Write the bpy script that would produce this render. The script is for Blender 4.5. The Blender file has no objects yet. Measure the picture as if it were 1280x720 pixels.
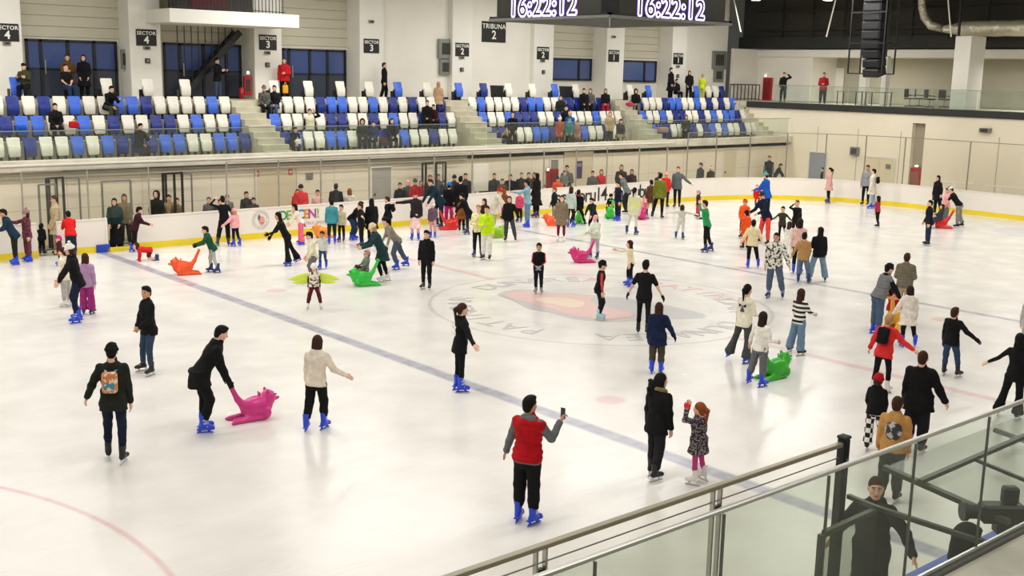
import bpy, math, random
import numpy as np
from mathutils import Vector, Matrix
R_ = random.Random(7)
SC = bpy.context.scene
COL = SC.collection

# ---------------------------------------------------------------- camera
CP = (-21.55295, -21.49703, 6.275453)
YAW, PIT, ROL, FPX = 0.706962, 0.190593, 0.0214611, 1399.55
def _axes():
    F = np.array([math.sin(YAW)*math.cos(PIT), math.cos(YAW)*math.cos(PIT), -math.sin(PIT)])
    R = np.array([math.cos(YAW), -math.sin(YAW), 0.]); U = np.cross(R, F)
    c, s = math.cos(ROL), math.sin(ROL)
    return c*R+s*U, -s*R+c*U, F
AR, AU, AF = _axes(); CPN = np.array(CP)
cam = bpy.data.cameras.new('camera'); camo = bpy.data.objects.new('camera', cam); COL.objects.link(camo)
M = Matrix.Identity(4)
for i in range(3):
    M[i][0] = AR[i]; M[i][1] = AU[i]; M[i][2] = -AF[i]; M[i][3] = CP[i]
camo.matrix_world = M
cam.sensor_width = 36; cam.lens = FPX/1280*36; cam.clip_end = 300; cam.clip_start = .1
SC.camera = camo

def ray(u, v):
    d = AF*FPX + AR*(u-640) + AU*(360-v); return d/np.linalg.norm(d)
def at_z(u, v, z=0.):
    d = ray(u, v); return CPN + d*((z-CP[2])/d[2])
def at_y(u, v, Y):
    d = ray(u, v); return CPN + d*((Y-CP[1])/d[1])
def at_x(u, v, X):
    d = ray(u, v); return CPN + d*((X-CP[0])/d[0])
def proj(P):
    d = np.asarray(P, float)-CPN; z = d@AF
    return 640+FPX*(d@AR)/z, 360-FPX*(d@AU)/z, z

# ---------------------------------------------------------------- light, world, exposure
SC.view_settings.view_transform = 'Standard'; SC.view_settings.look = 'None'
SC.view_settings.gamma = 1; SC.view_settings.use_curve_mapping = False
SC.view_settings.exposure = EXPO = 0.33
w = bpy.data.worlds.new('hall_air'); SC.world = w; w.use_nodes = True
w.node_tree.nodes['Background'].inputs[0].default_value = (.80, .86, 1.0, 1)
w.node_tree.nodes['Background'].inputs[1].default_value = .16
def area(name, loc, sx, sy, power, col=(1, .955, .87), rot=(0, 0, 0)):
    l = bpy.data.lights.new(name, 'AREA'); l.shape = 'RECTANGLE'; l.size = sx; l.size_y = sy
    l.energy = power; l.color = col
    o = bpy.data.objects.new(name, l); o.location = loc; o.rotation_euler = rot; COL.objects.link(o); return o
LC = (1, .98, .947)
for x, pw in ((-24, 310), (-12, 370), (0, 400), (12, 390), (24, 420)):
    for y, k in ((-10, .9), (0, 1.), (10, 1.35)):
        area('ceiling_light', (x, y, 10.6), 7.5, 1.4, pw*k, LC)
for x in (-10, 3, 16, 29):
    area('stand_light', (x, 19.0, 10.4), 6.0, 1.0, 360, LC)
for y in (-4, 6, 16):
    area('balcony_light', (36.9, y, 7.35), .5, 2.0, 90, LC)
area('near_stand_light', (-12, -22, 10.4), 8.0, 1.0, 330, LC)

# ---------------------------------------------------------------- materials
def lin(c):
    return c/12.92 if c <= .04045 else ((c+.055)/1.055)**2.4
def rgb(h):
    h = h.lstrip('#'); return tuple(lin(int(h[i:i+2], 16)/255) for i in (0, 2, 4)) + (1,)
MATS = {}
def mat(name, col, rough=.6, metal=0., kind=None, spec=.5, emit=None, es=1., c2=None, scale=1.):
    key = (name, col, kind, c2)
    if key in MATS: return MATS[key]
    m = bpy.data.materials.new(name); m.use_nodes = True; MATS[key] = m
    nt = m.node_tree; b = nt.nodes['Principled BSDF']
    c = rgb(col) if isinstance(col, str) else tuple(col)+(1,)
    b.inputs['Base Color'].default_value = c; b.inputs['Roughness'].default_value = rough
    b.inputs['Metallic'].default_value = metal; b.inputs['Specular IOR Level'].default_value = spec
    if emit:
        b.inputs['Emission Color'].default_value = rgb(emit); b.inputs['Emission Strength'].default_value = es
    N = nt.nodes.new; L = nt.links.new
    def noise(sc, det=3, coord='Object'):
        tc = N('ShaderNodeTexCoord'); n = N('ShaderNodeTexNoise'); n.inputs['Scale'].default_value = sc
        n.inputs['Detail'].default_value = det; L(tc.outputs[coord], n.inputs['Vector']); return n
    def mix(f, a, bb, typ='MIX'):
        x = N('ShaderNodeMix'); x.data_type = 'RGBA'; x.blend_type = typ
        if isinstance(f, (int, float)): x.inputs['Factor'].default_value = f
        else: L(f, x.inputs['Factor'])
        for s, val in (('A', a), ('B', bb)):
            i = [q for q in x.inputs if q.name == s and q.type == 'RGBA'][0]
            if isinstance(val, tuple): i.default_value = val
            else: L(val, i)
        return [q for q in x.outputs if q.type == 'RGBA'][0]
    def ramp(src, p0, p1):
        r = N('ShaderNodeMapRange'); r.inputs['From Min'].default_value = p0; r.inputs['From Max'].default_value = p1
        L(src, r.inputs['Value']); return r.outputs[0]
    if kind == 'cloth':
        n = noise(9*scale); f = ramp(n.outputs['Fac'], .3, .7)
        L(mix(f, tuple(x*.82 for x in c[:3])+(1,), tuple(min(1, x*1.12) for x in c[:3])+(1,)), b.inputs['Base Color'])
        n2 = noise(160, 2); bp = N('ShaderNodeBump'); bp.inputs['Strength'].default_value = .25; bp.inputs['Distance'].default_value = .004
        L(n2.outputs['Fac'], bp.inputs['Height']); L(bp.outputs[0], b.inputs['Normal'])
        b.inputs['Specular IOR Level'].default_value = .2
    elif kind in ('speckle', 'camo', 'blotch'):
        n = noise({'speckle': 34, 'camo': 13, 'blotch': 9}[kind]*scale, 2)
        f = ramp(n.outputs['Fac'], .5, .56)
        L(mix(f, c, rgb(c2)), b.inputs['Base Color'])
    elif kind == 'check':
        tc = N('ShaderNodeTexCoord'); k = N('ShaderNodeTexChecker'); k.inputs['Scale'].default_value = scale
        k.inputs['Color1'].default_value = c; k.inputs['Color2'].default_value = rgb(c2)
        L(tc.outputs['Object'], k.inputs['Vector']); L(k.outputs['Color'], b.inputs['Base Color'])
    elif kind == 'stripe':
        tc = N('ShaderNodeTexCoord'); sp = N('ShaderNodeSeparateXYZ'); L(tc.outputs['Object'], sp.inputs[0])
        mm = N('ShaderNodeMath'); mm.operation = 'MULTIPLY'; mm.inputs[1].default_value = scale; L(sp.outputs['Z'], mm.inputs[0])
        fr = N('ShaderNodeMath'); fr.operation = 'FRACT'; L(mm.outputs[0], fr.inputs[0])
        gt = N('ShaderNodeMath'); gt.operation = 'GREATER_THAN'; gt.inputs[1].default_value = .5; L(fr.outputs[0], gt.inputs[0])
        L(mix(gt.outputs[0], c, rgb(c2)), b.inputs['Base Color'])
    elif kind == 'wall':
        n = noise(.35, 5); f = ramp(n.outputs['Fac'], .3, .7)
        L(mix(f, tuple(x*.93 for x in c[:3])+(1,), tuple(min(1, x*1.04) for x in c[:3])+(1,)), b.inputs['Base Color'])
        n2 = noise(40, 3); bp = N('ShaderNodeBump'); bp.inputs['Strength'].default_value = .1; bp.inputs['Distance'].default_value = .004
        L(n2.outputs['Fac'], bp.inputs['Height']); L(bp.outputs[0], b.inputs['Normal'])
    elif kind in ('panels', 'cladding'):
        # joints between wall panels
        tc = N('ShaderNodeTexCoord'); br = N('ShaderNodeTexBrick'); mp = N('ShaderNodeMapping')
        mp.inputs['Rotation'].default_value = (math.pi/2, 0, 0) if c2 != 'x' else (math.pi/2, 0, math.pi/2)
        if c2 == 'x': mp.vector_type = 'TEXTURE'
        L(tc.outputs['Object'], mp.inputs['Vector']); L(mp.outputs[0], br.inputs['Vector'])
        br.inputs['Color1'].default_value = c; br.inputs['Color2'].default_value = tuple(x*.97 for x in c[:3])+(1,)
        br.inputs['Mortar'].default_value = tuple(x*.66 for x in c[:3])+(1,)
        br.inputs['Scale'].default_value = 1; br.offset = 0
        br.inputs['Mortar Size'].default_value = .012 if kind == 'panels' else .02
        br.inputs['Mortar Smooth'].default_value = .3
        br.inputs['Brick Width'].default_value = 2.7 if kind == 'panels' else 60
        br.inputs['Row Height'].default_value = 1.25 if kind == 'panels' else .42
        L(br.outputs['Color'], b.inputs['Base Color'])
    elif kind == 'concrete':
        n = noise(1.6, 8); f = ramp(n.outputs['Fac'], .3, .7)
        L(mix(f, tuple(x*.82 for x in c[:3])+(1,), tuple(min(1, x*1.12) for x in c[:3])+(1,)), b.inputs['Base Color'])
        n2 = noise(60, 4); bp = N('ShaderNodeBump'); bp.inputs['Strength'].default_value = .2; bp.inputs['Distance'].default_value = .005
        L(n2.outputs['Fac'], bp.inputs['Height']); L(bp.outputs[0], b.inputs['Normal'])
    elif kind == 'foil':
        n = noise(5, 6); bp = N('ShaderNodeBump'); bp.inputs['Strength'].default_value = 1; bp.inputs['Distance'].default_value = .08
        L(n.outputs['Fac'], bp.inputs['Height']); L(bp.outputs[0], b.inputs['Normal'])
    elif kind == 'plastic':
        n = noise(14, 3); f = ramp(n.outputs['Fac'], .3, .7)
        L(mix(f, tuple(x*.9 for x in c[:3])+(1,), c), b.inputs['Base Color'])
    return m
def glass_mat(name, tint='#dfe8e2', alpha=.12, rough=.05):
    m = bpy.data.materials.new(name); m.use_nodes = True; nt = m.node_tree; nt.nodes.clear()
    o = nt.nodes.new('ShaderNodeOutputMaterial'); t = nt.nodes.new('ShaderNodeBsdfTransparent'); g = nt.nodes.new('ShaderNodeBsdfGlossy')
    d = nt.nodes.new('ShaderNodeBsdfDiffuse'); d.inputs[0].default_value = rgb(tint)
    mx = nt.nodes.new('ShaderNodeMixShader'); m2 = nt.nodes.new('ShaderNodeMixShader')
    t.inputs[0].default_value = rgb(tint); g.inputs['Roughness'].default_value = rough
    m2.inputs[0].default_value = .6
    nt.links.new(d.outputs[0], m2.inputs[1]); nt.links.new(g.outputs[0], m2.inputs[2])
    mx.inputs[0].default_value = alpha
    nt.links.new(t.outputs[0], mx.inputs[1]); nt.links.new(m2.outputs[0], mx.inputs[2]); nt.links.new(mx.outputs[0], o.inputs[0])
    return m
WHITE = mat('white_paint', '#efe9dd', .5); BLACK = mat('black_metal', '#17181a', .45)
STEEL = mat('brushed_steel', '#b9b9b4', .3, .85); GREY = mat('grey_metal', '#84857f', .45, .4)
WALLM = mat('cream_wall', '#ece8de', .75, kind='wall'); WALLG = mat('warm_grey_wall', '#dfdbd0', .8, kind='wall')
PANELM = mat('cream_wall_panels', '#efe5cf', .6, kind='panels')
CLAD = mat('ribbed_cladding', '#c6c1ad', .6, kind='wall')
COLM = mat('column_plaster', '#ece9e0', .7, kind='wall')
CONC = mat('pale_concrete', '#b3ae98', .8, kind='concrete'); CONC2 = mat('step_concrete', '#c6c0aa', .8, kind='concrete')
BOARDW = mat('board_plastic', '#f0e9df', .35); YEL = mat('yellow_plastic', '#f0d62a', .4); BLUEP = mat('blue_plastic', '#2448b8', .35)
DARKM = mat('dark_ceiling_steel', '#3a3730', .8); RED = mat('red_paint', '#a3161b', .45)
PANE = mat('night_window_glass', '#46588c', .15, spec=.8)
GLASS = glass_mat('railing_glass', '#f3f7f3', .05); GLASSN = glass_mat('near_railing_glass', '#eff3ee', .055); PLEXI = glass_mat('plexiglass', '#fdfdfb', .025)
GLASSD = glass_mat('tinted_polycarbonate', '#d6d9d2', .10, .2)

# ---------------------------------------------------------------- object helpers
def link(name, me, parent=None, mats=None, smooth=False):
    o = bpy.data.objects.new(name, me); COL.objects.link(o)
    if parent is not None: o.parent = parent
    if mats is not None:
        for m in (mats if isinstance(mats, (list, tuple)) else [mats]): me.materials.append(m)
    return o
def tag(o, label=None, cat=None, group=None, kind=None):
    if label: o['label'] = label
    if cat: o['category'] = cat
    if group: o['group'] = group
    if kind: o['kind'] = kind
    return o
def struct(o): o['kind'] = 'structure'; return o
def empty(name, loc, rz=0., label=None, cat=None, group=None):
    o = bpy.data.objects.new(name, None); COL.objects.link(o); o.location = tuple(map(float, loc)); o.rotation_euler = (0, 0, rz)
    o.empty_display_size = .2
    return tag(o, label, cat, group)
def mesh(V, Fc, name='m', smooth=False):
    """V (n,3), Fc (m,4) int array or list"""
    me = bpy.data.meshes.new(name)
    if isinstance(Fc, np.ndarray):
        n = len(Fc); k = Fc.shape[1]
        me.vertices.add(len(V)); me.vertices.foreach_set('co', np.asarray(V, np.float32).ravel())
        me.loops.add(n*k); me.loops.foreach_set('vertex_index', Fc.astype(np.int32).ravel())
        me.polygons.add(n); me.polygons.foreach_set('loop_start', np.arange(0, n*k, k, dtype=np.int32))
        me.update(calc_edges=True)
    else:
        me.from_pydata([tuple(map(float, v)) for v in V], [], Fc); me.update()
    if smooth: me.polygons.foreach_set('use_smooth', np.ones(len(me.polygons), bool))
    return me
class MB:
    def __init__(s): s.V = []; s.F = []; s.S = []
    def box(s, lo, hi, bev=0.):
        lo = np.array(lo, float); hi = np.array(hi, float); lo, hi = np.minimum(lo, hi), np.maximum(lo, hi)
        b = min(bev, .45*(hi-lo).min())
        if b <= 0:
            n = len(s.V)
            for z in (lo[2], hi[2]): s.V += [(lo[0], lo[1], z), (hi[0], lo[1], z), (hi[0], hi[1], z), (lo[0], hi[1], z)]
            s.F += [tuple(n+i for i in f) for f in ((3, 2, 1, 0), (4, 5, 6, 7), (0, 1, 5, 4), (1, 2, 6, 5), (2, 3, 7, 6), (3, 0, 4, 7))]
            return s
        n = len(s.V)
        # chamfered box: 24 verts
        idx = {}
        for c in range(8):
            sx, sy, sz = (c & 1), (c >> 1) & 1, (c >> 2) & 1
            cor = np.array([hi[0] if sx else lo[0], hi[1] if sy else lo[1], hi[2] if sz else lo[2]])
            sg = np.array([-1 if sx else 1, -1 if sy else 1, -1 if sz else 1])*b
            for ax in range(3):
                p = cor+sg; p[ax] = cor[ax]; idx[(c, ax)] = len(s.V); s.V.append(tuple(p))
        for ax in range(3):
            a1, a2 = (ax+1) % 3, (ax+2) % 3
            for sd in (0, 1):
                q = []
                for u, v in ((0, 0), (1, 0), (1, 1), (0, 1)):
                    c = (sd << ax) | (u << a1) | (v << a2); q.append(idx[(c, ax)])
                s.F.append(tuple(q if sd else q[::-1]))
            for u in (0, 1):
                for v in (0, 1):
                    c0 = (u << a1) | (v << a2); c1 = c0 | (1 << ax)
                    q = [idx[(c0, a1)], idx[(c1, a1)], idx[(c1, a2)], idx[(c0, a2)]]
                    s.F.append(tuple(q if (u ^ v) else q[::-1]))
        for c in range(8):
            q = [idx[(c, 0)], idx[(c, 1)], idx[(c, 2)]]
            par = (c & 1) ^ ((c >> 1) & 1) ^ ((c >> 2) & 1)
            s.F.append(tuple(q if par else q[::-1]))
        return s
    def bar(s, a, b, w, h=None, n=4, up=(0, 0, 1)):
        """rectangular (n=4) or round bar from a to b"""
        a = np.array(a, float); b = np.array(b, float); d = b-a; d /= np.linalg.norm(d); h = h or w
        up = np.array(up, float)
        if abs(d@up) > .98: up = np.array((0, 1., 0)) if abs(d[1]) < .9 else np.array((1., 0, 0))
        x = np.cross(d, up); x /= np.linalg.norm(x); y = np.cross(x, d); k = len(s.V)
        off = math.pi/4 if n == 4 else 0; rr = math.sqrt(.5) if n == 4 else .5
        for p in (a, b):
            for i in range(n):
                t = off+2*math.pi*i/n; s.V.append(tuple(p + x*math.cos(t)*w*rr + y*math.sin(t)*h*rr))
        for i in range(n): j = (i+1) % n; s.F.append((k+i, k+j, k+n+j, k+n+i))
        s.F.append(tuple(k+i for i in range(n))[::-1]); s.F.append(tuple(k+n+i for i in range(n)))
        return s
    def quad(s, *p):
        n = len(s.V); s.V += [tuple(map(float, q)) for q in p]; s.F.append(tuple(range(n, n+len(p)))); return s
    def prism(s, poly, axis, a, b):
        """poly: 2D points in the other two axes, extruded along axis from a to b"""
        n = len(s.V); k = len(poly)
        for t in (a, b):
            for p in poly:
                q = list(p); q.insert(axis, t); s.V.append(tuple(map(float, q)))
        for i in range(k): j = (i+1) % k; s.F.append((n+i, n+j, n+k+j, n+k+i))
        s.F.append(tuple(range(n, n+k))[::-1]); s.F.append(tuple(range(n+k, n+2*k))); return s
    def done(s, name, m, parent=None, smooth=False):
        return link(name, mesh(s.V, s.F, name, smooth), parent, m)
def text(s, size, loc, rot, m, parent=None, name='lettering', ex=.006, bold=0., align='CENTER'):
    c = bpy.data.curves.new(name, 'FONT'); c.body = s; c.size = size; c.extrude = ex; c.align_x = align; c.align_y = 'CENTER'
    c.offset = bold; c.space_character = 1.12 if bold else 1.0
    o = bpy.data.objects.new(name, c); COL.objects.link(o); c.materials.append(m); o.location = tuple(map(float, loc)); o.rotation_euler = rot
    if parent is not None: o.parent = parent
    return o
def text_on(s, size, at, xdir, ydir, m, parent, ex=.004, bold=0.):
    """text mesh baked in world orientation, child of parent without rotation"""
    o = text(s, size, (0, 0, 0), (0, 0, 0), m, None, 'lettering', ex, bold)
    bpy.context.view_layer.update()
    me = bpy.data.meshes.new_from_object(o.evaluated_get(bpy.context.evaluated_depsgraph_get()))
    cu = o.data; bpy.data.objects.remove(o); bpy.data.curves.remove(cu)
    x = Vector(xdir).normalized(); y = Vector(ydir).normalized(); z = x.cross(y)
    Mx = Matrix(((x.x, y.x, z.x, at[0]), (x.y, y.y, z.y, at[1]), (x.z, y.z, z.z, at[2]), (0, 0, 0, 1)))
    me.transform(Mx)
    if not me.materials: me.materials.append(m)
    q = bpy.data.objects.new('lettering', me); COL.objects.link(q); q.parent = parent
    return q

def text_outline(s, size, at, xdir, ydir, m, parent, r, ex=.002):
    """outlined lettering: the same text repeated around a small circle, joined into one mesh"""
    x = Vector(xdir).normalized(); y = Vector(ydir).normalized(); obs = []
    bm = None; import bmesh
    bm = bmesh.new()
    for k in range(10 if r else 1):
        a = 2*math.pi*k/10; o = text_on(s, size, tuple(Vector(at)+x*(r*math.cos(a))+y*(r*math.sin(a))+x.cross(y)*(.0004*k)), xdir, ydir, m, parent, ex, .0001)
        bm.from_mesh(o.data); me = o.data; bpy.data.objects.remove(o); bpy.data.meshes.remove(me)
    me = bpy.data.meshes.new('lettering'); bm.to_mesh(me); bm.free(); me.materials.append(m)
    q = bpy.data.objects.new('lettering', me); COL.objects.link(q); q.parent = parent; return q

# ================================================================ THE HALL
HW = 15.9      # half width of the ice
# ---- ice
def ice_material():
    m = bpy.data.materials.new('ice'); m.use_nodes = True; nt = m.node_tree; b = nt.nodes['Principled BSDF']
    N = nt.nodes.new; L = nt.links.new
    tc = N('ShaderNodeTexCoord'); sp = N('ShaderNodeSeparateXYZ'); L(tc.outputs['Object'], sp.inputs[0])
    def M_(op, a, bb=None, c=None):
        n = N('ShaderNodeMath'); n.operation = op
        for i, v in enumerate((a, bb, c)):
            if v is None: continue
            if isinstance(v, (int, float)): n.inputs[i].default_value = v
            else: L(v, n.inputs[i])
        return n.outputs[0]
    nz = N('ShaderNodeTexNoise'); nz.inputs['Scale'].default_value = .9; nz.inputs['Detail'].default_value = 7; L(tc.outputs['Object'], nz.inputs['Vector'])
    ns = N('ShaderNodeTexNoise'); ns.inputs['Scale'].default_value = 3.2; ns.inputs['Detail'].default_value = 5; L(tc.outputs['Object'], ns.inputs['Vector'])
    # skate scratches: stretched noise in two directions
    def scr(rot, sc):
        mp = N('ShaderNodeMapping'); mp.inputs['Rotation'].default_value = (0, 0, rot); mp.inputs['Scale'].default_value = (.5*sc, 14*sc, 1)
        L(tc.outputs['Object'], mp.inputs['Vector']); n = N('ShaderNodeTexNoise'); n.inputs['Scale'].default_value = 1.4; n.inputs['Detail'].default_value = 6
        n.inputs['Distortion'].default_value = .9
        L(mp.outputs[0], n.inputs['Vector']); return n.outputs['Fac']
    s1 = scr(.4, 1); s2 = scr(-.9, 1.3)
    def edge(v, w, soft=.05):   # 1 inside |v|<w
        r = N('ShaderNodeMapRange'); r.inputs['From Min'].default_value = w+soft; r.inputs['From Max'].default_value = w-soft
        L(M_('ABSOLUTE', v), r.inputs['Value']); return r.outputs[0]
    X, Y = sp.outputs['X'], sp.outputs['Y']
    def mixc(f, a, c):
        x = N('ShaderNodeMix'); x.data_type = 'RGBA'; L(f, x.inputs['Factor']) if not isinstance(f, float) else None
        i = [q for q in x.inputs if q.type == 'RGBA']
        if isinstance(a, tuple): i[0].default_value = a
        else: L(a, i[0])
        i[1].default_value = c
        return [q for q in x.outputs if q.type == 'RGBA'][0]
    base = N('ShaderNodeMix'); base.data_type = 'RGBA'
    rr = N('ShaderNodeMapRange'); rr.inputs['From Min'].default_value = .3; rr.inputs['From Max'].default_value = .7; L(nz.outputs['Fac'], rr.inputs['Value'])
    L(rr.outputs[0], base.inputs['Factor']); i = [q for q in base.inputs if q.type == 'RGBA']
    i[0].default_value = rgb('#e0dcd6'); i[1].default_value = rgb('#ece9e3')
    col = [q for q in base.outputs if q.type == 'RGBA'][0]
    sc = N('ShaderNodeMapRange'); sc.inputs['From Min'].default_value = .60; sc.inputs['From Max'].default_value = .78; sc.inputs['To Max'].default_value = .45; L(s1, sc.inputs['Value'])
    col = mixc(sc.outputs[0], col, rgb('#cfcdcb'))
    sc = N('ShaderNodeMapRange'); sc.inputs['From Min'].default_value = .60; sc.inputs['From Max'].default_value = .78; sc.inputs['To Max'].default_value = .5; L(s2, sc.inputs['Value'])
    col = mixc(sc.outputs[0], col, rgb('#f7f5f2'))
    fade = M_('MULTIPLY_ADD', ns.outputs['Fac'], .9, .28)
    def mark(col, f, amt, c):
        return mixc(M_('MULTIPLY', M_('MULTIPLY', f, amt), fade), col, rgb(c))
    BXL = 7.86
    col = mark(col, edge(M_('ADD', X, BXL), .17), .95, '#8e8fa8')
    col = mark(col, edge(M_('SUBTRACT', X, BXL), .13), .8, '#8d90a0')
    r = M_('SQRT', M_('ADD', M_('MULTIPLY', X, X), M_('MULTIPLY', Y, Y)))
    inring = edge(r, 4.6, .05)
    out = M_('SUBTRACT', 1.0, inring)
    col = mark(col, M_('MULTIPLY', edge(X, .14), out), .55, '#d98f92')
    col = mark(col, edge(M_('SUBTRACT', r, 4.68), .05, .04), .6, '#a9abb0')
    col = mark(col, edge(M_('SUBTRACT', r, 3.05), .02, .03), .25, '#a9abb0')
    # face-off circles near both ends of the ice
    for cx, cy, rad, am in ((-23.75, -7.9, 7.55, .75), (20.5, -8, 4.5, .3), (20.5, 8, 4.5, .3)):
        dx = M_('SUBTRACT', X, cx); dy = M_('SUBTRACT', Y, cy)
        rr2 = M_('SQRT', M_('ADD', M_('MULTIPLY', dx, dx), M_('MULTIPLY', dy, dy)))
        col = mark(col, edge(M_('SUBTRACT', rr2, rad), .045, .03), am, '#d59a9e')
    col = mark(col, edge(M_('SUBTRACT', X, 26.3), .04, .03), .4, '#d59a9e')
    for cx, cy in ((-6.3, -6.7), (-6.3, 6.7), (6.3, 6.7), (6.3, -6.7)):
        dx = M_('SUBTRACT', X, cx); dy = M_('SUBTRACT', Y, cy)
        rr2 = M_('SQRT', M_('ADD', M_('MULTIPLY', dx, dx), M_('MULTIPLY', dy, dy)))
        col = mark(col, edge(rr2, .3, .05), .6, '#dda0a2')
    # goal crease
    dx = M_('SUBTRACT', X, 26.3); r3 = M_('SQRT', M_('ADD', M_('MULTIPLY', dx, dx), M_('MULTIPLY', Y, Y)))
    col = mark(col, edge(r3, 1.8, .05), .5, '#b9bed2')
    L(col, b.inputs['Base Color'])
    rg = N('ShaderNodeMapRange'); rg.inputs['To Min'].default_value = .10; rg.inputs['To Max'].default_value = .34; L(nz.outputs['Fac'], rg.inputs['Value'])
    L(rg.outputs[0], b.inputs['Roughness'])
    b.inputs['Specular IOR Level'].default_value = .5; b.inputs['IOR'].default_value = 1.31
    bp = N('ShaderNodeBump'); bp.inputs['Strength'].default_value = .10; bp.inputs['Distance'].default_value = .02
    L(M_('ADD', s1, M_('MULTIPLY', ns.outputs['Fac'], .6)), bp.inputs['Height']); L(bp.outputs[0], b.inputs['Normal'])
    return m
ice = struct(MB().box((-34, -HW-.2, -.3), (30.3, HW+.2, 0)).done('floor', ice_material()))
struct(MB().box((-34, -30, -.32), (46, -HW-.2, -.01)).box((-34, HW+.2, -.32), (46, 30, -.01)).box((30.3, -HW-.2, -.32), (46, HW+.2, -.01)).done('floor_walkway', CONC))

# crest painted in the ice: pink and grey shapes with a grey outline, and the ring of letters
def paint(name, pts, m, z):
    return link(name, mesh([(x, y, z) for x, y in pts], [tuple(range(len(pts)))], name), ice, m)
def faint(name, c, amt):
    m = mat(name, c, .3); return m
def spline(pts, n=6):
    out = []; k = len(pts)
    for i in range(k):
        p0, p1, p2, p3 = (np.array(pts[(i+j-1) % k], float) for j in range(4))
        for t in np.linspace(0, 1, n, endpoint=False):
            out.append(.5*((2*p1)+(-p0+p2)*t+(2*p0-5*p1+4*p2-p3)*t*t+(-p0+3*p1-3*p2+p3)*t**3))
    return out
def icepts(px, dz=0): return spline([at_z(u, v)[:2] for u, v in px])
def ccw(p):
    a = sum(p[i][0]*p[(i+1) % len(p)][1]-p[(i+1) % len(p)][0]*p[i][1] for i in range(len(p)))
    return p if a > 0 else p[::-1]
o1 = paint('painted_crest', ccw(icepts([(622, 368), (650, 362), (700, 366), (740, 369), (790, 374), (840, 383), (880, 393), (872, 398), (820, 399), (770, 402), (720, 399), (690, 391), (660, 386), (645, 377)])), mat('ice_paint_grey', '#c3c1c1', .3), .003)
o2 = paint('painted_crest', ccw(icepts([(630, 369), (655, 364), (700, 367), (740, 370), (740, 378), (790, 393), (765, 399), (722, 396), (695, 388), (668, 381), (648, 375)])), mat('ice_paint_pink', '#e3bfb8', .3), .006)
o3 = paint('painted_crest', ccw(icepts([(668, 374), (700, 372), (730, 378), (720, 385), (692, 381)])), mat('ice_paint_peach', '#ecd6c0', .3), .009)
LETM = mat('ice_paint_letters', '#bdbcbc', .3); LETP = mat('ice_paint_letters_red', '#dfb9b6', .3)
for i, ch in enumerate('PATINOAR  DUNAREA  '*2):
    if ch == ' ': continue
    a = math.radians(200-i*360/38)
    rx, ry = math.cos(a), math.sin(a)
    o = text_on(ch, .95, (3.82*rx, 3.82*ry, .004), (ry, -rx, 0), (rx, ry, 0), LETP if 15 < i < 24 else LETM, ice, ex=.002)

# ---- dasher boards
def at0(u, v): return float(at_z(u, v)[0])
g1a, g1b = float(at_y(48, 320, HW)[0]), float(at_y(73, 318, HW)[0])
g2a, g2b = float(at_y(134, 314, HW)[0]), float(at_y(171, 310, HW)[0])
def board_path():
    P = [(x, HW) for x in np.arange(g2b, 21.9, 2.0)] + [(21.9+8.1*math.sin(t), HW-8.1+8.1*math.cos(t)) for t in np.linspace(0, math.pi/2, 14)]
    P += [(30, y) for y in np.linspace(6, -7, 8)] + [(21.9+8.1*math.cos(t), -HW+8.1-8.1*math.sin(t)) for t in np.linspace(0, math.pi/2, 14)]
    P += [(x, -HW) for x in np.arange(20, -27, -2.0)]
    return P
def strip(path, off0, off1, z0, z1, closed=False):
    P = np.array(path, float); T = np.gradient(P, axis=0); T /= np.linalg.norm(T, axis=1)[:, None]
    Nn = np.stack([-T[:, 1], T[:, 0]], 1)    # left of travel = outward for our clockwise path
    V = []; F = []
    for p, n in zip(P, Nn):
        for o, z in ((off0, z0), (off1, z0), (off1, z1), (off0, z1)): V.append((*(p+n*o), z))
    for i in range(len(P)-1):
        a = 4*i
        for k in range(4): j = (k+1) % 4; F.append((a+k, a+j, a+4+j, a+4+k))
    F.append((0, 1, 2, 3)); e = 4*(len(P)-1); F.append((e+3, e+2, e+1, e))
    return V, F
def boards(path, label, capm, cw=.0):
    t = empty('rink_board', (0, 0, 0), 0, label, 'boards')
    for nm, a, b, z0, z1, m in (('board_panel', 0, .1, .22, 1.1, BOARDW), ('kick_plate', -.012, .11, 0, .22, YEL), ('top_cap', -.02-cw, .13+cw, 1.1, 1.14, capm)):
        V, F = strip(path, a, b, z0, z1); o = link(nm, mesh(V, F, nm), t, m)
    return t
BP = board_path(); NEAR = [i for i, p in enumerate(BP) if p[1] <= -HW+.001]
b1 = boards(BP[:NEAR[0]+1], 'long white rink boards with yellow kick strip curving round the far end of the ice', BOARDW)
b2 = boards(BP[NEAR[0]:], 'rink boards with blue top cap below the near glass railing', BLUEP, .06)
boards([(-27, HW), (-20, HW), (g1a, HW)], 'white rink board length before the first open gate at the left edge', BOARDW)
boards([(g1b, HW), ((g1b+g2a)/2, HW), (g2a, HW)], 'short white rink board between the two open gates', BOARDW)
q = at_y(121, 311, HW-.03)
tag(MB().box((q[0]-.02, HW-.05, .0), (q[0]+.45, HW-.015, .27), .01).done('blue_board_pad', BLUEP), 'small blue pad on the yellow kick strip beside the open gate', 'pad')
sl = empty('gate_sill', ((g2a+g2b)/2, HW, 0), 0, 'yellow sill and white posts of the open rink gate', 'gate')
MB().box((-(g2b-g2a)/2, -.05, 0), ((g2b-g2a)/2, .15, .12), .01).done('sill', YEL, sl)
for s in (-1, 1): MB().box((s*(g2b-g2a)/2-.04, -.03, .0), (s*(g2b-g2a)/2+.04, .14, 1.16), .01).done('gate_post', WHITE, sl)
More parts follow.
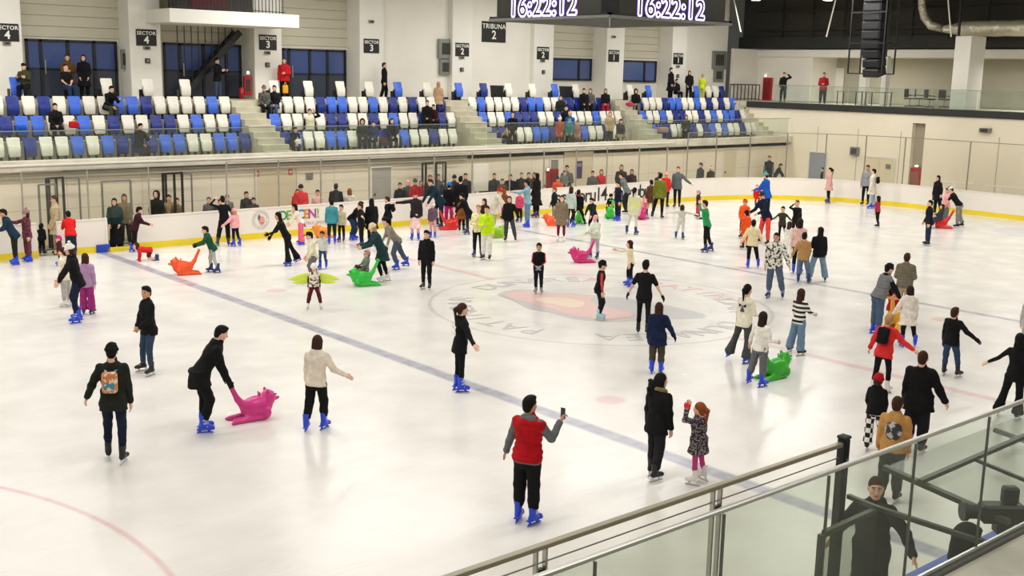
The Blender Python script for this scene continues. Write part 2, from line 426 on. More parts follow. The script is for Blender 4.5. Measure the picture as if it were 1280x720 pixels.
# marks on the boards
HY = HW-.016
logo = empty('board_logo', at_y(326, 275, HY), 0, 'round club badge printed on the white boards', 'logo')
def disc(r0, r1, y, m, name, parent, c=(0, 0), n=40, sx=1., sz=1.):
    V = []; F = []
    for i in range(n):
        t = 2*math.pi*i/n
        for r in (r0, r1): V.append((c[0]+sx*r*math.cos(t), y, c[1]+sz*r*math.sin(t)))
    for i in range(n): j = (i+1) % n; F.append((2*i, 2*i+1, 2*j+1, 2*j))
    return link(name, mesh(V, F, name), parent, m)
RINGM = mat('badge_grey', '#b7b5b5', .5)
disc(.33, .345, 0, RINGM, 'badge_ring', logo); disc(.25, .262, 0, RINGM, 'badge_ring', logo)
for i, ch in enumerate('CLUBUL SPORTIV PATINAJ '):
    a = math.pi/2 - i*2*math.pi/23
    text_on(ch, .085, (.295*math.cos(a), -.002, .295*math.sin(a)), (math.sin(a), 0, -math.cos(a)), (math.cos(a), 0, math.sin(a)), RINGM, logo, .001)
disc(.0, .10, -.003, mat('badge_dark', '#6d6663', .5), 'badge_figure', logo, (-.06, .09), sx=.55, sz=1.1); disc(0, .13, -.004, mat('badge_red', '#d9837f', .5), 'badge_figure', logo, (.05, -.03), sx=.8, sz=1.2)
disc(.05, .065, -.005, BOARDW, 'badge_figure', logo, (.05, .0))
bt = empty('board_lettering', at_y(350, 280, HY), 0, 'colourful DESCEN! lettering with small grey line on the boards', 'lettering')
xs = at_y(352, 272, HY)[0]; step = (at_y(398, 268, HY)[0]-xs)/6.3
for i, (ch, c) in enumerate(zip('DESCEN!', ('#3b9a63', '#7fb54a', '#d0442c', '#3d7fc0', '#e0902a', '#b13aa0', '#7ec04a'))):
    text_on(ch, .5, (xs+step*(i+.25)-bt.location.x, 0, .78-bt.location.z), (1, 0, 0), (0, 0, 1), mat('print_'+'green red blue orange violet teal lime'.split()[i], c, .5), bt, .001, .008)
text_on('A', .36, (xs+step*3.6-bt.location.x, 0, .42-bt.location.z), (1, 0, 0), (0, 0, 1), mat('print_dark', '#3c3a3a', .5), bt, .001, .006)
text_on('CENTRUL SPORTIV', .17, (xs+step*5.6-bt.location.x, 0, .43-bt.location.z), (1, 0, 0), (0, 0, 1), RINGM, bt, .001)
bl = empty('board_lettering', at_y(700, 250, HY), 0, 'dark sectorul4 club lettering on the far white boards', 'lettering')
x0 = at_y(694, 245, HY)[0]; x1 = at_y(838, 236, HY)[0]; TX = 'sectorul4 in cuburi s'
for i, ch in enumerate(TX):
    if ch != ' ': text_on(ch, .92, (x0+(x1-x0)*(i+.5)/len(TX)-bl.location.x, 0, .68-bl.location.z), (1, 0, 0), (0, 0, 1), mat('print_black', '#2b2a2c', .5), bl, .001, .006)
# ---- plexiglass above the boards
def plexi(path, z1, label, postm, every=1, rail=True, zrail=None):
    t = empty('protective_glass', (0, 0, 0), 0, label, 'glass screen')
    P = np.array(path, float)
    V, F = strip(path, .04, .052, 1.14, z1); link('glass_pane', mesh(V, F), t, PLEXI)
    if rail:
        V, F = strip(path, .02, .07, z1, z1+.035); link('top_rail', mesh(V, F), t, postm)
    T = np.gradient(P, axis=0); T /= np.linalg.norm(T, axis=1)[:, None]
    for p, tt in list(zip(P, T))[::every]:
        n = np.array([-tt[1], tt[0]]); c = p+n*.09
        MB().bar((c[0], c[1], 1.12), (c[0], c[1], z1), .04, .05).done('glass_post', postm, t)
    return t
PP = mat('pale_steel_post', '#a29f95', .5, .2)
plexi([(x, HW) for x in (-10.3, -8.2, -6.1)], 2.8, 'clear screen above the boards at the left gates', PP)
plexi([(x, HW) for x in (-3.2, -1.1, .7, 2.9, 6.1, 8.1, 10.2, 12.2, 14.2, 16.2, 18.4, 20.4, 21.9)], 2.85, 'clear screen with thin posts above the long far boards', PP)
plexi([p for p in BP if p[0] >= 21.8 and p[1] > 8] + [(30, y) for y in (7.45, 5.4, 3.3, 1.2, -1, -3.2, -5.4, -7.4)], 3.45, 'tall clear screen with grey posts around the curved far end', mat('grey_post', '#8f8a7e', .5, .2), 2)

# ---- wall below the stand
struct(MB().box((-34, 18.3, 0), (33.3, 18.5, 2.62)).done('wall_north', PANELM))
struct(MB().box((-34, 17.9, 2.6), (33.3, 18.3, 2.98), .02).done('trim_1', mat('ledge_concrete', '#ddd6c4', .6, kind='concrete')))
struct(MB().box((-34, 17.84, 2.80), (23.0, 17.9, 2.87), .01).done('trim_2', mat('pale_strip', '#f1ede4', .4)))
struct(MB().box((-34, 18.1, 2.38), (9.5, 18.3, 2.6)).done('trim_3', mat('grey_beam', '#b9b2a2', .7)))
tag(MB().bar((-8.4, 17.8, 2.62), (9.3, 17.8, 2.58), .05, n=8).done('cable_tray', BLACK), 'thin dark cable tray running under the stand ledge', 'cable tray')
def wall_door(u0, v0, u1, v1, label, m, frame=WALLG, Y=18.3, handle=True):
    a = at_y(u0, v0, Y); b = at_y(u1, v1, Y)
    t = empty('service_door', (a[0], Y, 0), 0, label, 'door'); W = b[0]-a[0]; H = a[2]
    MB().box((0, -.03, 0), (W, 0, H), .01).done('door_leaf', m, t)
    f = MB(); f.box((-.07, -.06, 0), (0, 0, H+.07)); f.box((W, -.06, 0), (W+.07, 0, H+.07)); f.box((0, -.06, H), (W, 0, H+.07)); f.done('door_frame', frame, t)
    if handle: MB().box((.12, -.09, 1.0), (.16, -.03, 1.12), .01).done('handle', BLACK, t)
    return t
DCR = mat('cream_door', '#dccfb0', .5); DGR = mat('grey_door', '#8d8a82', .5)
wall_door(905, 190, 919, 190, 'narrow cream door at the far corner of the under-stand wall', DCR)
wall_door(688, 200, 697, 200, 'narrow grey doorway with a lamp beside the red cabinet', DGR)
wall_door(706, 192, 740, 192, 'wide cream double door behind the lettered boards', DCR)
wall_door(320, 212, 370, 212, 'wide cream door panel behind the white board with the badge', DCR, handle=False)
wd = wall_door(464, 210, 488, 210, 'open grey door in a white frame beside the dark-haired spectators', mat('light_grey_door', '#b1aea4', .4), WHITE)
# red pictogram plates
for i, (u, v, lab) in enumerate(((321, 217, 'small red sign above the wide cream door'), (363, 215, 'small red sign nearer the man in the red jacket'))):
    p = at_y(u, v, 18.26); s = empty('safety_sign', p, 0, lab, 'sign'); MB().box((-.09, -.012, -.12), (.09, .012, .12), .004).done('plate', mat('pale_red_plate', '#c8604f', .5), s); MB().box((-.05, -.016, -.05), (.05, -.012, .03)).done('pictogram', WHITE, s)
p = at_y(387, 220, 18.26); s = empty('wall_box', p, 0, 'grey vent grille on the cream wall', 'vent'); MB().box((-.15, -.03, -.13), (.15, .03, .13), .01).done('grille_frame', GREY, s)
g = MB(); [g.box((-.12, -.04, -.1+.05*i), (.12, -.03, -.08+.05*i)) for i in range(5)]; g.done('slats', STEEL, s)
p = at_y(724, 212, 18.24); s = empty('poster', p, 0, 'dark purple poster on the cream double door', 'poster'); MB().box((-.2, -.01, -.42), (.2, .01, .42), .004).done('sheet', mat('poster_violet', '#453a63', .5), s); MB().box((-.15, -.014, .15), (.15, -.01, .3)).done('title_block', mat('poster_lilac', '#8a83a8', .5), s)
p = at_y(593, 236, 17.2); s = empty('notice_board', (p[0], 17.2, 0), 0, 'white notice board standing behind the boards among spectators', 'notice board')
MB().box((-.02, -.02, 1.05), (.78, .02, 2.25), .01).done('board_face', WHITE, s)
for x in (.05, .7): MB().box((x-.02, -.015, 0), (x+.02, .015, 1.05)).done('leg', BLACK, s)
for u, lab in ((683, 'red fire hose cabinet in the under-stand wall by the doorway'),):
    p = at_y(u, 232, 18.25); s = empty('fire_cabinet', (p[0], 18.2, 0), 0, lab, 'fire cabinet')
    MB().box((0, -.12, .3), (.62, .09, 1.75), .01).done('cabinet_body', RED, s); MB().box((.08, -.14, .5), (.54, -.12, 1.6), .005).done('cabinet_door', mat('dark_red', '#7d1519', .4), s)
# glass bench shelters with dark frames
def shelter(u0, v0, u1, v1, label, depth=1.65, fx=1.1):
    a = at_y(u0, v0, HW+.1); zt = float(a[2]); x = float(a[0])
    t = empty('bench_shelter', (x, HW+.15, 0), 0, label, 'shelter')
    z1 = zt-.18
    pts = [(0, 0), (.0, depth*.4), (0, depth*.85), (0, depth)]
    for i, (px, py) in enumerate(pts): MB().bar((px, py, 0), (px, py, zt+(z1-zt)*py/depth), .07, .07).done('post', BLACK, t)
    MB().bar((0, 0, zt), (0, depth, z1), .07, .07).done('top_bar', BLACK, t)
    MB().bar((0, depth, z1), (fx, depth, z1-.03), .05, .05).done('top_bar', GREY, t); MB().bar((fx, depth, z1-.03), (fx, depth, 0), .05, .05).done('post', GREY, t)
    MB().box((-.006, .02, .9), (.006, depth-.02, z1-.04)).done('glass_pane', PLEXI, t)
    return t
shelter(79, 222, 0, 0, 'dark-framed glass bench shelter by the two open gates')
shelter(228, 216, 0, 0, 'dark-framed glass bench shelter left of the round badge')
shelter(558, 203, 0, 0, 'dark-framed glass bench shelter behind the thickest crowd')
for ua, ub, v, lab in ((48, 69, 231, 'open glass gate panel nearest the left edge of the boards'), (127, 163, 227, 'open glass gate panel above the gate crowded with people')):
    a = at_y(ua, v, 16.6); b = at_y(ub, v, 16.6); t = empty('glass_gate', (a[0], 16.6, 0), 0, lab, 'gate')
    W = b[0]-a[0]; H = a[2]; f = MB(); f.bar((0, 0, .1), (0, 0, H), .06); f.bar((W, 0, .1), (W, 0, H), .06); f.bar((0, 0, H), (W, 0, H), .05); f.bar((0, 0, .12), (W, 0, .12), .05); f.done('gate_frame', GREY, t)
    MB().box((.02, -.005, .15), (W-.02, .005, H-.03)).done('glass_pane', PLEXI, t)

# ---- the stand: terraces, concourse, stairs
F1, F2, F3, FC = 2.72, 3.43, 4.12, 4.85
struct(MB().box((-34, 18.3, 2.4), (33.3, 20.55, F1)).done('floor_stand_front', CONC))
struct(MB().box((-34, 20.55, 2.4), (33.3, 21.4, F2)).done('floor_stand_second', CONC))
struct(MB().box((-34, 21.4, 2.4), (33.3, 22.25, F3)).done('floor_stand_third', CONC))
struct(MB().box((-34, 22.25, 2.4), (33.3, 26.2, FC)).done('floor_concourse', CONC2))
def stairs(xa, xb, label):
    t = empty('aisle_stairs', (xa, 18.9, F1), 0, label, 'stairs'); W = xb-xa
    n = 9; y0, y1 = 0, 22.25-18.9; rise = (FC-F1)/n
    for i in range(n):
        ya = y0+(y1-y0)*i/n
        MB().box((0, ya, -.02 if i == 0 else rise*i-.02), (W, y1+.02, rise*(i+1)), .008).done('step', CONC2, t)
    return t
stairs(.0, 1.2, 'pale aisle stairs in the stand nearest the red-jacketed man'); stairs(11.1, 12.45, 'pale aisle stairs in the stand below the TRIBUNA 2 sign')
stairs(22.6, 23.6, 'pale aisle stairs in the stand left of the last seat block'); stairs(32.78, 33.28, 'narrow aisle stairs at the far end of the stand beside the balcony')
# glass parapet of the far stand
par = empty('stand_parapet', (0, 18.05, 2.98), 0, 'glass parapet with grey handrail along the front of the far stand', 'railing')
for i, x in enumerate(np.arange(-12, 33, 2.5)):
    MB().box((x+.02, -.006, 0), (x+2.48, .006, .98)).done('glass_pane', GLASS, par)
MB().box((-12, -.02, .98), (33.2, .02, 1.01)).done('handrail', mat('rail_grey', '#9aa09a', .4, .5), par)

# seats ------------------------------------------------------------
SEATM = {'W': mat('white_seat_plastic', '#f3efe2', .4, kind='plastic'), 'B': mat('blue_seat_plastic', '#3f6fe0', .4, kind='plastic'), 'N': mat('navy_seat_plastic', '#1a2f86', .4, kind='plastic')}
def slab(prof, w0, w1, th, bend=.0):
    """tapered rounded shell: prof list of (z, y), width interpolated w0..w1 (bottom..top), thickness th"""
    V = []; F = []; n = len(prof); cols = [-1, -.82, -.4, 0, .4, .82, 1]
    for side in (0, 1):
        for i, (z, y) in enumerate(prof):
            t = i/(n-1); w = (w0+(w1-w0)*t)/2
            if i == 0 or i == n-1: w *= .86
            for c in cols: V.append((w*c, y+side*th+bend*(c*c), z))
    m = len(cols)
    for i in range(n-1):
        for j in range(m-1):
            a = i*m+j; F.append((a, a+1, a+m+1, a+m)); b = n*m+a; F.append((b+m, b+m+1, b+1, b))
    for i in range(n-1):
        for j in (0, m-1):
            a = i*m+j; b = n*m+a; q = (a, a+m, b+m, b); F.append(q if j == 0 else q[::-1])
    for j in range(m-1):
        a = j; b = n*m+j; F.append((a+1, a, b, b+1)); a = (n-1)*m+j; b = n*m+a; F.append((a, a+1, b+1, b))
    return V, F
SB = slab([(.20, .02), (.26, .0), (.45, .03), (.60, .06), (.66, .09), (.80, .12), (.845, .135)], .40, .47, .03, -.035)
SP = slab([(.16, -.01), (.20, -.045), (.40, -.05), (.55, -.02), (.58, 0.0)], .36, .44, .03, -.02)
SEATME = {}
for k, m in SEATM.items():
    a = mesh(*SB, 'backrest', True); a.materials.append(m); b = mesh(*SP, 'seat_pan', True); b.materials.append(m); SEATME[k] = (a, b)
mb = MB(); mb.box((-.16, .04, -.06), (-.12, .22, .5)); mb.box((.12, .04, -.06), (.16, .22, .5)); mb.box((-.2, .02, .30), (.2, .06, .34)); BRK = mesh(mb.V, mb.F, 'bracket'); BRK.materials.append(BLACK)
CN = {'W': 'white', 'B': 'blue', 'N': 'navy'}
ORD = 'first second third fourth fifth sixth seventh eighth ninth tenth eleventh twelfth thirteenth fourteenth fifteenth sixteenth seventeenth eighteenth'.split()
def seat(c, x, y, z, lab, grp, name='stadium_seat'):
    o = empty(name, (x, y, z), 0, lab, 'seat', grp)
    for nm, me in (('backrest', SEATME[c][0]), ('seat_pan', SEATME[c][1]), ('bracket', BRK)):
        q = bpy.data.objects.new(nm, me); COL.objects.link(q); q.parent = o
    return o
# each block: rows from the lowest; colours from left to right; None = a person sits there or nothing shows
BLK = {
 'leftmost block': (-.28, -1, [['WWNWWBWBNNNBBWWBBN', 0], ['NBBWWBWNWWNNWBWWB', .25], ['WNWNWBWWBBNWWWWBW', .2]]),
 'block above the round badge': (1.55, 1, [['NBWWBBWNWNWBWWNWW', 0], ['BWWWWNNWWNWBWWNNNW', 0], ['WWWWWNBBWWBWNWNWWN', 0]]),
 'block under the clock': (12.75, 1, [['NNBWWBBNWWWBWWNWB', 0], ['BWWBNNNWWNBWWWBWWW', 0], ['WBWWWWNBBWWNNNWNNN', 0]]),
 'last block by the balcony': (23.95, 1, [['BNNWWNNWNBWBWWNWW', 0], ['BWWBWNNWWNWBWBBNW', 0], ['WNWWWNBBWWBWNWNWB', 0]])}
RY = (20.2, 21.05, 21.9); RZ = (F1, F2, F3); RN = ('bottom', 'middle', 'top')
for bn, (xs_, sd, rows) in BLK.items():
    for r, (pat, off) in enumerate(rows):
        n = len(pat)
        sp_ = .545 if sd > 0 else .558
        for i, c in enumerate(pat):
            if sd > 0: x = xs_ + i*sp_; k = i
            else: x = -.28-(n-1-i)*sp_ - (.0, -.02, .0)[r]; k = n-1-i
            seat(c, x, RY[r], RZ[r]+.06, f"{CN[c]} seat, {ORD[k]} from the {'left ' if sd > 0 else 'right '}aisle end, {RN[r]} row, {bn}", 'stadium seats in rows')
# single seats at the back edge of the concourse
sing = [(21, 'B'), (134, 'W'), (185, 'W'), (232, 'W'), (343, 'W'), (386, 'W'), (426, 'W'), (462, 'W'), (498, 'B'), (534, 'W'), (574, 'B'), (605, 'N'), (636, 'W'), (666, 'W'), (694, 'B'), (720, 'W'),
        (788, 'W'), (811, 'B'), (871, 'B'), (886, 'W'), (895, 'W'), (903, 'N')]
for i, (u, c) in enumerate(sing):
    p = at_y(u, 112, 22.9)
    o = seat(c, p[0], 22.9, FC, f"{CN[c]} single seat, {('number ' if 0 else '')}{ORD[i] if i < 18 else ['nineteenth','twentieth','twenty-first','twenty-second'][i-18]} from the left along the top walkway", 'single seats on the top walkway', 'single_seat')
    MB().box((-.26, .06, .0), (-.22, .3, .42), .01).done('side_panel', BLACK, o); MB().bar((0, .12, 0), (0, .12, .2), .08).done('pedestal', BLACK, o)

# ---- upper wall with columns, recesses, doors, signs
YW, YC = 25.35, 24.2
struct(MB().box((-34, YW, FC), (36, YW+.3, 12.3)).done('wall_north_upper', WALLG))
cols = [(-9.0, -7.48), (-3.28, -1.95), (2.31, 3.66), (7.76, 9.12), (13.22, 14.5), (18.69, 20.08), (24.11, 25.53), (29.62, 30.92)]
for a, b in cols:
    struct(MB().box((a, YC, FC), (b, YW, 12.2), .02).done('column', COLM))
# flush wall fields between columns where there is no recess
struct(MB().box((9.12, YC+.35, FC), (13.22, YW, 12.2)).done('wall_north_field', WALLM))
struct(MB().box((14.5, YC+.35, FC), (18.69, YW, 12.2)).done('wall_north_field', WALLM))
struct(MB().box((30.92, YC+.5, FC), (35.3, YW, 12.2)).done('wall_north_field', WALLM))
# baseboard
struct(MB().box((9.12, YC+.31, FC), (18.69, YC+.36, FC+.1)).done('baseboard_north', BLACK))
def ribbed(xa, xb, z0, z1=12.1):
    m = MB(); z = z0; 
    while z < z1-.05:
        m.box((xa, YW-.05, z), (xb, YW+.01, min(z+.40, z1)), .012); z += .42
    return struct(m.done('wall_cladding', CLAD))
def glazing(idx, ua, ub, v0, v1, splits, label):
    a = at_y(ua, v0, YW-.1); b = at_y(ub, v1, YW-.1); z1 = float(a[2]); z0 = max(float(b[2]), FC) if v1 > 115 else float(b[2]); xa, xb = float(a[0]), float(b[0])
    t = empty('window_%d' % idx, (xa, YW-.12, z0)); t['kind'] = 'structure'; t['label'] = label
    W, H = xb-xa, z1-z0; f = MB(); fr = .1
    f.box((0, 0, 0), (W, .1, fr)); f.box((0, 0, H-fr), (W, .1, H)); f.box((0, 0, 0), (fr, .1, H)); f.box((W-fr, 0, 0), (W, .1, H))
    for s_ in splits: f.box((W*s_-.06, 0, 0), (W*s_+.06, .1, H))
    if v1 > 115: f.box((0, 0, H*.5-.03), (W, .1, H*.5+.03))
    f.done('window_frame', BLACK, t)
    e = [0]+list(splits)+[1]
    for p_, q_ in zip(e[:-1], e[1:]):
        zc_ = H*.48 if v1 > 115 else .05
        MB().box((W*p_+.05, .06, zc_), (W*q_-.05, .08, H-.05)).done('pane', PANE, t)
        if v1 > 115: MB().box((W*p_+.05, .06, .05), (W*q_-.05, .08, zc_)).done('lower_pane', mat('dark_lower_glass', '#3b4250', .2, spec=.8), t)
    if v1 > 115:
        for s_ in splits[:1]: MB().bar((W*s_+.12, -.06, .95), (W*s_+.12, -.06, 1.5), .04).done('door_handle', STEEL, t)
    return t
glazing(1, 31, 149, 48, 124, (.16, .45, .74), 'dark framed glass doors with blue night glass'); ribbed(-7.48, -3.28, float(at_y(60, 46, YW)[2]))
glazing(2, 204, 303, 53, 124, (.2, .5, .8), 'dark framed glass doors behind the black stairs'); ribbed(-1.95, 2.31, float(at_y(220, 51, YW)[2]))
glazing(3, 353, 433, 60, 124, (.1, .42, .7), 'dark framed glass doors by the red-jacketed man'); ribbed(3.66, 7.76, float(at_y(400, 58, YW)[2]))
glazing(4, 690, 739, 72, 101, (.68,), 'strip window with blue night glass'); ribbed(20.08, 24.11, float(at_y(715, 70, YW)[2]))
glazing(5, 778, 820, 75, 103, (.65,), 'strip window with blue night glass'); ribbed(25.53, 29.62, float(at_y(800, 73, YW)[2]))
glazing(6, 856, 891, 77.5, 104, (.65,), 'strip window with blue night glass'); 
def sign(u, v, w, h, Y, l1, l2, label, s1=.2, s2=.42):
    p = at_y(u, v, Y-.03); t = empty('sector_sign', p, 0, label, 'sign')
    MB().box((-w/2, 0, -h/2), (w/2, .03, h/2), .004).done('sign_plate', mat('sign_black', '#16150f', .5), t)
    WM = mat('sign_white', '#f4f2ea', .5)
    text_on(l1, s1, (0, -.006, h*.26), (1, 0, 0), (0, 0, 1), WM, t, .003, .004); text_on(l2, s2, (0, -.006, -h*.16), (1, 0, 0), (0, 0, 1), WM, t, .003, .01)
    return t
sign(9, 40.5, .86, .66, YC, 'SECTOR', '4', 'black SECTOR 4 sign cut by the left edge of the photo')
sign(183, 47, .86, .66, YC, 'SECTOR', '4', 'black SECTOR 4 sign on the column left of the black stairs')
sign(335, 53, .86, .66, YC, 'SECTOR', '3', 'black SECTOR 3 sign on the column by the red fire cabinet')
sign(464.5, 57.5, .86, .66, YC, 'SECTOR', '3', 'black SECTOR 3 sign on the column above the man walking alone')
sign(578, 62, .86, .66, YC, 'SECTOR', '2', 'black SECTOR 2 sign on the column left of the TRIBUNA 2 sign')
sign(617.5, 40, 1.6, 1.05, YC+.35, 'TRIBUNA', '2', 'large black TRIBUNA 2 sign on the plain wall', .34, .6)
sign(679, 66.5, .86, .66, YC, 'SECTOR', '2', 'black SECTOR 2 sign on the column under the scoreboard')
sign(767.5, 70, .86, .66, YC, 'SECTOR', '1', 'black SECTOR 1 sign on the column below the scoreboard corner')
sign(848, 73.5, .86, .66, YC, 'SECTOR', '1', 'black SECTOR 1 sign on the last column before the balcony')
# little fittings on the columns and walls
def fitting(u, v, Y, w, h, d, m, name, label, cat):
    p = at_y(u, v, Y-d); t = empty(name, p, 0, label, cat); MB().box((-w/2, 0, -h/2), (w/2, d, h/2), .01).done('housing', m, t)
    MB().box((-w*.3, -.012, -h*.3), (w*.3, 0, h*.3), .004).done('face', DARKM if m is not DARKM else GREY, t)
where = ['leftmost column', 'column left of the stairs', 'column by the red cabinet', 'column above the lone man', 'column left of TRIBUNA', 'column under the scoreboard', 'column below the scoreboard corner', 'last column']
for (u, v), wl in zip(((9, 54), (184, 60), (335, 66), (465, 27), (578, 72), (679, 76), (768, 46), (848, 83)), where):
    fitting(u, v, YC, .28, .13, .1, GREY, 'emergency_lamp', 'small grey emergency lamp on the ' + wl, 'lamp')
for (u, v), wl in zip(((185, 76), (335, 81), (578, 87), (680, 90), (848, 95)), where[1:4]+where[4:5]+where[7:]):
    fitting(u, v, YC, .2, .2, .08, DARKM, 'wall_camera', 'small round socket fitting on the ' + ('column with the second SECTOR 2 sign' if u == 680 else wl), 'fitting')
fitting(155.5, 74, YC+.6, .25, .8, .1, GREY, 'wall_cabinet', 'tall grey cabinet on the side of the column left of the stairs', 'cabinet')
fitting(558, 61, YC+.3, .9, .95, .12, GREY, 'wall_cabinet', 'upper grey cabinet left of the TRIBUNA sign', 'cabinet'); fitting(557, 84, YC+.3, .65, .75, .12, GREY, 'wall_cabinet', 'lower grey cabinet left of the TRIBUNA sign', 'cabinet')
fitting(900, 75, YC+.5, 1.3, 1.1, .12, GREY, 'wall_cabinet', 'upper grey cabinet beside the last strip window', 'cabinet'); fitting(899, 94, YC+.5, .9, .8, .12, GREY, 'wall_cabinet', 'lower grey cabinet beside the last strip window', 'cabinet')
fitting(310, 107, YC+.3, .34, .85, .14, RED, 'fire_cabinet', 'red fire cabinet on the column edge by the second glass doors', 'fire cabinet')
p = at_y(302, 121, 24.0); t = empty('fire_extinguisher', (p[0], 24.0, FC), 0, 'red fire extinguisher on the walkway below the red cabinet', 'extinguisher')
MB().bar((0, 0, .02), (0, 0, .5), .2, n=16).done('cylinder', RED, t, True); MB().bar((0, 0, .5), (0, 0, .62), .06, n=8).done('valve', BLACK, t)
EM = mat('lamp_glow', '#ffffff', emit='#fff6e0', es=12)
for u, v, Y, lab in ((310, 91, YC, 'glowing lamp above the red fire cabinet'), (685, 212, 18.2, 'glowing lamp beside the narrow grey doorway')):
    t = empty('wall_lamp', at_y(u, v, Y-.06), 0, lab, 'lamp'); MB().box((-.08, 0, -.07), (.08, .06, .07), .02).done('lamp_base', GREY, t); MB().box((-.05, -.03, -.05), (.05, 0, .05), .02).done('lamp_lens', EM, t)
for u, c, lab in ((621, 120, 'black waste bin on the top walkway left of the white single seat'), (707, 118, 'black waste bin on the top walkway behind the standing spectators')):
    p = at_y(u, c, 22.9); t = empty('waste_bin', (p[0], 22.9, FC), 0, lab, 'bin')
    V = []; F = []
    for z, w in ((0, .2), (.7, .25)): V += [(-w, -w, z), (w, -w, z), (w, w, z), (-w, w, z)]
    F = [(3, 2, 1, 0), (0, 1, 5, 4), (1, 2, 6, 5), (2, 3, 7, 6), (3, 0, 4, 7), (4, 5, 6, 7)]
    link('bin_body', mesh(V, F), t, BLACK); MB().box((-.27, -.27, .68), (.27, .27, .74), .02).done('rim', DARKM, t)

# ---- jutting balcony slab with black rail and the black stairs under it
pa = at_y(182, 20, YC); xL = float(pa[0])
best = min(np.arange(19, 24, .05), key=lambda Y: abs(at_y(212, 20, Y)[0]-xL)); YB = float(best)
zT = float(at_y(212, 10, YB)[2]); zB = float(at_y(212, 27.5, YB)[2]); xR = float(at_y(374, 25, YB)[0])
struct(MB().box((xL, YB, zB), (xR, YW, zT), .01).done('floor_gallery', COLM))
t = empty('gallery_railing', (xL, YB+.1, zT), 0, 'black barred railing on the white gallery slab', 'railing')
W = xR-xL-.6
for i in range(int(W/.16)): MB().bar((.1+.16*i, 0, 0), (.1+.16*i, 0, 1.0), .025).done('baluster', BLACK, t) if i < 40 else None
MB().bar((.05, 0, 1.0), (W, 0, 1.0), .05).done('top_bar', BLACK, t); MB().bar((.05, 0, .08), (W, 0, .08), .03).done('bottom_bar', BLACK, t)
dk = empty('gallery_equipment', (xL+.8, YB+1.2, zT), 0, 'dark equipment and seats standing on the white gallery behind the bars', 'equipment')
MB().box((0, 0, 0), (3.4, .8, 1.3), .05).done('dark_cabinet', DARKM, dk); MB().box((.6, -.1, .1), (2.2, 0, 1.2), .03).done('red_panel', mat('maroon_cloth', '#5a2226', .8), dk)
sa = at_y(226, 112, 24.6); sb = at_y(300, 40, 24.6)
t = empty('metal_stairs', (sa[0], 24.6, FC), 0, 'black metal stairs climbing to the gallery in front of the glass doors', 'stairs')
dx, dz = float(sb[0]-sa[0]), float(sb[2]-FC)
MB().bar((0, 0, 0), (dx, 0, dz), .12, .26).done('stringer', BLACK, t); MB().bar((0, .5, 0), (dx, .5, dz), .08, .24).done('stringer', BLACK, t)
for i in range(14): x = dx*(i+.5)/14; MB().box((x-.13, 0, dz*(i+.5)/14), (x+.13, .5, dz*(i+.5)/14+.04)).done('tread', BLACK, t)
for i in range(9): x = -.1+dx*i/9.; MB().bar((x, -.05, dz*i/9. + .1), (x, -.05, zB-FC-.02), .03).done('baluster', BLACK, t)

# ---- end wall and balcony at the far right
XE = 33.3
m = MB(); ny0, ny1 = float(at_x(1154, 190, XE)[1]), float(at_x(1138, 190, XE)[1]); zN = float(at_x(1146, 154, XE)[2])
m.box((XE, ny1, 0), (XE+.3, 21.4, 4.55)); m.box((XE, -26, 0), (XE+.3, ny0, 4.55)); m.box((XE, ny0, zN), (XE+.3, ny1, 4.55)); 
struct(m.done('wall_east', mat('cream_end_wall_panels', '#efe5cf', .6, kind='wall')))
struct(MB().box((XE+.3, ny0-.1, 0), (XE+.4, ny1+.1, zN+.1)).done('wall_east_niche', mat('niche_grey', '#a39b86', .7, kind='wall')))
for i, y in enumerate((16.2, 13.6, 11.0, 5.6, 2.9, .2, -2.5)): struct(MB().box((XE-.012, y-.02, 0), (XE, y+.02, 3.6)).done('trim_%d' % (10+i), mat('joint_grey', '#b5ac98', .7)))
struct(MB().box((XE, -26, 4.5), (45, YW+.3, FC-.02)).done('floor_balcony', CONC2))
struct(MB().box((XE-.12, -26, 4.52), (XE+.02, 21.3, 4.86), .01).done('trim_4', mat('dark_edge', '#2a2b29', .6)))
br = empty('balcony_railing', (XE+.1, 0, FC), 0, 'clear glass railing along the dark edge of the balcony', 'railing')
for i, y in enumerate(np.arange(-18, 19.5, 2.5)): MB().box((-.006, y+.03, 0), (.006, y+2.47, .98)).done('glass_pane', GLASS, br)
MB().box((-.02, -18, .98), (.02, 19.5, 1.01)).done('handrail', mat('rail_grey', '#9aa09a', .4, .5), br)
rp = at_y(913, 108, 24.0); rq = at_y(944, 108, 23.0)
t = empty('stair_railing', (rp[0], 24.0, FC), 0, 'black barred railing at the head of the end stairs', 'railing'); W = 1.9
for i in range(9): MB().bar((W*i/8, -.1*i, 0), (W*i/8, -.1*i, .95), .04).done('baluster', BLACK, t)
MB().bar((0, 0, .95), (W, -.8, .95), .06).done('top_bar', BLACK, t); MB().bar((0, 0, .08), (W, -.8, .08), .04).done('bottom_bar', BLACK, t)
XB = 38.6
yA = float(at_x(915, 90, XB)[1]); y1_ = float(at_x(944, 90, XB)[1]); y2_ = float(at_x(1015, 90, XB-1)[1])
struct(MB().box((XB+1.6, -26, FC), (XB+1.8, YW+4, 12.3)).done('wall_east_upper', mat('balcony_back_wall', '#b3ae9c', .8, kind='wall')))
struct(MB().box((XB-1, y2_, FC), (XB+1.6, y1_, 8.0), .01).done('wall_east_block', WALLM))
struct(MB().box((XB-1.1, -26, 7.55), (XB+1.6, YW, 8.0), .01).done('wall_east_lintel', WALLM))
zA = float(at_x(1000, 60.5, XB-1.2)[2]); zBd = float(at_x(1000, 48, XB-1.2)[2])
struct(MB().box((XB-1.4, -26, zA), (XB-1.1, YW, zBd+.1), .01).done('trim_5', mat('black_band', '#23241f', .7)))
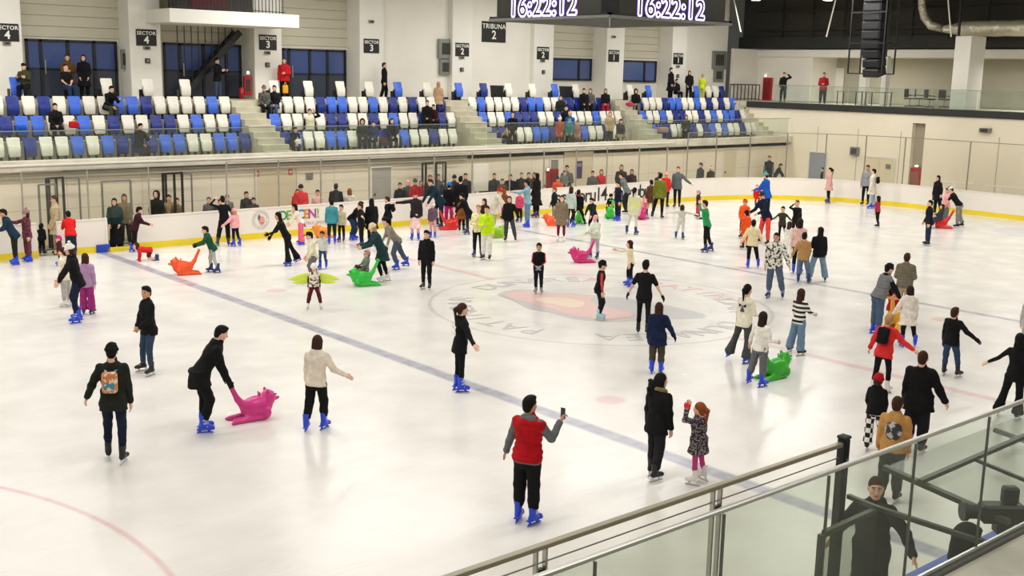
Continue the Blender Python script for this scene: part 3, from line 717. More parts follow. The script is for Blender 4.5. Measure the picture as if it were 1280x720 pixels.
struct(MB().box((XB-1.0, -26, zBd), (XB-.8, YW, 14)).done('wall_east_top', DARKM))
struct(MB().box((35.2, 24.0, FC), (45, 24.3, 8.0)).done('wall_corner', WALLG))
# big column and thinner ones
for i, (ua, ub, v, XX, zt) in enumerate(((1186, 1206, 138, XE+.35, 45), (1043.5, 1052, 120, 36, 0), (1067, 1074, 120, 36.5, 0), (1212, 1219, 130, 35.6, 0))):
    ya = float(at_x(ua, v, XX)[1]); yb = float(at_x(ub, v, XX)[1]); z1 = float(at_x(1195, 45, XX)[2]) if zt else 7.6
    if i == 0: struct(MB().box((XX, yb, FC), (XX+1.5, ya, z1), .02).done('column', COLM))
    elif i == 3: struct(MB().box((XX, yb, FC), (XX+.5, ya, z1), .02).done('column', COLM))
yc = [float(at_x(u, 110, 36)[1]) for u in (1073, 1082, 1098, 1104)]
struct(MB().box((36, yc[1], FC), (36.4, yc[0], 7.6), .02).done('column', COLM)); struct(MB().box((36.2, yc[3], FC), (36.6, yc[2], 7.6), .02).done('column', COLM))
dp = at_x(1046, 100, XB+1.55); t = empty('service_door', (XB+1.55, dp[1]-.0, FC), 0, 'pale door at the back of the balcony behind the red-jacketed person', 'door')
MB().box((-.04, -.5, 0), (0, .5, 2.1), .01).done('door_leaf', WALLM, t); MB().box((-.06, .3, 1.5), (-.04, .45, 1.75)).done('notice', GREY, t)
# end-wall fittings
def xfit(u, v, X, w, h, d, m, name, label, cat, fm=None):
    p = at_x(u, v, X-d); t = empty(name, p, 0, label, cat); MB().box((0, -w/2, -h/2), (d, w/2, h/2), .01).done('housing', m, t)
    MB().box((-.015, -w*.35, -h*.35), (0, w*.35, h*.35), .005).done('face', fm or DARKM, t); return t
xfit(1067, 189, XE, .5, .45, .2, GREY, 'wall_box', 'grey control box on the end wall', 'box')
xfit(1230, 163, XE, .55, .22, .25, GREY, 'wall_camera', 'grey camera cluster high on the end wall', 'camera')
fc = at_x(1142, 222, XE+.1); t = xfit(1142, 223.5, XE+.28, .85, 1.15, .12, RED, 'fire_cabinet', 'red fire cabinet in the niche of the end wall', 'fire cabinet', mat('cabinet_glass', '#8f5a52', .2))
t = empty('wall_lamp', at_x(1146, 207.5, XE+.1), 0, 'glowing lamp above the fire cabinet in the end wall niche', 'lamp'); MB().box((0, -.1, -.05), (.06, .1, .07), .02).done('lamp_base', GREY, t); MB().box((-.03, -.08, -.04), (0, .08, .04), .01).done('lamp_lens', EM, t)
t = xfit(958, 112, XB-1.02, .62, 1.5, .2, RED, 'fire_cabinet', 'tall red fire cabinet at the back of the balcony', 'fire cabinet', mat('dark_red', '#7d1519', .4))
t = empty('wall_lamp', at_x(957.5, 94.5, XB-1.08), 0, 'glowing lamp above the balcony fire cabinet', 'lamp'); MB().box((0, -.06, -.05), (.06, .06, .05), .02).done('lamp_base', GREY, t); MB().box((-.03, -.05, -.04), (0, .05, .04), .01).done('lamp_lens', EM, t)
def xdoor(ua, ub, v0, label, m, two=False):
    a = at_x(ua, v0, XE); b = at_x(ub, v0, XE); t = empty('service_door', (XE, b[1], 0), 0, label, 'door'); W = float(a[1]-b[1]); H = float(a[2])
    if two:
        MB().box((-.03, 0, 0), (0, W/2-.01, H), .01).done('door_leaf', m, t); MB().box((-.03, W/2+.01, 0), (0, W, H), .01).done('door_leaf', m, t)
        MB().box((-.05, .2, H-.55), (-.03, .5, H-.3)).done('notice', GREY, t)
    else: MB().box((-.03, 0, 0), (0, W, H), .01).done('door_leaf', m, t)
    f = MB(); f.box((-.05, -.06, 0), (0, 0, H+.06)); f.box((-.05, W, 0), (0, W+.06, H+.06)); f.box((-.05, 0, H), (0, W, H+.06)); f.done('door_frame', WALLG, t)
xdoor(1013, 1034, 190, 'grey-blue door in the end wall behind the pink coat', mat('grey_blue_door', '#8f949c', .4)); xdoor(1082, 1119, 196, 'cream double door in the end wall', DCR, True)
for ua, ub, lab in ((1178, 1218, 'white bench rail behind the end boards, nearer one'), (1232, 1280, 'white bench rail behind the end boards at the photo edge')):
    a = at_x(ua, 228, 32.2); b = at_x(ub, 234, 32.2); t = empty('bench_rail', (32.2, b[1], 0), 0, lab, 'bench'); W = float(a[1]-b[1])
    MB().box((-.04, 0, 1.22), (.04, W, 1.3), .01).done('top_board', WHITE, t); MB().box((-.03, W*.55, 0), (.03, W*.55+.25, 1.22), .01).done('support', WHITE, t)
# balcony furniture
for i, (u, v) in enumerate(((1062, 121), (1098, 122))):
    p = at_x(u, v, 34.6); t = empty('high_table', (34.6, p[1], FC), 0, ('glass' if 0 else 'thin-legged') + ' table on the balcony ' + ('nearer the red-jacketed person' if i == 0 else 'under the hanging loudspeakers'), 'table')
    MB().box((-.35, -.7, .72), (.35, .7, .76), .01).done('table_top', GREY, t)
    for sx in (-1, 1):
        for sy in (-1, 1): MB().bar((sx*.3, sy*.6, 0), (sx*.3, sy*.6, .72), .04).done('leg', BLACK, t)
for i, (u, v) in enumerate(((1137, 127), (1149, 126), (1162, 127), (1180, 129))):
    p = at_x(u, v, 34.9+.9*(i % 2)); t = empty('office_chair', (p[0], p[1], FC), .5*i, 'black chair on the balcony, ' + ('first', 'second', 'third', 'fourth')[i] + ' of four from the loudspeakers', 'chair', None)
    MB().box((-.24, -.24, .42), (.24, .24, .49), .03).done('seat', BLACK, t); MB().box((-.22, .2, .52), (.22, .26, 1.0), .03).done('backrest', BLACK, t)
    for s in (-1, 1): MB().bar((s*.24, -.2, .62), (s*.24, .2, .65), .04).done('armrest', BLACK, t)
    MB().bar((0, 0, .08), (0, 0, .42), .05, n=8).done('column_stem', GREY, t)
    b_ = MB()
    for k in range(5): a = 2*math.pi*k/5; b_.bar((0, 0, .08), (.27*math.cos(a), .27*math.sin(a), .04), .04)
    b_.done('star_base', BLACK, t)

# ---- scoreboard cube hung over the centre ice
S = 2.25; zb, zt_ = 7.56, 10.5
t = empty('scoreboard', (0, 0, zb), 0, 'dark hanging scoreboard cube showing the clock on two faces', 'scoreboard')
MB().box((-S+.25, -S+.25, .12), (S-.25, S-.25, zt_-zb), .02).done('cube_core', BLACK, t)
SCR = mat('screen_dark', '#1d1e18', .25, emit='#44443a', es=.25)
MB().box((-S+.3, -S, .12), (S-.3, -S+.2, 2.6), .02).done('screen_panel', SCR, t); MB().box((-S, -S+.3, .12), (-S+.2, S-.3, 2.6), .02).done('screen_panel', SCR, t)
MB().box((S-.2, -S+.3, .12), (S, S-.3, 2.6), .02).done('screen_panel', SCR, t); MB().box((-S+.3, S-.2, .12), (S-.3, S, 2.6), .02).done('screen_panel', SCR, t)
for sx in (-1, 1):
    for sy in (-1, 1):
        MB().prism([(sx*(S-.3), sy*S), (sx*S, sy*(S-.3)), (sx*(S-.3), sy*(S-.3))], 2, .05, 2.7).done('corner_fin', BLACK, t)
f = MB(); f.box((-S, -S, .06), (S, -S+.1, .14)); f.box((-S, S-.1, .06), (S, S, .14)); f.box((-S, -S, .06), (-S+.1, S, .14)); f.box((S-.1, -S, .06), (S, S, .14)); f.done('bottom_frame', BLACK, t)
g = MB(); ap = -.06
for k in range(9):
    w_ = S*(1-k/9.); z_ = .06+(ap-.06)*k/9.
    for a_, b_2 in (((-w_, -w_), (w_, -w_)), ((w_, -w_), (w_, w_)), ((w_, w_), (-w_, w_)), ((-w_, w_), (-w_, -w_))): g.bar((*a_, z_), (*b_2, z_), .03 if k else .06)
for a_ in ((-S, -S), (S, -S), (S, S), (-S, S)): g.bar((*a_, .06), (0, 0, ap), .03)
g.done('grille', GREY, t)
MB().quad((-S+.05, -S+.05, .10), (-S+.05, S-.05, .10), (S-.05, S-.05, .10), (S-.05, -S+.05, .10)).done('tray', mat('tray_grey', '#8d8980', .6), t)
DG = mat('digit_dark', '#2a1a4a', .4, emit='#241640', es=.6); DW = mat('digit_white', '#ffffff', .4, emit='#f2eeff', es=1.5); DPu = mat('digit_violet', '#7a52c8', .4, emit='#7448d8', es=.9)
zd = (float(at_y(838, 12, -S)[2])+float(at_y(838, 12, -S)[2]))/2-zb
for (ax, cx, ey) in (('y', float(at_y(838, 12, -S)[0]), 0), ('x', float(at_x(678, 9, -S)[1]), 0)):
    zz = (float(at_y(838, 11, -S)[2]) if ax == 'y' else float(at_x(679, 8.5, -S)[2]))-zb
    for off, m_, r_ in ((0, DPu, .062), (.008, DW, .042), (.016, DG, 0)):
        e = S+.012+off
        if ax == 'y': text_outline('16:22:12', .66, (cx, -e, zz), (1, 0, 0), (0, 0, 1), m_, t, r_)
        else: text_outline('16:22:12', .66, (-e, cx, zz), (0, -1, 0), (0, 0, 1), m_, t, r_)
for sx in (-1, 1):
    for sy in (-1, 1): MB().bar((sx*(S-.6), sy*(S-.6), zt_-zb), (sx*(S-.6), sy*(S-.6), 12.1-zb), .05, n=8).done('hanger', STEEL, t)

# ---- line-array loudspeaker in its frame
bx = 26.0; pb = at_x(1089, 95, bx); yb_ = float(pb[1]); z0 = float(pb[2])
t = empty('loudspeaker_array', (bx, yb_, z0), 0, 'tall black line-array loudspeaker hanging in a black frame', 'loudspeaker')
for k in range(11):
    tilt = max(0, (4-k))*.06
    o = MB().box((-.35, -.5+.015*max(0, 5-k), 0), (.35, .5-.015*max(0, 5-k), .40), .04).done('speaker_box', mat('speaker_black', '#0e0e0f', .6), t); o.location = (max(0, 4-k)*.07, 0, .42*k); o.rotation_euler = (0, -tilt, 0)
    MB().box((-.37, -.4, .05), (-.35, .4, .35), .01).done('grille', BLACK, o)
f = MB(); zf = .1
for yy in (-.85, .95):
    for xx in (-.5, .5): f.bar((xx, yy, zf), (xx, yy, 5.6), .06)
for zz in (zf, 1.5, 2.9, 4.3):
    for xx in (-.5, .5): f.bar((xx, -.85, zz), (xx, .95, zz), .05)
    for yy in (-.85, .95): f.bar((-.5, yy, zz), (.5, yy, zz), .05)
f.done('rigging_frame', BLACK, t)
for yy in (-.55, .62): MB().bar((.2, yy, .9), (.2, yy, 5.6), .14, n=8).done('cable_bundle', BLACK, t)

# ---- silver air duct
du = []
for (u, v) in ((1152, -25), (1153, 10), (1156, 22), (1164, 32), (1180, 36), (1290, 35), (1380, 34)): du.append(at_x(u, v, 36.4))
def tube(P, r, n=16):
    P = np.array(P, float); V = []; F = []; T = np.gradient(P, axis=0)
    up = np.array([1., 0, 0])
    rr = r if hasattr(r, '__len__') else [r]*len(P)
    for p, d, q in zip(P, T, rr):
        d = d/np.linalg.norm(d); x = np.cross(d, up); x /= np.linalg.norm(x); y = np.cross(x, d)
        for i in range(n): a = 2*math.pi*i/n; V.append(tuple(p+q*(x*math.cos(a)+y*math.sin(a))))
    for k in range(len(P)-1):
        for i in range(n): j = (i+1) % n; F.append((k*n+i, k*n+j, (k+1)*n+j, (k+1)*n+i))
    F.append(tuple(range(n))); F.append(tuple(range((len(P)-1)*n, len(P)*n))[::-1]); return V, F
FOIL = mat('silver_foil_duct', '#d8d4c2', .25, .9, kind='foil')
t = empty('air_duct', (0, 0, 0), 0, 'silver foil air duct bending along the dark upper wall', 'duct')
V, F = tube(du[:5], .24); link('duct_elbow', mesh(V, F, smooth=True), t, FOIL)
seg = [du[4]+(du[6]-du[4])*k/14 for k in range(15)]; V, F = tube(seg, [.2, .3]+[.42+.02*(k % 2) for k in range(13)]); link('duct_run', mesh(V, F, smooth=True), t, FOIL)
for i, (ua, va, ub, vb, X) in enumerate(((1044, 2, 1033, 46, 30), (917.5, 0, 926, 40, 31), (1185, 0, 1189, 46, 33))):
    a = at_x(ua, va, X); b = at_x(ub, vb, X); d = (a-b)/np.linalg.norm(a-b)
    tag(MB().bar(b, a+d*2.5, .07, n=8).done('hanging_cord', WHITE), ('pale cord hanging beside the loudspeaker array', 'pale cord hanging at the corner beside the scoreboard', 'pale cord hanging in front of the silver duct')[i], 'cord')
tag(MB().bar(at_x(1198.5, 45, 35.5), at_x(1203, -20, 35.5), .16, n=8).done('drop_pipe', BLACK), 'dark vertical pipe above the big white balcony column', 'pipe')
f = MB()
for zz in (9.2, 10.3):
    f.bar((37.2, -24, zz), (37.2, 24, zz), .12)
for y in np.arange(-22, 24, 2.2): f.bar((37.2, y, 8.6), (37.2, y, 11.5), .09)
struct(f.done('trim_6', mat('dark_truss', '#24231f', .8)))
for i, (u, v) in enumerate(((945, -1), (1035, -1))):
    p = at_x(u, v, 26.5-i); t = empty('high_bay_lamp', p, 0, ('bright ceiling lamp above the corner beside the scoreboard', 'bright ceiling lamp left of the loudspeaker array')[i], 'lamp')
    MB().bar((0, 0, 0), (0, 0, .25), .5, n=16).done('lamp_housing', GREY, t); MB().bar((0, 0, -.05), (0, 0, 0), .42, n=16).done('lamp_lens', mat('lamp_bright', '#ffffff', emit='#fff3d8', es=30), t)
    MB().bar((0, 0, .25), (0, 0, 1.4), .03, n=6).done('suspension', BLACK, t)
struct(MB().box((-34, -30, 12.2), (46, 30, 12.4)).done('ceiling', mat('ceiling_pale', '#b8b6ae', .8)))
struct(MB().box((-34.3, -30, 0), (-34, 30, 12.2)).done('wall_west', WALLM)); struct(MB().box((-34, -30.2, 0), (46, -30, 12.2)).done('wall_south', WALLM))
struct(MB().box((40.4, 25.65, 0), (46, 30, 12.2)).done('wall_corner_block', WALLG))

# ---- near side: glass railing, walkway, rink screen, bench shelter
YN = -18.0; ZN = 3.05
struct(MB().box((-34, -30, ZN-.4), (46, YN-.05, ZN-.05)).done('floor_near_stand', mat('near_concrete', '#c2beb0', .8, kind='concrete')))
struct(MB().box((-34, YN-.05, ZN-.45), (46, YN+.012, ZN-.02), .004).done('trim_7', mat('near_edge', '#55554f', .6)))
nr = empty('near_railing', (0, YN, ZN), 0, 'large clear glass railing with steel handrail crossing the near corner', 'railing')
jx = [float(at_y(u, v, YN)[0]) for u, v in ((744, 700), (905, 640), (1035, 590), (1140, 550), (1238, 512))]
st = (jx[-1]-jx[0])/4
js = [jx[0]+st*k for k in range(-6, 14)]
for a, b in zip(js[:-1], js[1:]):
    MB().box((a+.006, -.006, -.01), (b-.006, .006, .96)).done('glass_pane', GLASSN, nr)
    MB().box((a-.004, -.009, -.01), (a+.004, .009, .96)).done('edge_strip', mat('edge_dark', '#6f736d', .4, .3), nr)
MB().box((js[0], -.015, .972), (js[-1], .015, 1.0), .006).done('handrail', mat('satin_rail', '#b2b2aa', .35, .5), nr); MB().box((js[0], -.010, -.02), (js[-1], .010, .004), .003).done('base_rail', mat('bright_rail', '#d8d8d2', .3, .6), nr)
# rink screen on the near boards
xs2 = -12.72
ns_ = empty('near_rink_screen', (0, -HW, 0), 0, 'clear rink screen with pale top rail ending at the tall black post', 'glass screen')
MB().box((-27, -.056, 1.14), (xs2, -.044, 2.93)).done('glass_pane', PLEXI, ns_)
MB().box((-27, -.075, 2.93), (xs2, -.02, 2.97), .005).done('top_rail', mat('bronze_rail', '#a9a18c', .4, .4), ns_)
MB().bar((-27, -.04, 2.82), (xs2, -.04, 2.82), .012, n=6).done('wire', GREY, ns_)
for u, v in ((670, 682), (890, 610)):
    x = float(at_y(u, v, -HW)[0])
    MB().bar((x-.045, -.05, 1.1), (x-.045, -.05, 2.93), .018, .04).bar((x+.045, -.05, 1.1), (x+.045, -.05, 2.93), .018, .04).done('double_post', STEEL, ns_)
    MB().box((x-.03, -.06, 2.72), (x+.03, -.02, 2.78), .005).done('clamp', BLACK, ns_)
tp = empty('screen_post', (xs2, -HW-.05, 0), 0, 'tall black post at the end of the near rink screen', 'post')
MB().box((-.045, -.045, 0), (.045, .045, 3.0), .01).done('post', BLACK, tp); MB().box((-.052, -.052, 3.0), (.052, .052, 3.03), .01).done('cap', DARKM, tp)
for k in (1.5, 2.2, 2.8): MB().bar((0, -.04, k), (0, -.06, k), .03, n=8).done('bolt', STEEL, tp)
# bench shelter with sloping tinted roof
bs = empty('bench_shelter', (0, 0, 0), 0, 'dark-framed players bench shelter with tinted roof behind the near glass', 'shelter')
A = at_y(1105, 584, -16.15); B_ = at_y(1262, 653, -17.35); A2 = np.array([-5.5, A[1], A[2]]); B2 = np.array([-5.5, B_[1], B_[2]])
def onroof(t, x): 
    a = A+(B_-A)*t; q = a.copy(); q[0] = a[0]+(x); return q
MB().quad(A, B_, B2, A2).done('roof_panel', GLASSD, bs)
dk_ = mat('shelter_bar', '#5f6058', .5, .3)
MB().bar(A, B_, .065, .045).done('roof_bar', dk_, bs)
a1 = at_y(1150, 602, -16.55); a2_ = a1+np.array([3.4, 0, .05]); MB().bar(a1, a2_, .05, .04).done('roof_bar', dk_, bs)
a3 = at_y(1218, 574, -16.55); a4 = at_y(1290, 604, -17.1); MB().bar(a3, a4, .035, .03).done('roof_bar', dk_, bs)
a5 = at_y(1242, 537, -16.15); a6 = at_y(1300, 558, -16.6); MB().bar(a5, a6, .05, .04).done('roof_bar', dk_, bs)
c1 = at_y(1060, 620, -16.0); c2 = at_y(1094, 634, -16.3); c3 = at_y(1236, 680, -17.3); c4 = at_y(1030, 668, -17.0); c5 = np.array([c4[0], c4[1], 1.2])
MB().bar(c1, c2, .045, .04).done('side_bar', dk_, bs); MB().bar(c2, c3, .05, .04).done('side_bar', dk_, bs); 
MB().bar(at_y(1096, 637, -16.3), at_y(1030, 667, -16.3), .05, .05).done('side_bar', dk_, bs)
e1 = at_y(1027, 668, -16.3); MB().bar(e1, (e1[0], e1[1], .2), .05, .05).done('side_post', dk_, bs)
e2 = at_y(1096, 637, -16.3); MB().box((e1[0], -16.306, .2), (e2[0], -16.294, e1[2])).done('side_pane', GLASSD, bs)
tag(MB().box((-12.5, -17.6, 0), (-5, -17.2, .45), .03).done('player_bench', mat('bench_wood', '#6e6a5f', .6)), 'low players bench behind the near boards', 'bench')
struct(MB().box((-34, -18.1, 0), (46, -17.9, ZN-.4)).done('wall_near_low', CONC))

# ================================================================ FIGURES: signed-distance modelling meshed with surface nets
class Fld:
    def __init__(s, lo, hi, h):
        s.lo = np.array(lo, float); s.h = h; s.n = np.maximum(4, np.ceil((np.array(hi, float)-s.lo)/h).astype(int)+1)
        s.ax = [s.lo[i]+h*np.arange(s.n[i]) for i in range(3)]; s.F = np.full(tuple(s.n), .6, np.float32)
    def sub(s, lo, hi):
        sl = []
        for i in range(3):
            a = int(max(0, math.floor((lo[i]-s.lo[i])/s.h))); b = int(min(s.n[i], math.ceil((hi[i]-s.lo[i])/s.h)+1))
            if b <= a: return None, None
            sl.append(slice(a, b))
        return tuple(sl), (s.ax[0][sl[0]][:, None, None], s.ax[1][sl[1]][None, :, None], s.ax[2][sl[2]][None, None, :])
    def mn(s, sl, d, k):
        a = s.F[sl]
        if k <= 0: s.F[sl] = np.minimum(a, d); return
        h = np.clip(.5+.5*(d-a)/k, 0, 1); s.F[sl] = d*(1-h)+a*h-k*h*(1-h)
    def cone(s, a, b, ra, rb, k=.02, sq=None):
        a = np.array(a, float); b = np.array(b, float); r = max(ra, rb)+.07
        sl, P = s.sub(np.minimum(a, b)-r, np.maximum(a, b)+r)
        if sl is None: return s
        ab = b-a; L = float(ab@ab)+1e-9
        x, y, z = P[0]-a[0], P[1]-a[1], P[2]-a[2]
        t = np.clip((x*ab[0]+y*ab[1]+z*ab[2])/L, 0, 1)
        d = np.sqrt((x-t*ab[0])**2+(y-t*ab[1])**2+(z-t*ab[2])**2)-(ra+(rb-ra)*t)
        s.mn(sl, d, k); return s
    def ell(s, c, r, k=.02, A=None, subtract=False):
        c = np.array(c, float); r = np.array(r, float); m = r.max()+.06
        sl, P = s.sub(c-m, c+m)
        if sl is None: return s
        x, y, z = P[0]-c[0], P[1]-c[1], P[2]-c[2]
        if A is not None: x, y, z = A[0][0]*x+A[0][1]*y+A[0][2]*z, A[1][0]*x+A[1][1]*y+A[1][2]*z, A[2][0]*x+A[2][1]*y+A[2][2]*z
        k0 = np.sqrt((x/r[0])**2+(y/r[1])**2+(z/r[2])**2); k1 = np.sqrt((x/r[0]**2)**2+(y/r[1]**2)**2+(z/r[2]**2)**2)+1e-6
        d = k0*(k0-1)/k1
        if subtract: s.F[sl] = np.maximum(s.F[sl], -d)
        else: s.mn(sl, d, k)
        return s
    def loft(s, o, A, zk, wk, dk, yk, k=.03, zlo=None, zhi=None):
        """profile body: frame rows A (x right, y forward, z up) at o; half widths wk, half depths dk, y offsets yk over zk"""
        o = np.array(o, float); m = max(max(wk), max(dk))+.08
        e0 = o+A[2]*zk[0]; e1 = o+A[2]*zk[-1]
        sl, P = s.sub(np.minimum(e0, e1)-m, np.maximum(e0, e1)+m)
        if sl is None: return s
        x, y, z = P[0]-o[0], P[1]-o[1], P[2]-o[2]
        x, y, z = (A[i][0]*x+A[i][1]*y+A[i][2]*z for i in range(3))
        w = np.interp(z, zk, wk); dd = np.interp(z, zk, dk); y = y-np.interp(z, zk, yk)
        q = np.sqrt((x/w)**2+(y/dd)**2); d = (q-1)*np.minimum(w, dd)*.9
        d = np.maximum(d, np.maximum(zk[0]-z if zlo is None else zlo-z, z-(zk[-1] if zhi is None else zhi)))
        s.mn(sl, d.astype(np.float32), k); return s
    def box(s, c, r, rad=.02, A=None, k=.01):
        c = np.array(c, float); r = np.array(r, float); m = np.linalg.norm(r)+.06
        sl, P = s.sub(c-m, c+m)
        if sl is None: return s
        x, y, z = P[0]-c[0], P[1]-c[1], P[2]-c[2]
        if A is not None: x, y, z = (A[i][0]*x+A[i][1]*y+A[i][2]*z for i in range(3))
        q = [np.abs(v)-(rr-rad) for v, rr in zip((x, y, z), r)]
        d = np.sqrt(sum(np.maximum(v, 0)**2 for v in q))+np.minimum(np.maximum(np.maximum(q[0], q[1]), q[2]), 0)-rad
        s.mn(sl, d, k); return s
    def cut(s, p, n):
        n = np.array(n, float); n /= np.linalg.norm(n); p = np.array(p, float)
        d = (s.ax[0][:, None, None]-p[0])*n[0]+(s.ax[1][None, :, None]-p[1])*n[1]+(s.ax[2][None, None, :]-p[2])*n[2]
        s.F = np.maximum(s.F, d.astype(np.float32)); return s
    def ripple(s, amp, seed=0., f=1.):
        x, y, z = s.ax[0][:, None, None]*f, s.ax[1][None, :, None]*f, s.ax[2][None, None, :]*f
        s.F = s.F + (amp*(np.sin(19*x+3*np.sin(11*z+seed)+seed)*np.sin(23*z+4*np.sin(9*y+seed)+2*seed)+.5*np.sin(37*z+13*x+5*y+seed))).astype(np.float32); return s
    def rings(s, amp, step):
        s.F = s.F + (amp*np.cos(2*math.pi*s.ax[2]/step)[None, None, :]).astype(np.float32); return s
    def net(s):
        F = s.F; I = F < 0; n = s.n
        c = np.zeros(tuple(n-1), np.int8)
        for a in (0, 1):
            for b in (0, 1):
                for d in (0, 1): c += I[a:n[0]-1+a, b:n[1]-1+b, d:n[2]-1+d]
        act = (c > 0) & (c < 8); ids = np.full(act.shape, -1, np.int32); m = int(act.sum())
        if m == 0: return np.zeros((0, 3)), np.zeros((0, 4), np.int32)
        ids[act] = np.arange(m); ii, jj, kk = np.nonzero(act)
        acc = np.zeros((m, 3)); cnt = np.zeros(m)
        for ax in range(3):
            o1, o2 = [q for q in range(3) if q != ax]
            for p in (0, 1):
                for q in (0, 1):
                    off = [0, 0, 0]; off[o1] = p; off[o2] = q; A0 = (ii+off[0], jj+off[1], kk+off[2])
                    off[ax] = 1; A1 = (ii+off[0], jj+off[1], kk+off[2]); off[ax] = 0
                    f0, f1 = F[A0], F[A1]; g = (f0 < 0) != (f1 < 0); t = np.where(g, f0/(f0-f1+1e-12), 0)
                    v = np.zeros((m, 3)); v[:, o1] = p; v[:, o2] = q; v[:, ax] = t; acc += v*g[:, None]; cnt += g
        V = acc/cnt[:, None]+np.stack([ii, jj, kk], 1); V = V*s.h+s.lo
        Q = []
        for ax in range(3):
            o1, o2 = (ax+1) % 3, (ax+2) % 3
            sl0 = [slice(1, n[q]-1) for q in range(3)]; sl0[ax] = slice(0, n[ax]-1); sl1 = list(sl0); sl1[ax] = slice(1, n[ax])
            a, b = I[tuple(sl0)], I[tuple(sl1)]; e = a != b
            P = np.stack(np.nonzero(e), 1)
            if len(P) == 0: continue
            dirn = a[tuple(P.T)]
            P = P+np.array([0 if q == ax else 1 for q in range(3)])
            def idx(d1, d2):
                C = P.copy(); C[:, o1] -= d1; C[:, o2] -= d2; return ids[tuple(C.T)]
            q = np.stack([idx(1, 1), idx(0, 1), idx(0, 0), idx(1, 0)], 1)
            q[~dirn] = q[~dirn][:, ::-1]; Q.append(q)
        return V, np.concatenate(Q)
    def mesh(s, name='m'): V, Q = s.net(); return mesh(V, Q, name, True)

# ---- shared head, hand, hair, skate meshes (arrays)
def head_arrays(h):
    f = Fld((-.12, -.14, -.2), (.12, .15, .15), h)
    f.ell((0, -.012, .024), (.074, .093, .096), .01); f.ell((0, .018, -.05), (.056, .066, .066), .03); f.ell((0, .055, -.085), (.03, .03, .026), .025)
    f.cone((0, -.018, -.05), (0, -.03, -.19), .054, .06, .02)
    f.cone((-.035, .072, .034), (.035, .072, .034), .014, .014, .015)
    for s_ in (-1, 1):
        f.ell((s_*.047, .052, -.022), (.022, .02, .02), .02); f.ell((s_*.031, .096, .012), (.017, .014, .012), subtract=True)
    f.cone((0, .088, .012), (0, .108, -.022), .008, .0135, .012); f.cone((-.012, .092, -.028), (.012, .092, -.028), .009, .009, .008)
    f.ell((0, .083, -.058), (.025, .013, .008), .006)
    for s_ in (-1, 1): f.ell((s_*.076, -.006, -.002), (.010, .02, .032), .008)
    V, Q = f.net()
    c = V[Q].mean(1); mi = np.zeros(len(Q), np.int32)
    mi[(np.abs(c[:, 0]) < .023) & (c[:, 1] > .084) & (np.abs(c[:, 2]+.058) < .008)] = 2
    mi[(np.abs(np.abs(c[:, 0])-.031) < .017) & (c[:, 1] > .07) & (np.abs(c[:, 2]-.036) < .006)] = 1
    mi[(np.abs(np.abs(c[:, 0])-.031) < .012) & (c[:, 1] > .07) & (np.abs(c[:, 2]-.012) < .0065)] = 1
    return V, Q, mi
def hand_arrays(curl, h=.0055, spread=0.):
    f = Fld((-.075, -.075, -.215), (.04, .085, .03), h)
    f.cone((0, 0, .02), (0, 0, -.02), .024, .026, .01); f.box((0, 0, -.055), (.0155, .041, .043), .014, k=.015)
    for y, L, i in ((.030, .072, 0), (.010, .080, 1), (-.011, .075, 2), (-.031, .058, 3)):
        p = np.array([0, y, -.088]); ang = .12+curl*.35
        for j, fr in enumerate((.46, .3, .24)):
            q = p+np.array([-math.sin(ang), spread*(y*2.2)*fr, -math.cos(ang)])*L*fr; f.cone(p, q, .0088-.001*j, .0080-.001*j, .004); p = q; ang += curl*.75
    p0 = np.array([0, .032, -.02]); p1 = np.array([-.012-.01*curl, .062-.012*curl, -.055]); p2 = np.array([-.028-.012*curl, .066-.024*curl, -.09])
    f.cone(p0, p1, .014, .0105, .008); f.cone(p1, p2, .0102, .0085, .004)
    return f.net()
HEADS = [head_arrays(.0062), head_arrays(.0095), head_arrays(.014)]
HANDS = {c: [hand_arrays(v, .0050, sp), hand_arrays(v, .0075, sp)] for c, v, sp in (('relax', .45, 0), ('grip', 1.15, 0), ('open', .08, 1.))}

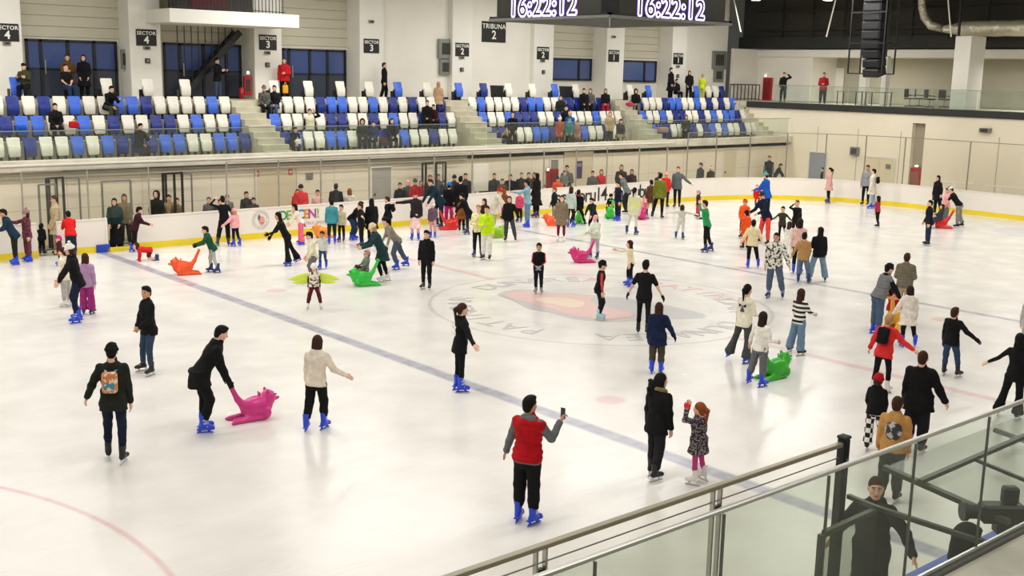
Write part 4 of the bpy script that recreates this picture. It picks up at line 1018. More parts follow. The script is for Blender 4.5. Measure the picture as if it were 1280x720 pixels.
HAIRC = {}
def hair_mesh(style, h):
    key = (style, h)
    if key in HAIRC: return HAIRC[key]
    f = Fld((-.16, -.26, -.42), (.16, .18, .22), h); c = (0, -.016, .03)
    if style in ('short', 'long', 'pony', 'bun', 'bob', 'curly', 'buzz', 'twopony', 'side'):
        g = .004 if style == 'buzz' else 0
        f.ell(c, (.084-g, .102-g, .106-g), 0)
        f.cut((0, .056, .052), (0, .62, -.78)); f.cut((0, 0, -.075 if style != 'buzz' else -.05), (0, -.25, -1))
    if style in ('short', 'buzz', 'pony', 'bun', 'curly'): f.ell((0, -.055, -.03), (.066, .05, .066), .02)
    if style == 'short': f.ell((.01, .03, .108), (.055, .05, .026), .03)
    if style in ('long', 'bob', 'side'):
        e = -.30 if style == 'long' else (-.15 if style == 'bob' else -.24)
        f.ell((0, -.055, e/2+.0), (.085, .048, abs(e)/2+.06), .03)
        for s_ in (-1, 1): f.cone((s_*.068, .0, .03), (s_*.07, -.005, e*.62), .024, .018, .02)
    if style == 'curly':
        f.ell((0, -.045, -.02), (.1, .07, .11), .03)
        for i in range(14): a = i*2.4; f.ell((-.06+.05*math.cos(a)-.01*i*.5, -.09-.05*abs(math.sin(a)), .02-.022*i), (.04, .04, .035), .02)
    if style in ('pony', 'twopony'):
        f.cone((0, -.105, .05), (0, -.15, .01), .028, .034, .02); f.cone((0, -.15, .01), (0, -.13, -.22), .034, .014, .02)
    if style == 'bun': f.ell((0, -.09, .1), (.036, .036, .034), .01)
    if style in ('beanie', 'pombeanie', 'helmet'):
        f.ell((0, -.01, .036), (.09, .107, .112), 0); f.cut((0, .05, .035), (0, .28, -1))
        if style != 'helmet':
            for i in range(24): a = 2*math.pi*i/24; f.ell((.088*math.cos(a), -.01+.105*math.sin(a), .035-.022*math.sin(a)), (.014, .014, .022), .012)
        if style == 'pombeanie': f.ell((0, -.02, .165), (.038, .038, .036), .004)
    if style == 'cap':
        f.ell((0, -.012, .036), (.088, .105, .1), 0); f.cut((0, .05, .045), (0, .12, -1)); f.box((0, .12, .052), (.062, .055, .006), .005, k=.01)
    if style == 'hood':
        f.ell((0, -.03, .01), (.115, .125, .145), 0); f.ell((0, .07, -.005), (.07, .11, .105), 0, subtract=True); f.cone((0, -.07, -.1), (0, -.09, -.17), .09, .07, .04)
        f.ell((0, 0, -.2), (.055, .06, .13), 0, subtract=True)
    if style == 'headband':
        f.ell((0, -.012, .024), (.083, .102, .104), 0); f.cut((0, 0, .0), (0, .1, -1)); f.cut((0, 0, .06), (0, -.1, 1))
    me = f.mesh(style); HAIRC[key] = me; return me
def hair_obj(style, h, m, name, parent, Mx):
    key = (style, h, m.name); me = HAIRC.get(key)
    if me is None: me = hair_mesh(style, h).copy(); me.materials.append(m); HAIRC[key] = me
    o = bpy.data.objects.new(name, me); COL.objects.link(o); o.parent = parent; o.matrix_local = Mx; return o

# ---- footwear, local origin at the ankle joint, y forward, sole of boot at z=-.085
def boot_field(h, kind):
    f = Fld((-.08, -.14, -.10), (.08, .23, .22), h); hi = {'rental': .165, 'boot': .135}.get(kind, .11)
    f.cone((0, -.012, -.01), (0, -.02, hi), .05, .058 if kind == 'rental' else .052, .01)
    f.cone((0, -.045, -.045), (0, .12, -.05), .042, .04, .025); f.ell((0, .13, -.052), (.044, .052, .034), .02); f.cone((0, .0, .0), (0, .09, -.035), .045, .03, .02)
    if kind == 'rental':
        f.box((0, .03, -.078), (.04, .145, .012), .008, k=.006)
        for z, y in ((.085, .045), (.03, .052), (-.015, .085)): f.box((0, y, z), (.04, .02, .012), .006, k=.004)
    if kind == 'shoe': f.cut((0, 0, .03), (0, .1, 1))
    f.cut((0, 0, -.085), (0, 0, -1)); f.cut((0, 0, hi), (0, .1, 1)); return f
BOOTS = {}
def blade_mesh(m1, m2):
    b = MB(); b.box((-.012, -.085, -.135), (.012, -.045, -.083), .004); b.box((-.012, .06, -.135), (.012, .11, -.083), .004); b.box((-.009, -.11, -.142), (.009, .15, -.122), .003)
    n = len(b.F)
    b.prism([(-.13, -.142), (-.12, -.157), (.14, -.157), (.165, -.148), (.17, -.135), (.15, -.138), (-.11, -.140)], 0, -.0025, .0025)
    me = mesh(b.V, b.F, 'blade'); me.materials.append(m1); me.materials.append(m2)
    for i in range(n, len(b.F)): me.polygons[i].material_index = 1
    return me
def strap_mesh():
    b = MB()
    for z, y in ((.085, .052), (.03, .062)): b.bar((-.055, y-.06, z), (-.028, y+.004, z), .012, .026).bar((-.028, y+.004, z), (.028, y+.004, z), .012, .026).bar((.028, y+.004, z), (.055, y-.06, z), .012, .026)
    b.bar((-.045, .06, -.03), (0, .075, -.008), .012, .024).bar((0, .075, -.008), (.045, .06, -.03), .012, .024)
    return mesh(b.V, b.F, 'strap')
SKCOL = {'blue': ('#1f46d6', 'rental'), 'black': ('#151517', 'boot'), 'white': ('#ebe8e4', 'boot'), 'grey': ('#8f8f90', 'boot'), 'ltblue': ('#a9cfdc', 'boot'), 'navy': ('#20306e', 'rental'), 'shoe': ('#1b1a1c', 'shoe'), 'wshoe': ('#e6e3de', 'shoe')}
FEET = {}
def footset(kind, h):
    if (kind, h) in FEET: return FEET[(kind, h)]
    col, ty = SKCOL[kind]
    if (ty, h) not in BOOTS: BOOTS[(ty, h)] = boot_field(h, ty).mesh('boot')
    me = BOOTS[(ty, h)].copy(); m = mat('skate_boot_'+kind, col, .35 if ty == 'rental' else .45, kind=None); me.materials.append(m)
    bl = None if ty == 'shoe' else blade_mesh(m if ty == 'rental' else mat('blade_holder', '#d9d9dc', .4), STEEL)
    st_ = None
    if ty == 'rental' and h < .012: st_ = strap_mesh(); st_.materials.append(mat('strap_pale', '#aebfe8', .4))
    FEET[(kind, h)] = (me, bl, st_); return FEET[(kind, h)]

# ---- poses: unit direction vectors in the person's frame (x right, y forward, z up); x is mirrored for the left side
LEG = {'s': ((.05, .0, -1), (.02, -.02, -1)), 'f': ((.06, .22, -1), (.02, -.05, -1)), 'b': ((.06, -.12, -1), (.05, -.32, -1)), 'k': ((.08, .34, -1), (.02, -.28, -1)),
       'B': ((.10, -.25, -1), (.12, -.75, -1)), 'w': ((.24, .05, -1), (.20, -.08, -1)), 'W': ((.40, .15, -1), (.32, -.1, -1)), 'n': ((.0, .02, -1), (-.02, -.03, -1)),
       'F': ((.10, .55, -1), (.05, .1, -1)), 'sit': ((.08, 1, -.12), (.0, .05, -1)), 'sitf': ((.2, 1, -.05), (.1, .55, -1)), 'kneel': ((.08, .15, -1), (.05, -1, -.12)), 'P': ((.12, -.42, -1), (.10, -.55, -1)),
       'cross': ((-.12, .05, -1), (-.1, -.25, -1))}
ARM = {'d': ((.16, .0, -1), (.06, .12, -1)), 'h': ((.18, .05, -1), (-.25, .55, -1)), 'f': ((.1, .55, -.85), (-.1, 1, -.35)), 'p': ((.1, .6, -.9), (-.05, .55, -.85)), 'o': ((.75, .05, -.75), (.85, .15, -.55)),
       'O': ((1, .05, -.15), (1, .12, -.08)), 'm': ((.45, .05, -.9), (.4, .35, -.85)), 'c': ((.2, .15, -1), (-.75, .75, .0)), 'u': ((.35, .55, -.5), (-.15, .35, .95)), 'H': ((.6, .3, .2), (-.75, .25, .75)),
       'x': ((.25, .25, -1), (-.8, .65, .25)), 'b': ((.25, -.25, -1), (.2, -.2, -1)), 'g': ((.12, .25, -1), (-.6, .55, -.65)), 'r': ((.5, .7, -.3), (.35, .9, .1)), 'R': ((.2, .7, .7), (0, .3, 1)),
       'k': ((.15, .5, -.85), (-.25, .85, .3)), 'l': ((.2, .1, -1), (.1, .9, -.25)), 'w': ((.8, -.1, -.6), (.3, .2, -1)), 'S': ((.5, .1, -.85), (.75, .45, -.5))}
SKIN = {'l': '#e8b79b', 'm': '#cf9a78', 'p': '#f0c4ad', 'd': '#a8795a'}
COLS = dict(black='#141416', navy='#1a2138', olive='#23261f', dkgreen='#16302c', jeans='#34465f', ltjeans='#6f8aa6', grey='#6f6f70', dkgrey='#3a3a3d', ltgrey='#b4b2ae', cream='#efe6cf', white='#f0ece4',
            red='#b3141f', brightred='#dc2b2b', maroon='#571d2a', pink='#eea6ac', hotpink='#d62b7e', magenta='#a03078', neon='#c8ee1c', green='#2f8a4b', teal='#3f8f98', dkteal='#243e44', blue='#1c49a8', tan='#b98a50',
            brown='#4b3426', beige='#c8b692', orange='#f0551e', mint='#cfe3c9', purple='#73507a', yellow='#d8d24a', ltblue='#8fb0c0', pale='#d6d3c4', lilac='#b892b8', rust='#8a4a22', greygreen='#5c6458', camo='#d9d5c8',
            blonde='#b98f5c', ginger='#8e4a22', dkbrown='#2b1a14', hblack='#120f0f', hbrown='#3d2519', hgrey='#6b6560')
def cmat(c, what='cloth'):
    if isinstance(c, tuple): base, kind, c2, sc = c; return mat(f'{what}_{base}_{kind}', COLS.get(base, base), .85, kind=kind, c2=COLS.get(c2, c2), scale=sc)
    return mat(f'{what}_{c}', COLS.get(c, c), .85 if what == 'cloth' else .6, kind='cloth' if what == 'cloth' else None)
def unit(v): v = np.array(v, float); return v/np.linalg.norm(v)
def rotx(a): c, s = math.cos(a), math.sin(a); return np.array([[1, 0, 0], [0, c, -s], [0, s, c]])
def roty(a): c, s = math.cos(a), math.sin(a); return np.array([[c, 0, s], [0, 1, 0], [-s, 0, c]])
def rotz(a): c, s = math.cos(a), math.sin(a); return np.array([[c, -s, 0], [s, c, 0], [0, 0, 1]])

def skeleton(H, legs, arms, lean, side, twist, skates, hx=1.):
    J = {}; fh = .085 if True else 0
    T = rotz(twist) @ roty(side) @ rotx(-lean)          # columns: torso axes
    hip = np.array([0, 0, 0.]); J['hip'] = hip
    for s_, nm, L in ((1, 'R', legs[1]), (-1, 'L', legs[0])):
        a, b = LEG[L]; m = np.array([s_, 1, 1])
        h0 = hip+np.array([s_*.052*H, 0, 0]); kn = h0+unit(np.array(a)*m)*.235*H; an = kn+unit(np.array(b)*m)*.232*H
        J['h'+nm], J['k'+nm], J['a'+nm] = h0, kn, an
    J['T'] = T
    up = T @ np.array([0, 0, 1.])
    J['chest'] = hip+up*.20*H; J['neck'] = hip+up*.325*H
    for s_, nm, A_ in ((1, 'R', arms[1]), (-1, 'L', arms[0])):
        a, b = ARM[A_] if isinstance(A_, str) else A_; m = np.array([s_, 1, 1])
        sh = hip+T @ np.array([s_*.099*H*hx, -.005*H, .279*H]); Tz = rotz(twist)
        el = sh+Tz @ unit(np.array(a)*m)*.168*H; wr = el+Tz @ unit(np.array(b)*m)*.148*H
        J['s'+nm], J['e'+nm], J['w'+nm] = sh, el, wr
    return J

PROTO_N = {}
NAMEC = {}
def person(label, uv, top=None, face=0, legs='ss', arms='dd', lean=0, side=0, twist=0, coat='black', ct='jacket', pants='black', pt='reg', hair='short', hc='hbrown', hat=None, feet='blue', skin='l', H=None,
           Y=None, X=None, z=0., vest=None, look=(0, 0), gloves=None, long=0., group=None, build=1., hood=False, hands='relax', skirt=None, arm_extra=None, at=None, decal=None, belly=0., collar=None, stripe=None):
    """uv: pixel between the feet (z=floor) unless Y/X plane is given: then uv = top of the head on that plane and z = floor height"""
    LEANH = 0
    skated = feet not in ('shoe', 'wshoe')
    lr, sr, tr = math.radians(lean), math.radians(side), math.radians(twist)
    sk0 = .157 if skated else .085
    J1 = skeleton(1., legs, arms, lr, sr, tr, skated)
    amin = min(J1['aL'][2], J1['aR'][2])
    nod, turn = math.radians(look[1]), math.radians(look[0])
    # head frame
    def headframe(J, H):
        hup = unit(J['T'] @ np.array([0, 0, 1.])*.55+np.array([0, 0, .45+.25*(lean > 40)])); base = J['neck']+hup*.0
        c = J['neck']+hup*.095*H*.98
        return c, hup
    c1, _ = headframe(J1, 1.)
    topf = c1[2]+.070-amin                          # top of head above lowest ankle, in units of H
    if Y is not None or X is not None:
        tp = at_y(uv[0], uv[1], Y) if Y is not None else at_x(uv[0], uv[1], X)
        if H is None: H = (tp[2]-z-sk0*.95)/topf
        pos = np.array([tp[0], tp[1], z])
    elif isinstance(uv, tuple) and uv[0] is not None:
        pos = at_z(uv[0], uv[1], z)
        if H is None and top is not None:
            dist2 = (pos[0]-CP[0])**2+(pos[1]-CP[1])**2; lo, hi = .3, 2.6
            for _i in range(30):
                mid = (lo+hi)/2; q = proj(pos+np.array([0, 0, mid]))
                if q[1] > top: lo = mid
                else: hi = mid
            H = (lo-sk0*.9)/(topf+.0)
    if at is not None: pos = np.array(at, float)
    H = H or 1.7
    H = min(max(H, .7), 2.05)
    hs = (.68+.32*H/1.75)*1.07; fs = .62+.38*H/1.75
    sk0 *= fs
    J = skeleton(H, legs, arms, lr, sr, tr, skated, 1.04 if build > 1.05 else 1.)
    az = min(J['aL'][2], J['aR'][2]); mid = (J['aL'][:2]+J['aR'][:2])/2
    if legs in ('sitsit', ): mid = np.array([0., 0.])
    if isinstance(legs, tuple) and 'sit' in legs[0]: mid = np.array([0., 0.])
    off = np.array([-mid[0], -mid[1], sk0-az])
    if Y is not None or X is not None: # head over the given point
        hc0, _ = headframe(J, H); off[0] = -hc0[0]; off[1] = -hc0[1]
    for k_ in list(J):
        if k_ != 'T': J[k_] = J[k_]+off
    if legs == ('kneel', 'kneel'):
        dz = min(J['kL'][2], J['kR'][2])-.07
        for k_ in list(J):
            if k_ != 'T': J[k_] = J[k_]-np.array([0, 0, dz])
    T = J['T']; A = T.T
    hcn, hup = headframe(J, H)
    # world yaw: 0 = facing away from the camera, 90 = to the right of the picture
    th = math.atan2(pos[0]-CP[0], pos[1]-CP[1]); yaw = -(th+math.radians(face))
    d = np.linalg.norm(pos-CPN); ppm = FPX/d
    lod = 0 if ppm > 62 else (1 if ppm > 40 else 2)
    hb = (.020, .026, .034)[lod]; hg = (.0125, .017, .024)[lod]
    k = PROTO_N.get('person', 0); PROTO_N['person'] = k+1
    root = empty('person', pos, yaw, label, 'person', group)
    rel = H/1.75
    # ---- body
    allp = np.array([v for q, v in J.items() if q != 'T']+[hcn])
    lo = allp.min(0)-.2; hi = allp.max(0)+.22; lo[2] = max(lo[2], -.02)
    f = Fld(lo, hi, hb)
    zk = np.array([-.07, -.02, .04, .12, .2, .26, .30, .33])*H; wk = np.array([.06, .096, .092, .080, .092, .098, .072, .034])*H*build
    dk = np.array([.05, .066, .060, .056, .066, .062, .05, .032])*H*build; yk = np.array([-.005, -.008, 0, .004, .004, 0, -.004, -.006])*H
    if belly: dk[3:5] += belly; yk[3:5] += belly*.6
    b_ = math.sqrt(rel)*build if rel > .8 else rel*1.05
    f.loft(J['hip'], A, zk, wk, dk, yk, .03)
    f.cone(J['neck']-hup*.03*rel, hcn-hup*.07*hs, .055*hs, .052*hs, .03)
    for nm in 'LR':
        f.cone(J['h'+nm], J['k'+nm], .082*b_, .054*b_, .03); f.cone(J['k'+nm], J['k'+nm]*.5+J['a'+nm]*.5, .052*b_, .05*b_, .02); f.cone(J['k'+nm]*.5+J['a'+nm]*.5, J['a'+nm], .05*b_, .036*b_, .02)
        f.cone(J['a'+nm], J['a'+nm]+np.array([0, .09*fs, -.03*fs]), .033*fs, .026*fs, .02)
        f.cone(J['s'+nm], J['e'+nm], .05*b_, .038*b_, .03); f.cone(J['e'+nm], J['w'+nm], .038*b_, .025*b_, .015)
    V, Q = f.net(); parts = [(V, Q, np.zeros(len(Q), np.int32))]
    fw = np.array([math.sin(turn), math.cos(turn), 0]); fwd = unit(rotz(tr) @ fw); zz = hup
    ylean = unit(fwd-zz*(fwd@zz)); ylean = unit(ylean*math.cos(nod)+zz*math.sin(nod)); xx = np.cross(ylean, zz); xx /= np.linalg.norm(xx); z2 = np.cross(xx, ylean)
    HM = np.stack([xx, ylean, z2], 1)
    hV, hQ, hM = HEADS[lod]; parts.append(((hV*hs) @ HM.T+hcn, hQ, hM))
    handM = {}
    for s_, nm in ((1, 'R'), (-1, 'L')):
        hk = hands if isinstance(hands, str) else hands[0 if nm == 'L' else 1]
        gV, gQ = HANDS[hk][min(lod, 1)]
        dd = unit(J['w'+nm]-J['e'+nm]); z_ = -dd; hint = rotz(tr) @ np.array([0, 1, .8]); y_ = unit(hint-z_*(hint@z_)); x_ = np.cross(y_, z_)
        sc = np.array([s_, 1, 1])*hs*.98; Mh = np.stack([x_*sc[0], y_*sc[1], z_*sc[2]], 1)
        handM[nm] = (Mh, J['w'+nm]+dd*.004)
        parts.append((gV @ Mh.T+handM[nm][1], gQ[:, ::-1] if s_ < 0 else gQ, np.zeros(len(gQ), np.int32)))
    VV = np.concatenate([p[0] for p in parts]); o = 0; QQ = []
    for p in parts: QQ.append(p[1]+o); o += len(p[0])
    me = mesh(VV, np.concatenate(QQ), 'body', True)
    me.materials.append(mat('skin_'+skin, SKIN[skin], .55)); me.materials.append(mat('eye_dark', '#2a1c18', .4)); me.materials.append(mat('lips_'+skin, '#b5685c', .5))
    me.polygons.foreach_set('material_index', np.concatenate([p[2] for p in parts])); me.update()
    body = link('body', me, root)
    # ---- trousers
    tp_ = {'slim': (.098, .070, .060, .052), 'reg': (.105, .084, .076, .068), 'wide': (.106, .092, .1, .105), 'flare': (.1, .068, .08, .118), 'leg': (.088, .058, .054, .042)}[pt]
    f = Fld(lo, hi, hg)
    f.loft(J['hip'], A, zk[:4]-np.array([0.02, 0, 0, 0])*H, wk[:4]+np.array([.013, .013, .008, .004]), dk[:4]+np.array([.013, .013, .008, .004]), yk[:4], .03)
    for nm in 'LR':
        kmid = J['k'+nm]*.5+J['a'+nm]*.5; end = J['a'+nm]+(J['k'+nm]-J['a'+nm])*((.30 if SKCOL[feet][1] == 'rental' else .2) if pt in ('slim', 'leg', 'reg') else .03)
        f.cone(J['h'+nm], J['h'+nm]*.8+J['k'+nm]*.2, tp_[0]*b_*.84, tp_[0]*b_*.95, .03); f.cone(J['h'+nm]*.8+J['k'+nm]*.2, J['k'+nm], tp_[0]*b_*.95, tp_[1]*b_, .035); f.cone(J['k'+nm], kmid, tp_[1]*b_, tp_[2]*b_, .02); f.cone(kmid, end, tp_[2]*b_, tp_[3]*b_, .02)
    if pt != 'leg': f.ripple(.0042 if lod < 2 else .002, k*1.3, .9)
    for nm in 'LR': pass
    f.cut((0, 0, sk0-.02), (0, 0, -1))
    me = f.mesh('trousers'); me.materials.append(cmat(pants)); link('trousers', me, root)
    # ---- upper garment
    inf, s1, s2, s3 = {'shirt': (.020, .058, .048, .040), 'jacket': (.030, .074, .062, .050), 'puffer': (.048, .086, .076, .06), 'hoodie': (.024, .068, .058, .046), 'tee': (.018, .062, .052, 0), 'fit': (.017, .053, .042, .034), 'vest': (.040, 0, 0, 0), 'coat': (.034, .076, .064, .054)}[ct]
    hem = {'shirt': -.05, 'jacket': -.075, 'puffer': -.05, 'hoodie': -.05, 'tee': -.04, 'fit': -.03, 'vest': -.03, 'coat': -.17}[ct]-long
    def upper(inf, s1, s2, s3, hem, ct, colr, name, sleeves=True):
        f = Fld(lo-.05, hi+.05, hg)
        zk2 = np.concatenate([[hem*H], zk[1:]]) if hem < -.03 else np.concatenate([[min(hem*H, -.025*H)], zk[1:]])
        w2 = wk+inf; d2 = dk+inf; w2 = w2.copy(); d2 = d2.copy()
        w2[0] = wk[1]+inf+(.004 if ct in ('jacket', 'coat') else -.004)+abs(min(0, hem+.07))*.2*H; d2[0] = dk[1]+inf+.0+abs(min(0, hem+.07))*.25*H
        w2[-1] += .012; d2[-1] += .012; w2[:3] += .008; d2[:3] += .010
        if hem < -.1:
            # long hem hangs straight down below the hips
            f.loft(J['hip'], A, zk2[1:], w2[1:], d2[1:], yk[1:], .03)
            B = np.eye(3); Hh = hem*H
            f.loft(J['hip'], B, np.array([Hh, Hh*.4, .0, .05*H]), np.array([w2[0]*1.08, w2[1]*1.06, w2[1]*1.02, w2[2]]), np.array([d2[0]*1.12, d2[1]*1.08, d2[1], d2[2]])*1.0, np.array([.0, 0, -.0, 0]), .04)
        else: f.loft(J['hip'], A, zk2, w2, d2, yk, .03)
        if sleeves and s1:
            for nm in 'LR':
                if ct == 'tee': f.cone(J['s'+nm], J['s'+nm]+(J['e'+nm]-J['s'+nm])*.72, s1*b_, s2*1.08*b_, .035); continue
                wrr = J['w'+nm]-(J['w'+nm]-J['e'+nm])*.06
                f.cone(J['s'+nm], J['e'+nm], s1*b_, s2*b_, .035); f.cone(J['e'+nm], wrr, s2*b_, s3*b_, .015)
        elif sleeves:
            for nm in 'LR': f.cone(J['s'+nm], J['s'+nm]+(J['e'+nm]-J['s'+nm])*.08, .072*b_, .07*b_, .03)
        if ct in ('jacket', 'puffer', 'coat', 'vest'):
            f.cone(J['neck']-hup*.03*rel, J['neck']+hup*.035*rel, .078*hs, .07*hs, .03)
        elif ct == 'hoodie': f.cone(J['neck']-hup*.03*rel, J['neck']+hup*.01*rel, .076*hs, .07*hs, .03)
        if hood or ct == 'hoodie':
            bk = T @ np.array([0, -1, 0]); f.ell(J['neck']+bk*.065*rel-T @ np.array([0, 0, .03*rel]), np.array([.1, .055, .065])*hs, .035, A); f.cone(J['neck']+bk*.07*rel+T @ np.array([-.06*rel, 0, .01*rel]), J['neck']+bk*.07*rel+T @ np.array([.06*rel, 0, .01*rel]), .034*hs, .034*hs, .03)
        if ct == 'puffer' or (ct == 'vest' and lod < 2): f.rings(.0045, .085*rel)
        f.ripple((.0062 if ct in ('jacket', 'hoodie', 'coat', 'shirt') else .003)*(1 if lod < 2 else .6), k*.7+1, .85)
        me = f.mesh(name); me.materials.append(cmat(colr)); return link(name, me, root)
    if ct == 'vest': upper(.022, .066, .056, .046, -.04, 'hoodie', vest or 'grey', 'sweater'); hood_ = hood
    garment = {'shirt': 'sweater', 'jacket': 'jacket', 'puffer': 'puffer_jacket', 'hoodie': 'hoodie', 'tee': 't_shirt', 'fit': 'top', 'vest': 'vest', 'coat': 'coat'}[ct]
    gobj = upper(inf, s1, s2, s3, hem, ct, coat, garment)
    if skirt:
        f = Fld(lo-.1, hi, hg); B = np.eye(3); ln = skirt[1]*H
        f.loft(J['hip'], B, np.array([-ln, -ln*.5, 0, .06*H]), np.array([.20*rel+.04, .17*rel, .105*H, .092*H]), np.array([.2*rel+.03, .15*rel, .08*H, .07*H]), np.array([0, 0, 0, 0.]), .02)
        f.ripple(.006, k, 1.); me = f.mesh('skirt'); me.materials.append(cmat(skirt[0])); link('skirt', me, root)
    if collar:
        f = Fld(J['neck']-.25, J['neck']+.25, hg); up2 = T @ np.array([0, 0, 1.]); c0 = J['neck']+up2*.012*rel
        for i in range(12):
            a0, a1_ = 2*math.pi*i/12, 2*math.pi*(i+1)/12
            f.cone(c0+T @ np.array([.085*math.cos(a0), .075*math.sin(a0)-.01, -.025*math.sin(a0)])*hs, c0+T @ np.array([.085*math.cos(a1_), .075*math.sin(a1_)-.01, -.025*math.sin(a1_)])*hs, .034*hs, .034*hs, .01)
        f.ripple(.004, 3., 1.6); me = f.mesh('collar'); me.materials.append(cmat(collar)); link('collar', me, root)
    if stripe:
        f = Fld(lo-.05, hi+.05, hg)
        for s_, nm in ((1, 'R'), (-1, 'L')):
            o_ = np.array([s_*.026, 0, 0]); f.cone(J['s'+nm]+o_, J['e'+nm]+o_, s1*b_*.72, s2*b_*.78, .02); f.cone(J['e'+nm]+o_, J['w'+nm]+o_*.6, s2*b_*.78, s3*b_*.7, .02)
        me = f.mesh('sleeve_stripe'); me.materials.append(cmat(stripe)); link('sleeve_stripe', me, root)
    # ---- hair and hats
    hh = (.0068, .010, .015)[lod]
    Mx = Matrix.Identity(4)
    for i in range(3):
        for j in range(3): Mx[i][j] = HM[i, j]*hs
        Mx[i][3] = hcn[i]
    if hair: hair_obj(hair, hh, mat('hair_'+hc, COLS.get(hc, hc), .7, kind='cloth', scale=3), 'hair', root, Mx)
    if hat: 
        M2 = Mx.copy(); hair_obj(hat[0], hh, cmat(hat[1]), {'cap': 'cap', 'hood': 'hood', 'helmet': 'helmet', 'headband': 'headband'}.get(hat[0], 'beanie'), root, M2)
    if gloves:
        for nm in 'LR':
            hk = hands if isinstance(hands, str) else hands[0 if nm == 'L' else 1]
            gV, gQ = HANDS[hk][min(lod, 1)]; Mh, wp = handM[nm]; c_ = np.array([0, 0, -.05])
            cc = gV.mean(0); Vg = (gV-cc)*np.array([1.3, 1.12, 1.06])+cc
            me = mesh(Vg @ Mh.T+wp, gQ[:, ::-1] if nm == 'L' else gQ, 'glove', True); me.materials.append(cmat(gloves)); link('glove', me, root)
    # ---- feet
    bh = (.0085, .011, .017)[lod]; bm, bl_, st_ = footset(feet, bh)
    for s_, nm in ((1, 'R'), (-1, 'L')):
        a = J['a'+nm]; grounded = a[2] < sk0+.05
        shin = unit(J['k'+nm]-a); up_ = np.array([0, 0, 1.]) if grounded else shin
        fo = rotz(-s_*.22) @ np.array([0, 1., 0]); y_ = unit(fo-up_*(fo@up_)); x_ = np.cross(y_, up_); MM = Matrix.Identity(4)
        for i in range(3): MM[i][0] = x_[i]*fs; MM[i][1] = y_[i]*fs; MM[i][2] = up_[i]*fs; MM[i][3] = a[i]
        o = bpy.data.objects.new('skate' if skated else 'shoe', bm); COL.objects.link(o); o.parent = root; o.matrix_local = MM
        if bl_ is not None:
            q = bpy.data.objects.new('blade', bl_); COL.objects.link(q); q.parent = o
            if st_ is not None: q = bpy.data.objects.new('strap', st_); COL.objects.link(q); q.parent = o
    root['_h'] = float(H); del root['_h']
    return dict(root=root, J=J, T=T, pos=pos, yaw=yaw, H=H, rel=rel, body=body, gobj=gobj, HM=HM, hcn=hcn, th=th, lod=lod)
def wpt(p, q):
    """person-local point to world"""
    c, s = math.cos(p['yaw']), math.sin(p['yaw']); q = np.asarray(q, float)
    return p['pos']+np.array([c*q[0]-s*q[1], s*q[0]+c*q[1], q[2]])
def backpack(p, label, col, size=1., straps=True, pocket=None, low=0., name='backpack', cat='backpack'):
    J, T, H = p['J'], p['T'], p['H']; c = J['hip']+T @ np.array([0, -.105*H*.75-.085, (.205-low)*H])
    t = empty(name, wpt(p, c), p['yaw'], label, cat)
    A = T.T; s = size*p['rel']; f = Fld((-.25, -.2, -.32), (.25, .2, .32), .014)
    f.box((0, 0, 0), (.14*s, .075*s, .2*s), .06*s, A); f.ripple(.002, 1.); me = f.mesh('bag_body'); me.materials.append(cmat(col)); link('bag_body', me, t)
    f = Fld((-.25, -.25, -.3), (.25, .2, .3), .014); f.box(T @ np.array([0, -.075*s, -.07*s]), (.1*s, .03*s, .08*s), .025*s, A); me = f.mesh('front_pocket'); me.materials.append(cmat(pocket or col)); link('front_pocket', me, t)
    MB().bar(T @ np.array([-.03, 0, .2*s]), T @ np.array([.03, 0, .2*s]), .02, .02).done('carry_loop', BLACK, t)
    if straps:
        for x in (-1, 1):
            a_ = T @ np.array([x*.08*s, .05*s, .18*s]); b2 = T @ np.array([x*.085*s, .14*s, .12*H+.03]); MB().bar(a_, T @ np.array([x*.085, .12, .1*H]), .035, .012).done('shoulder_strap', cmat(pocket or col), t)
    return t

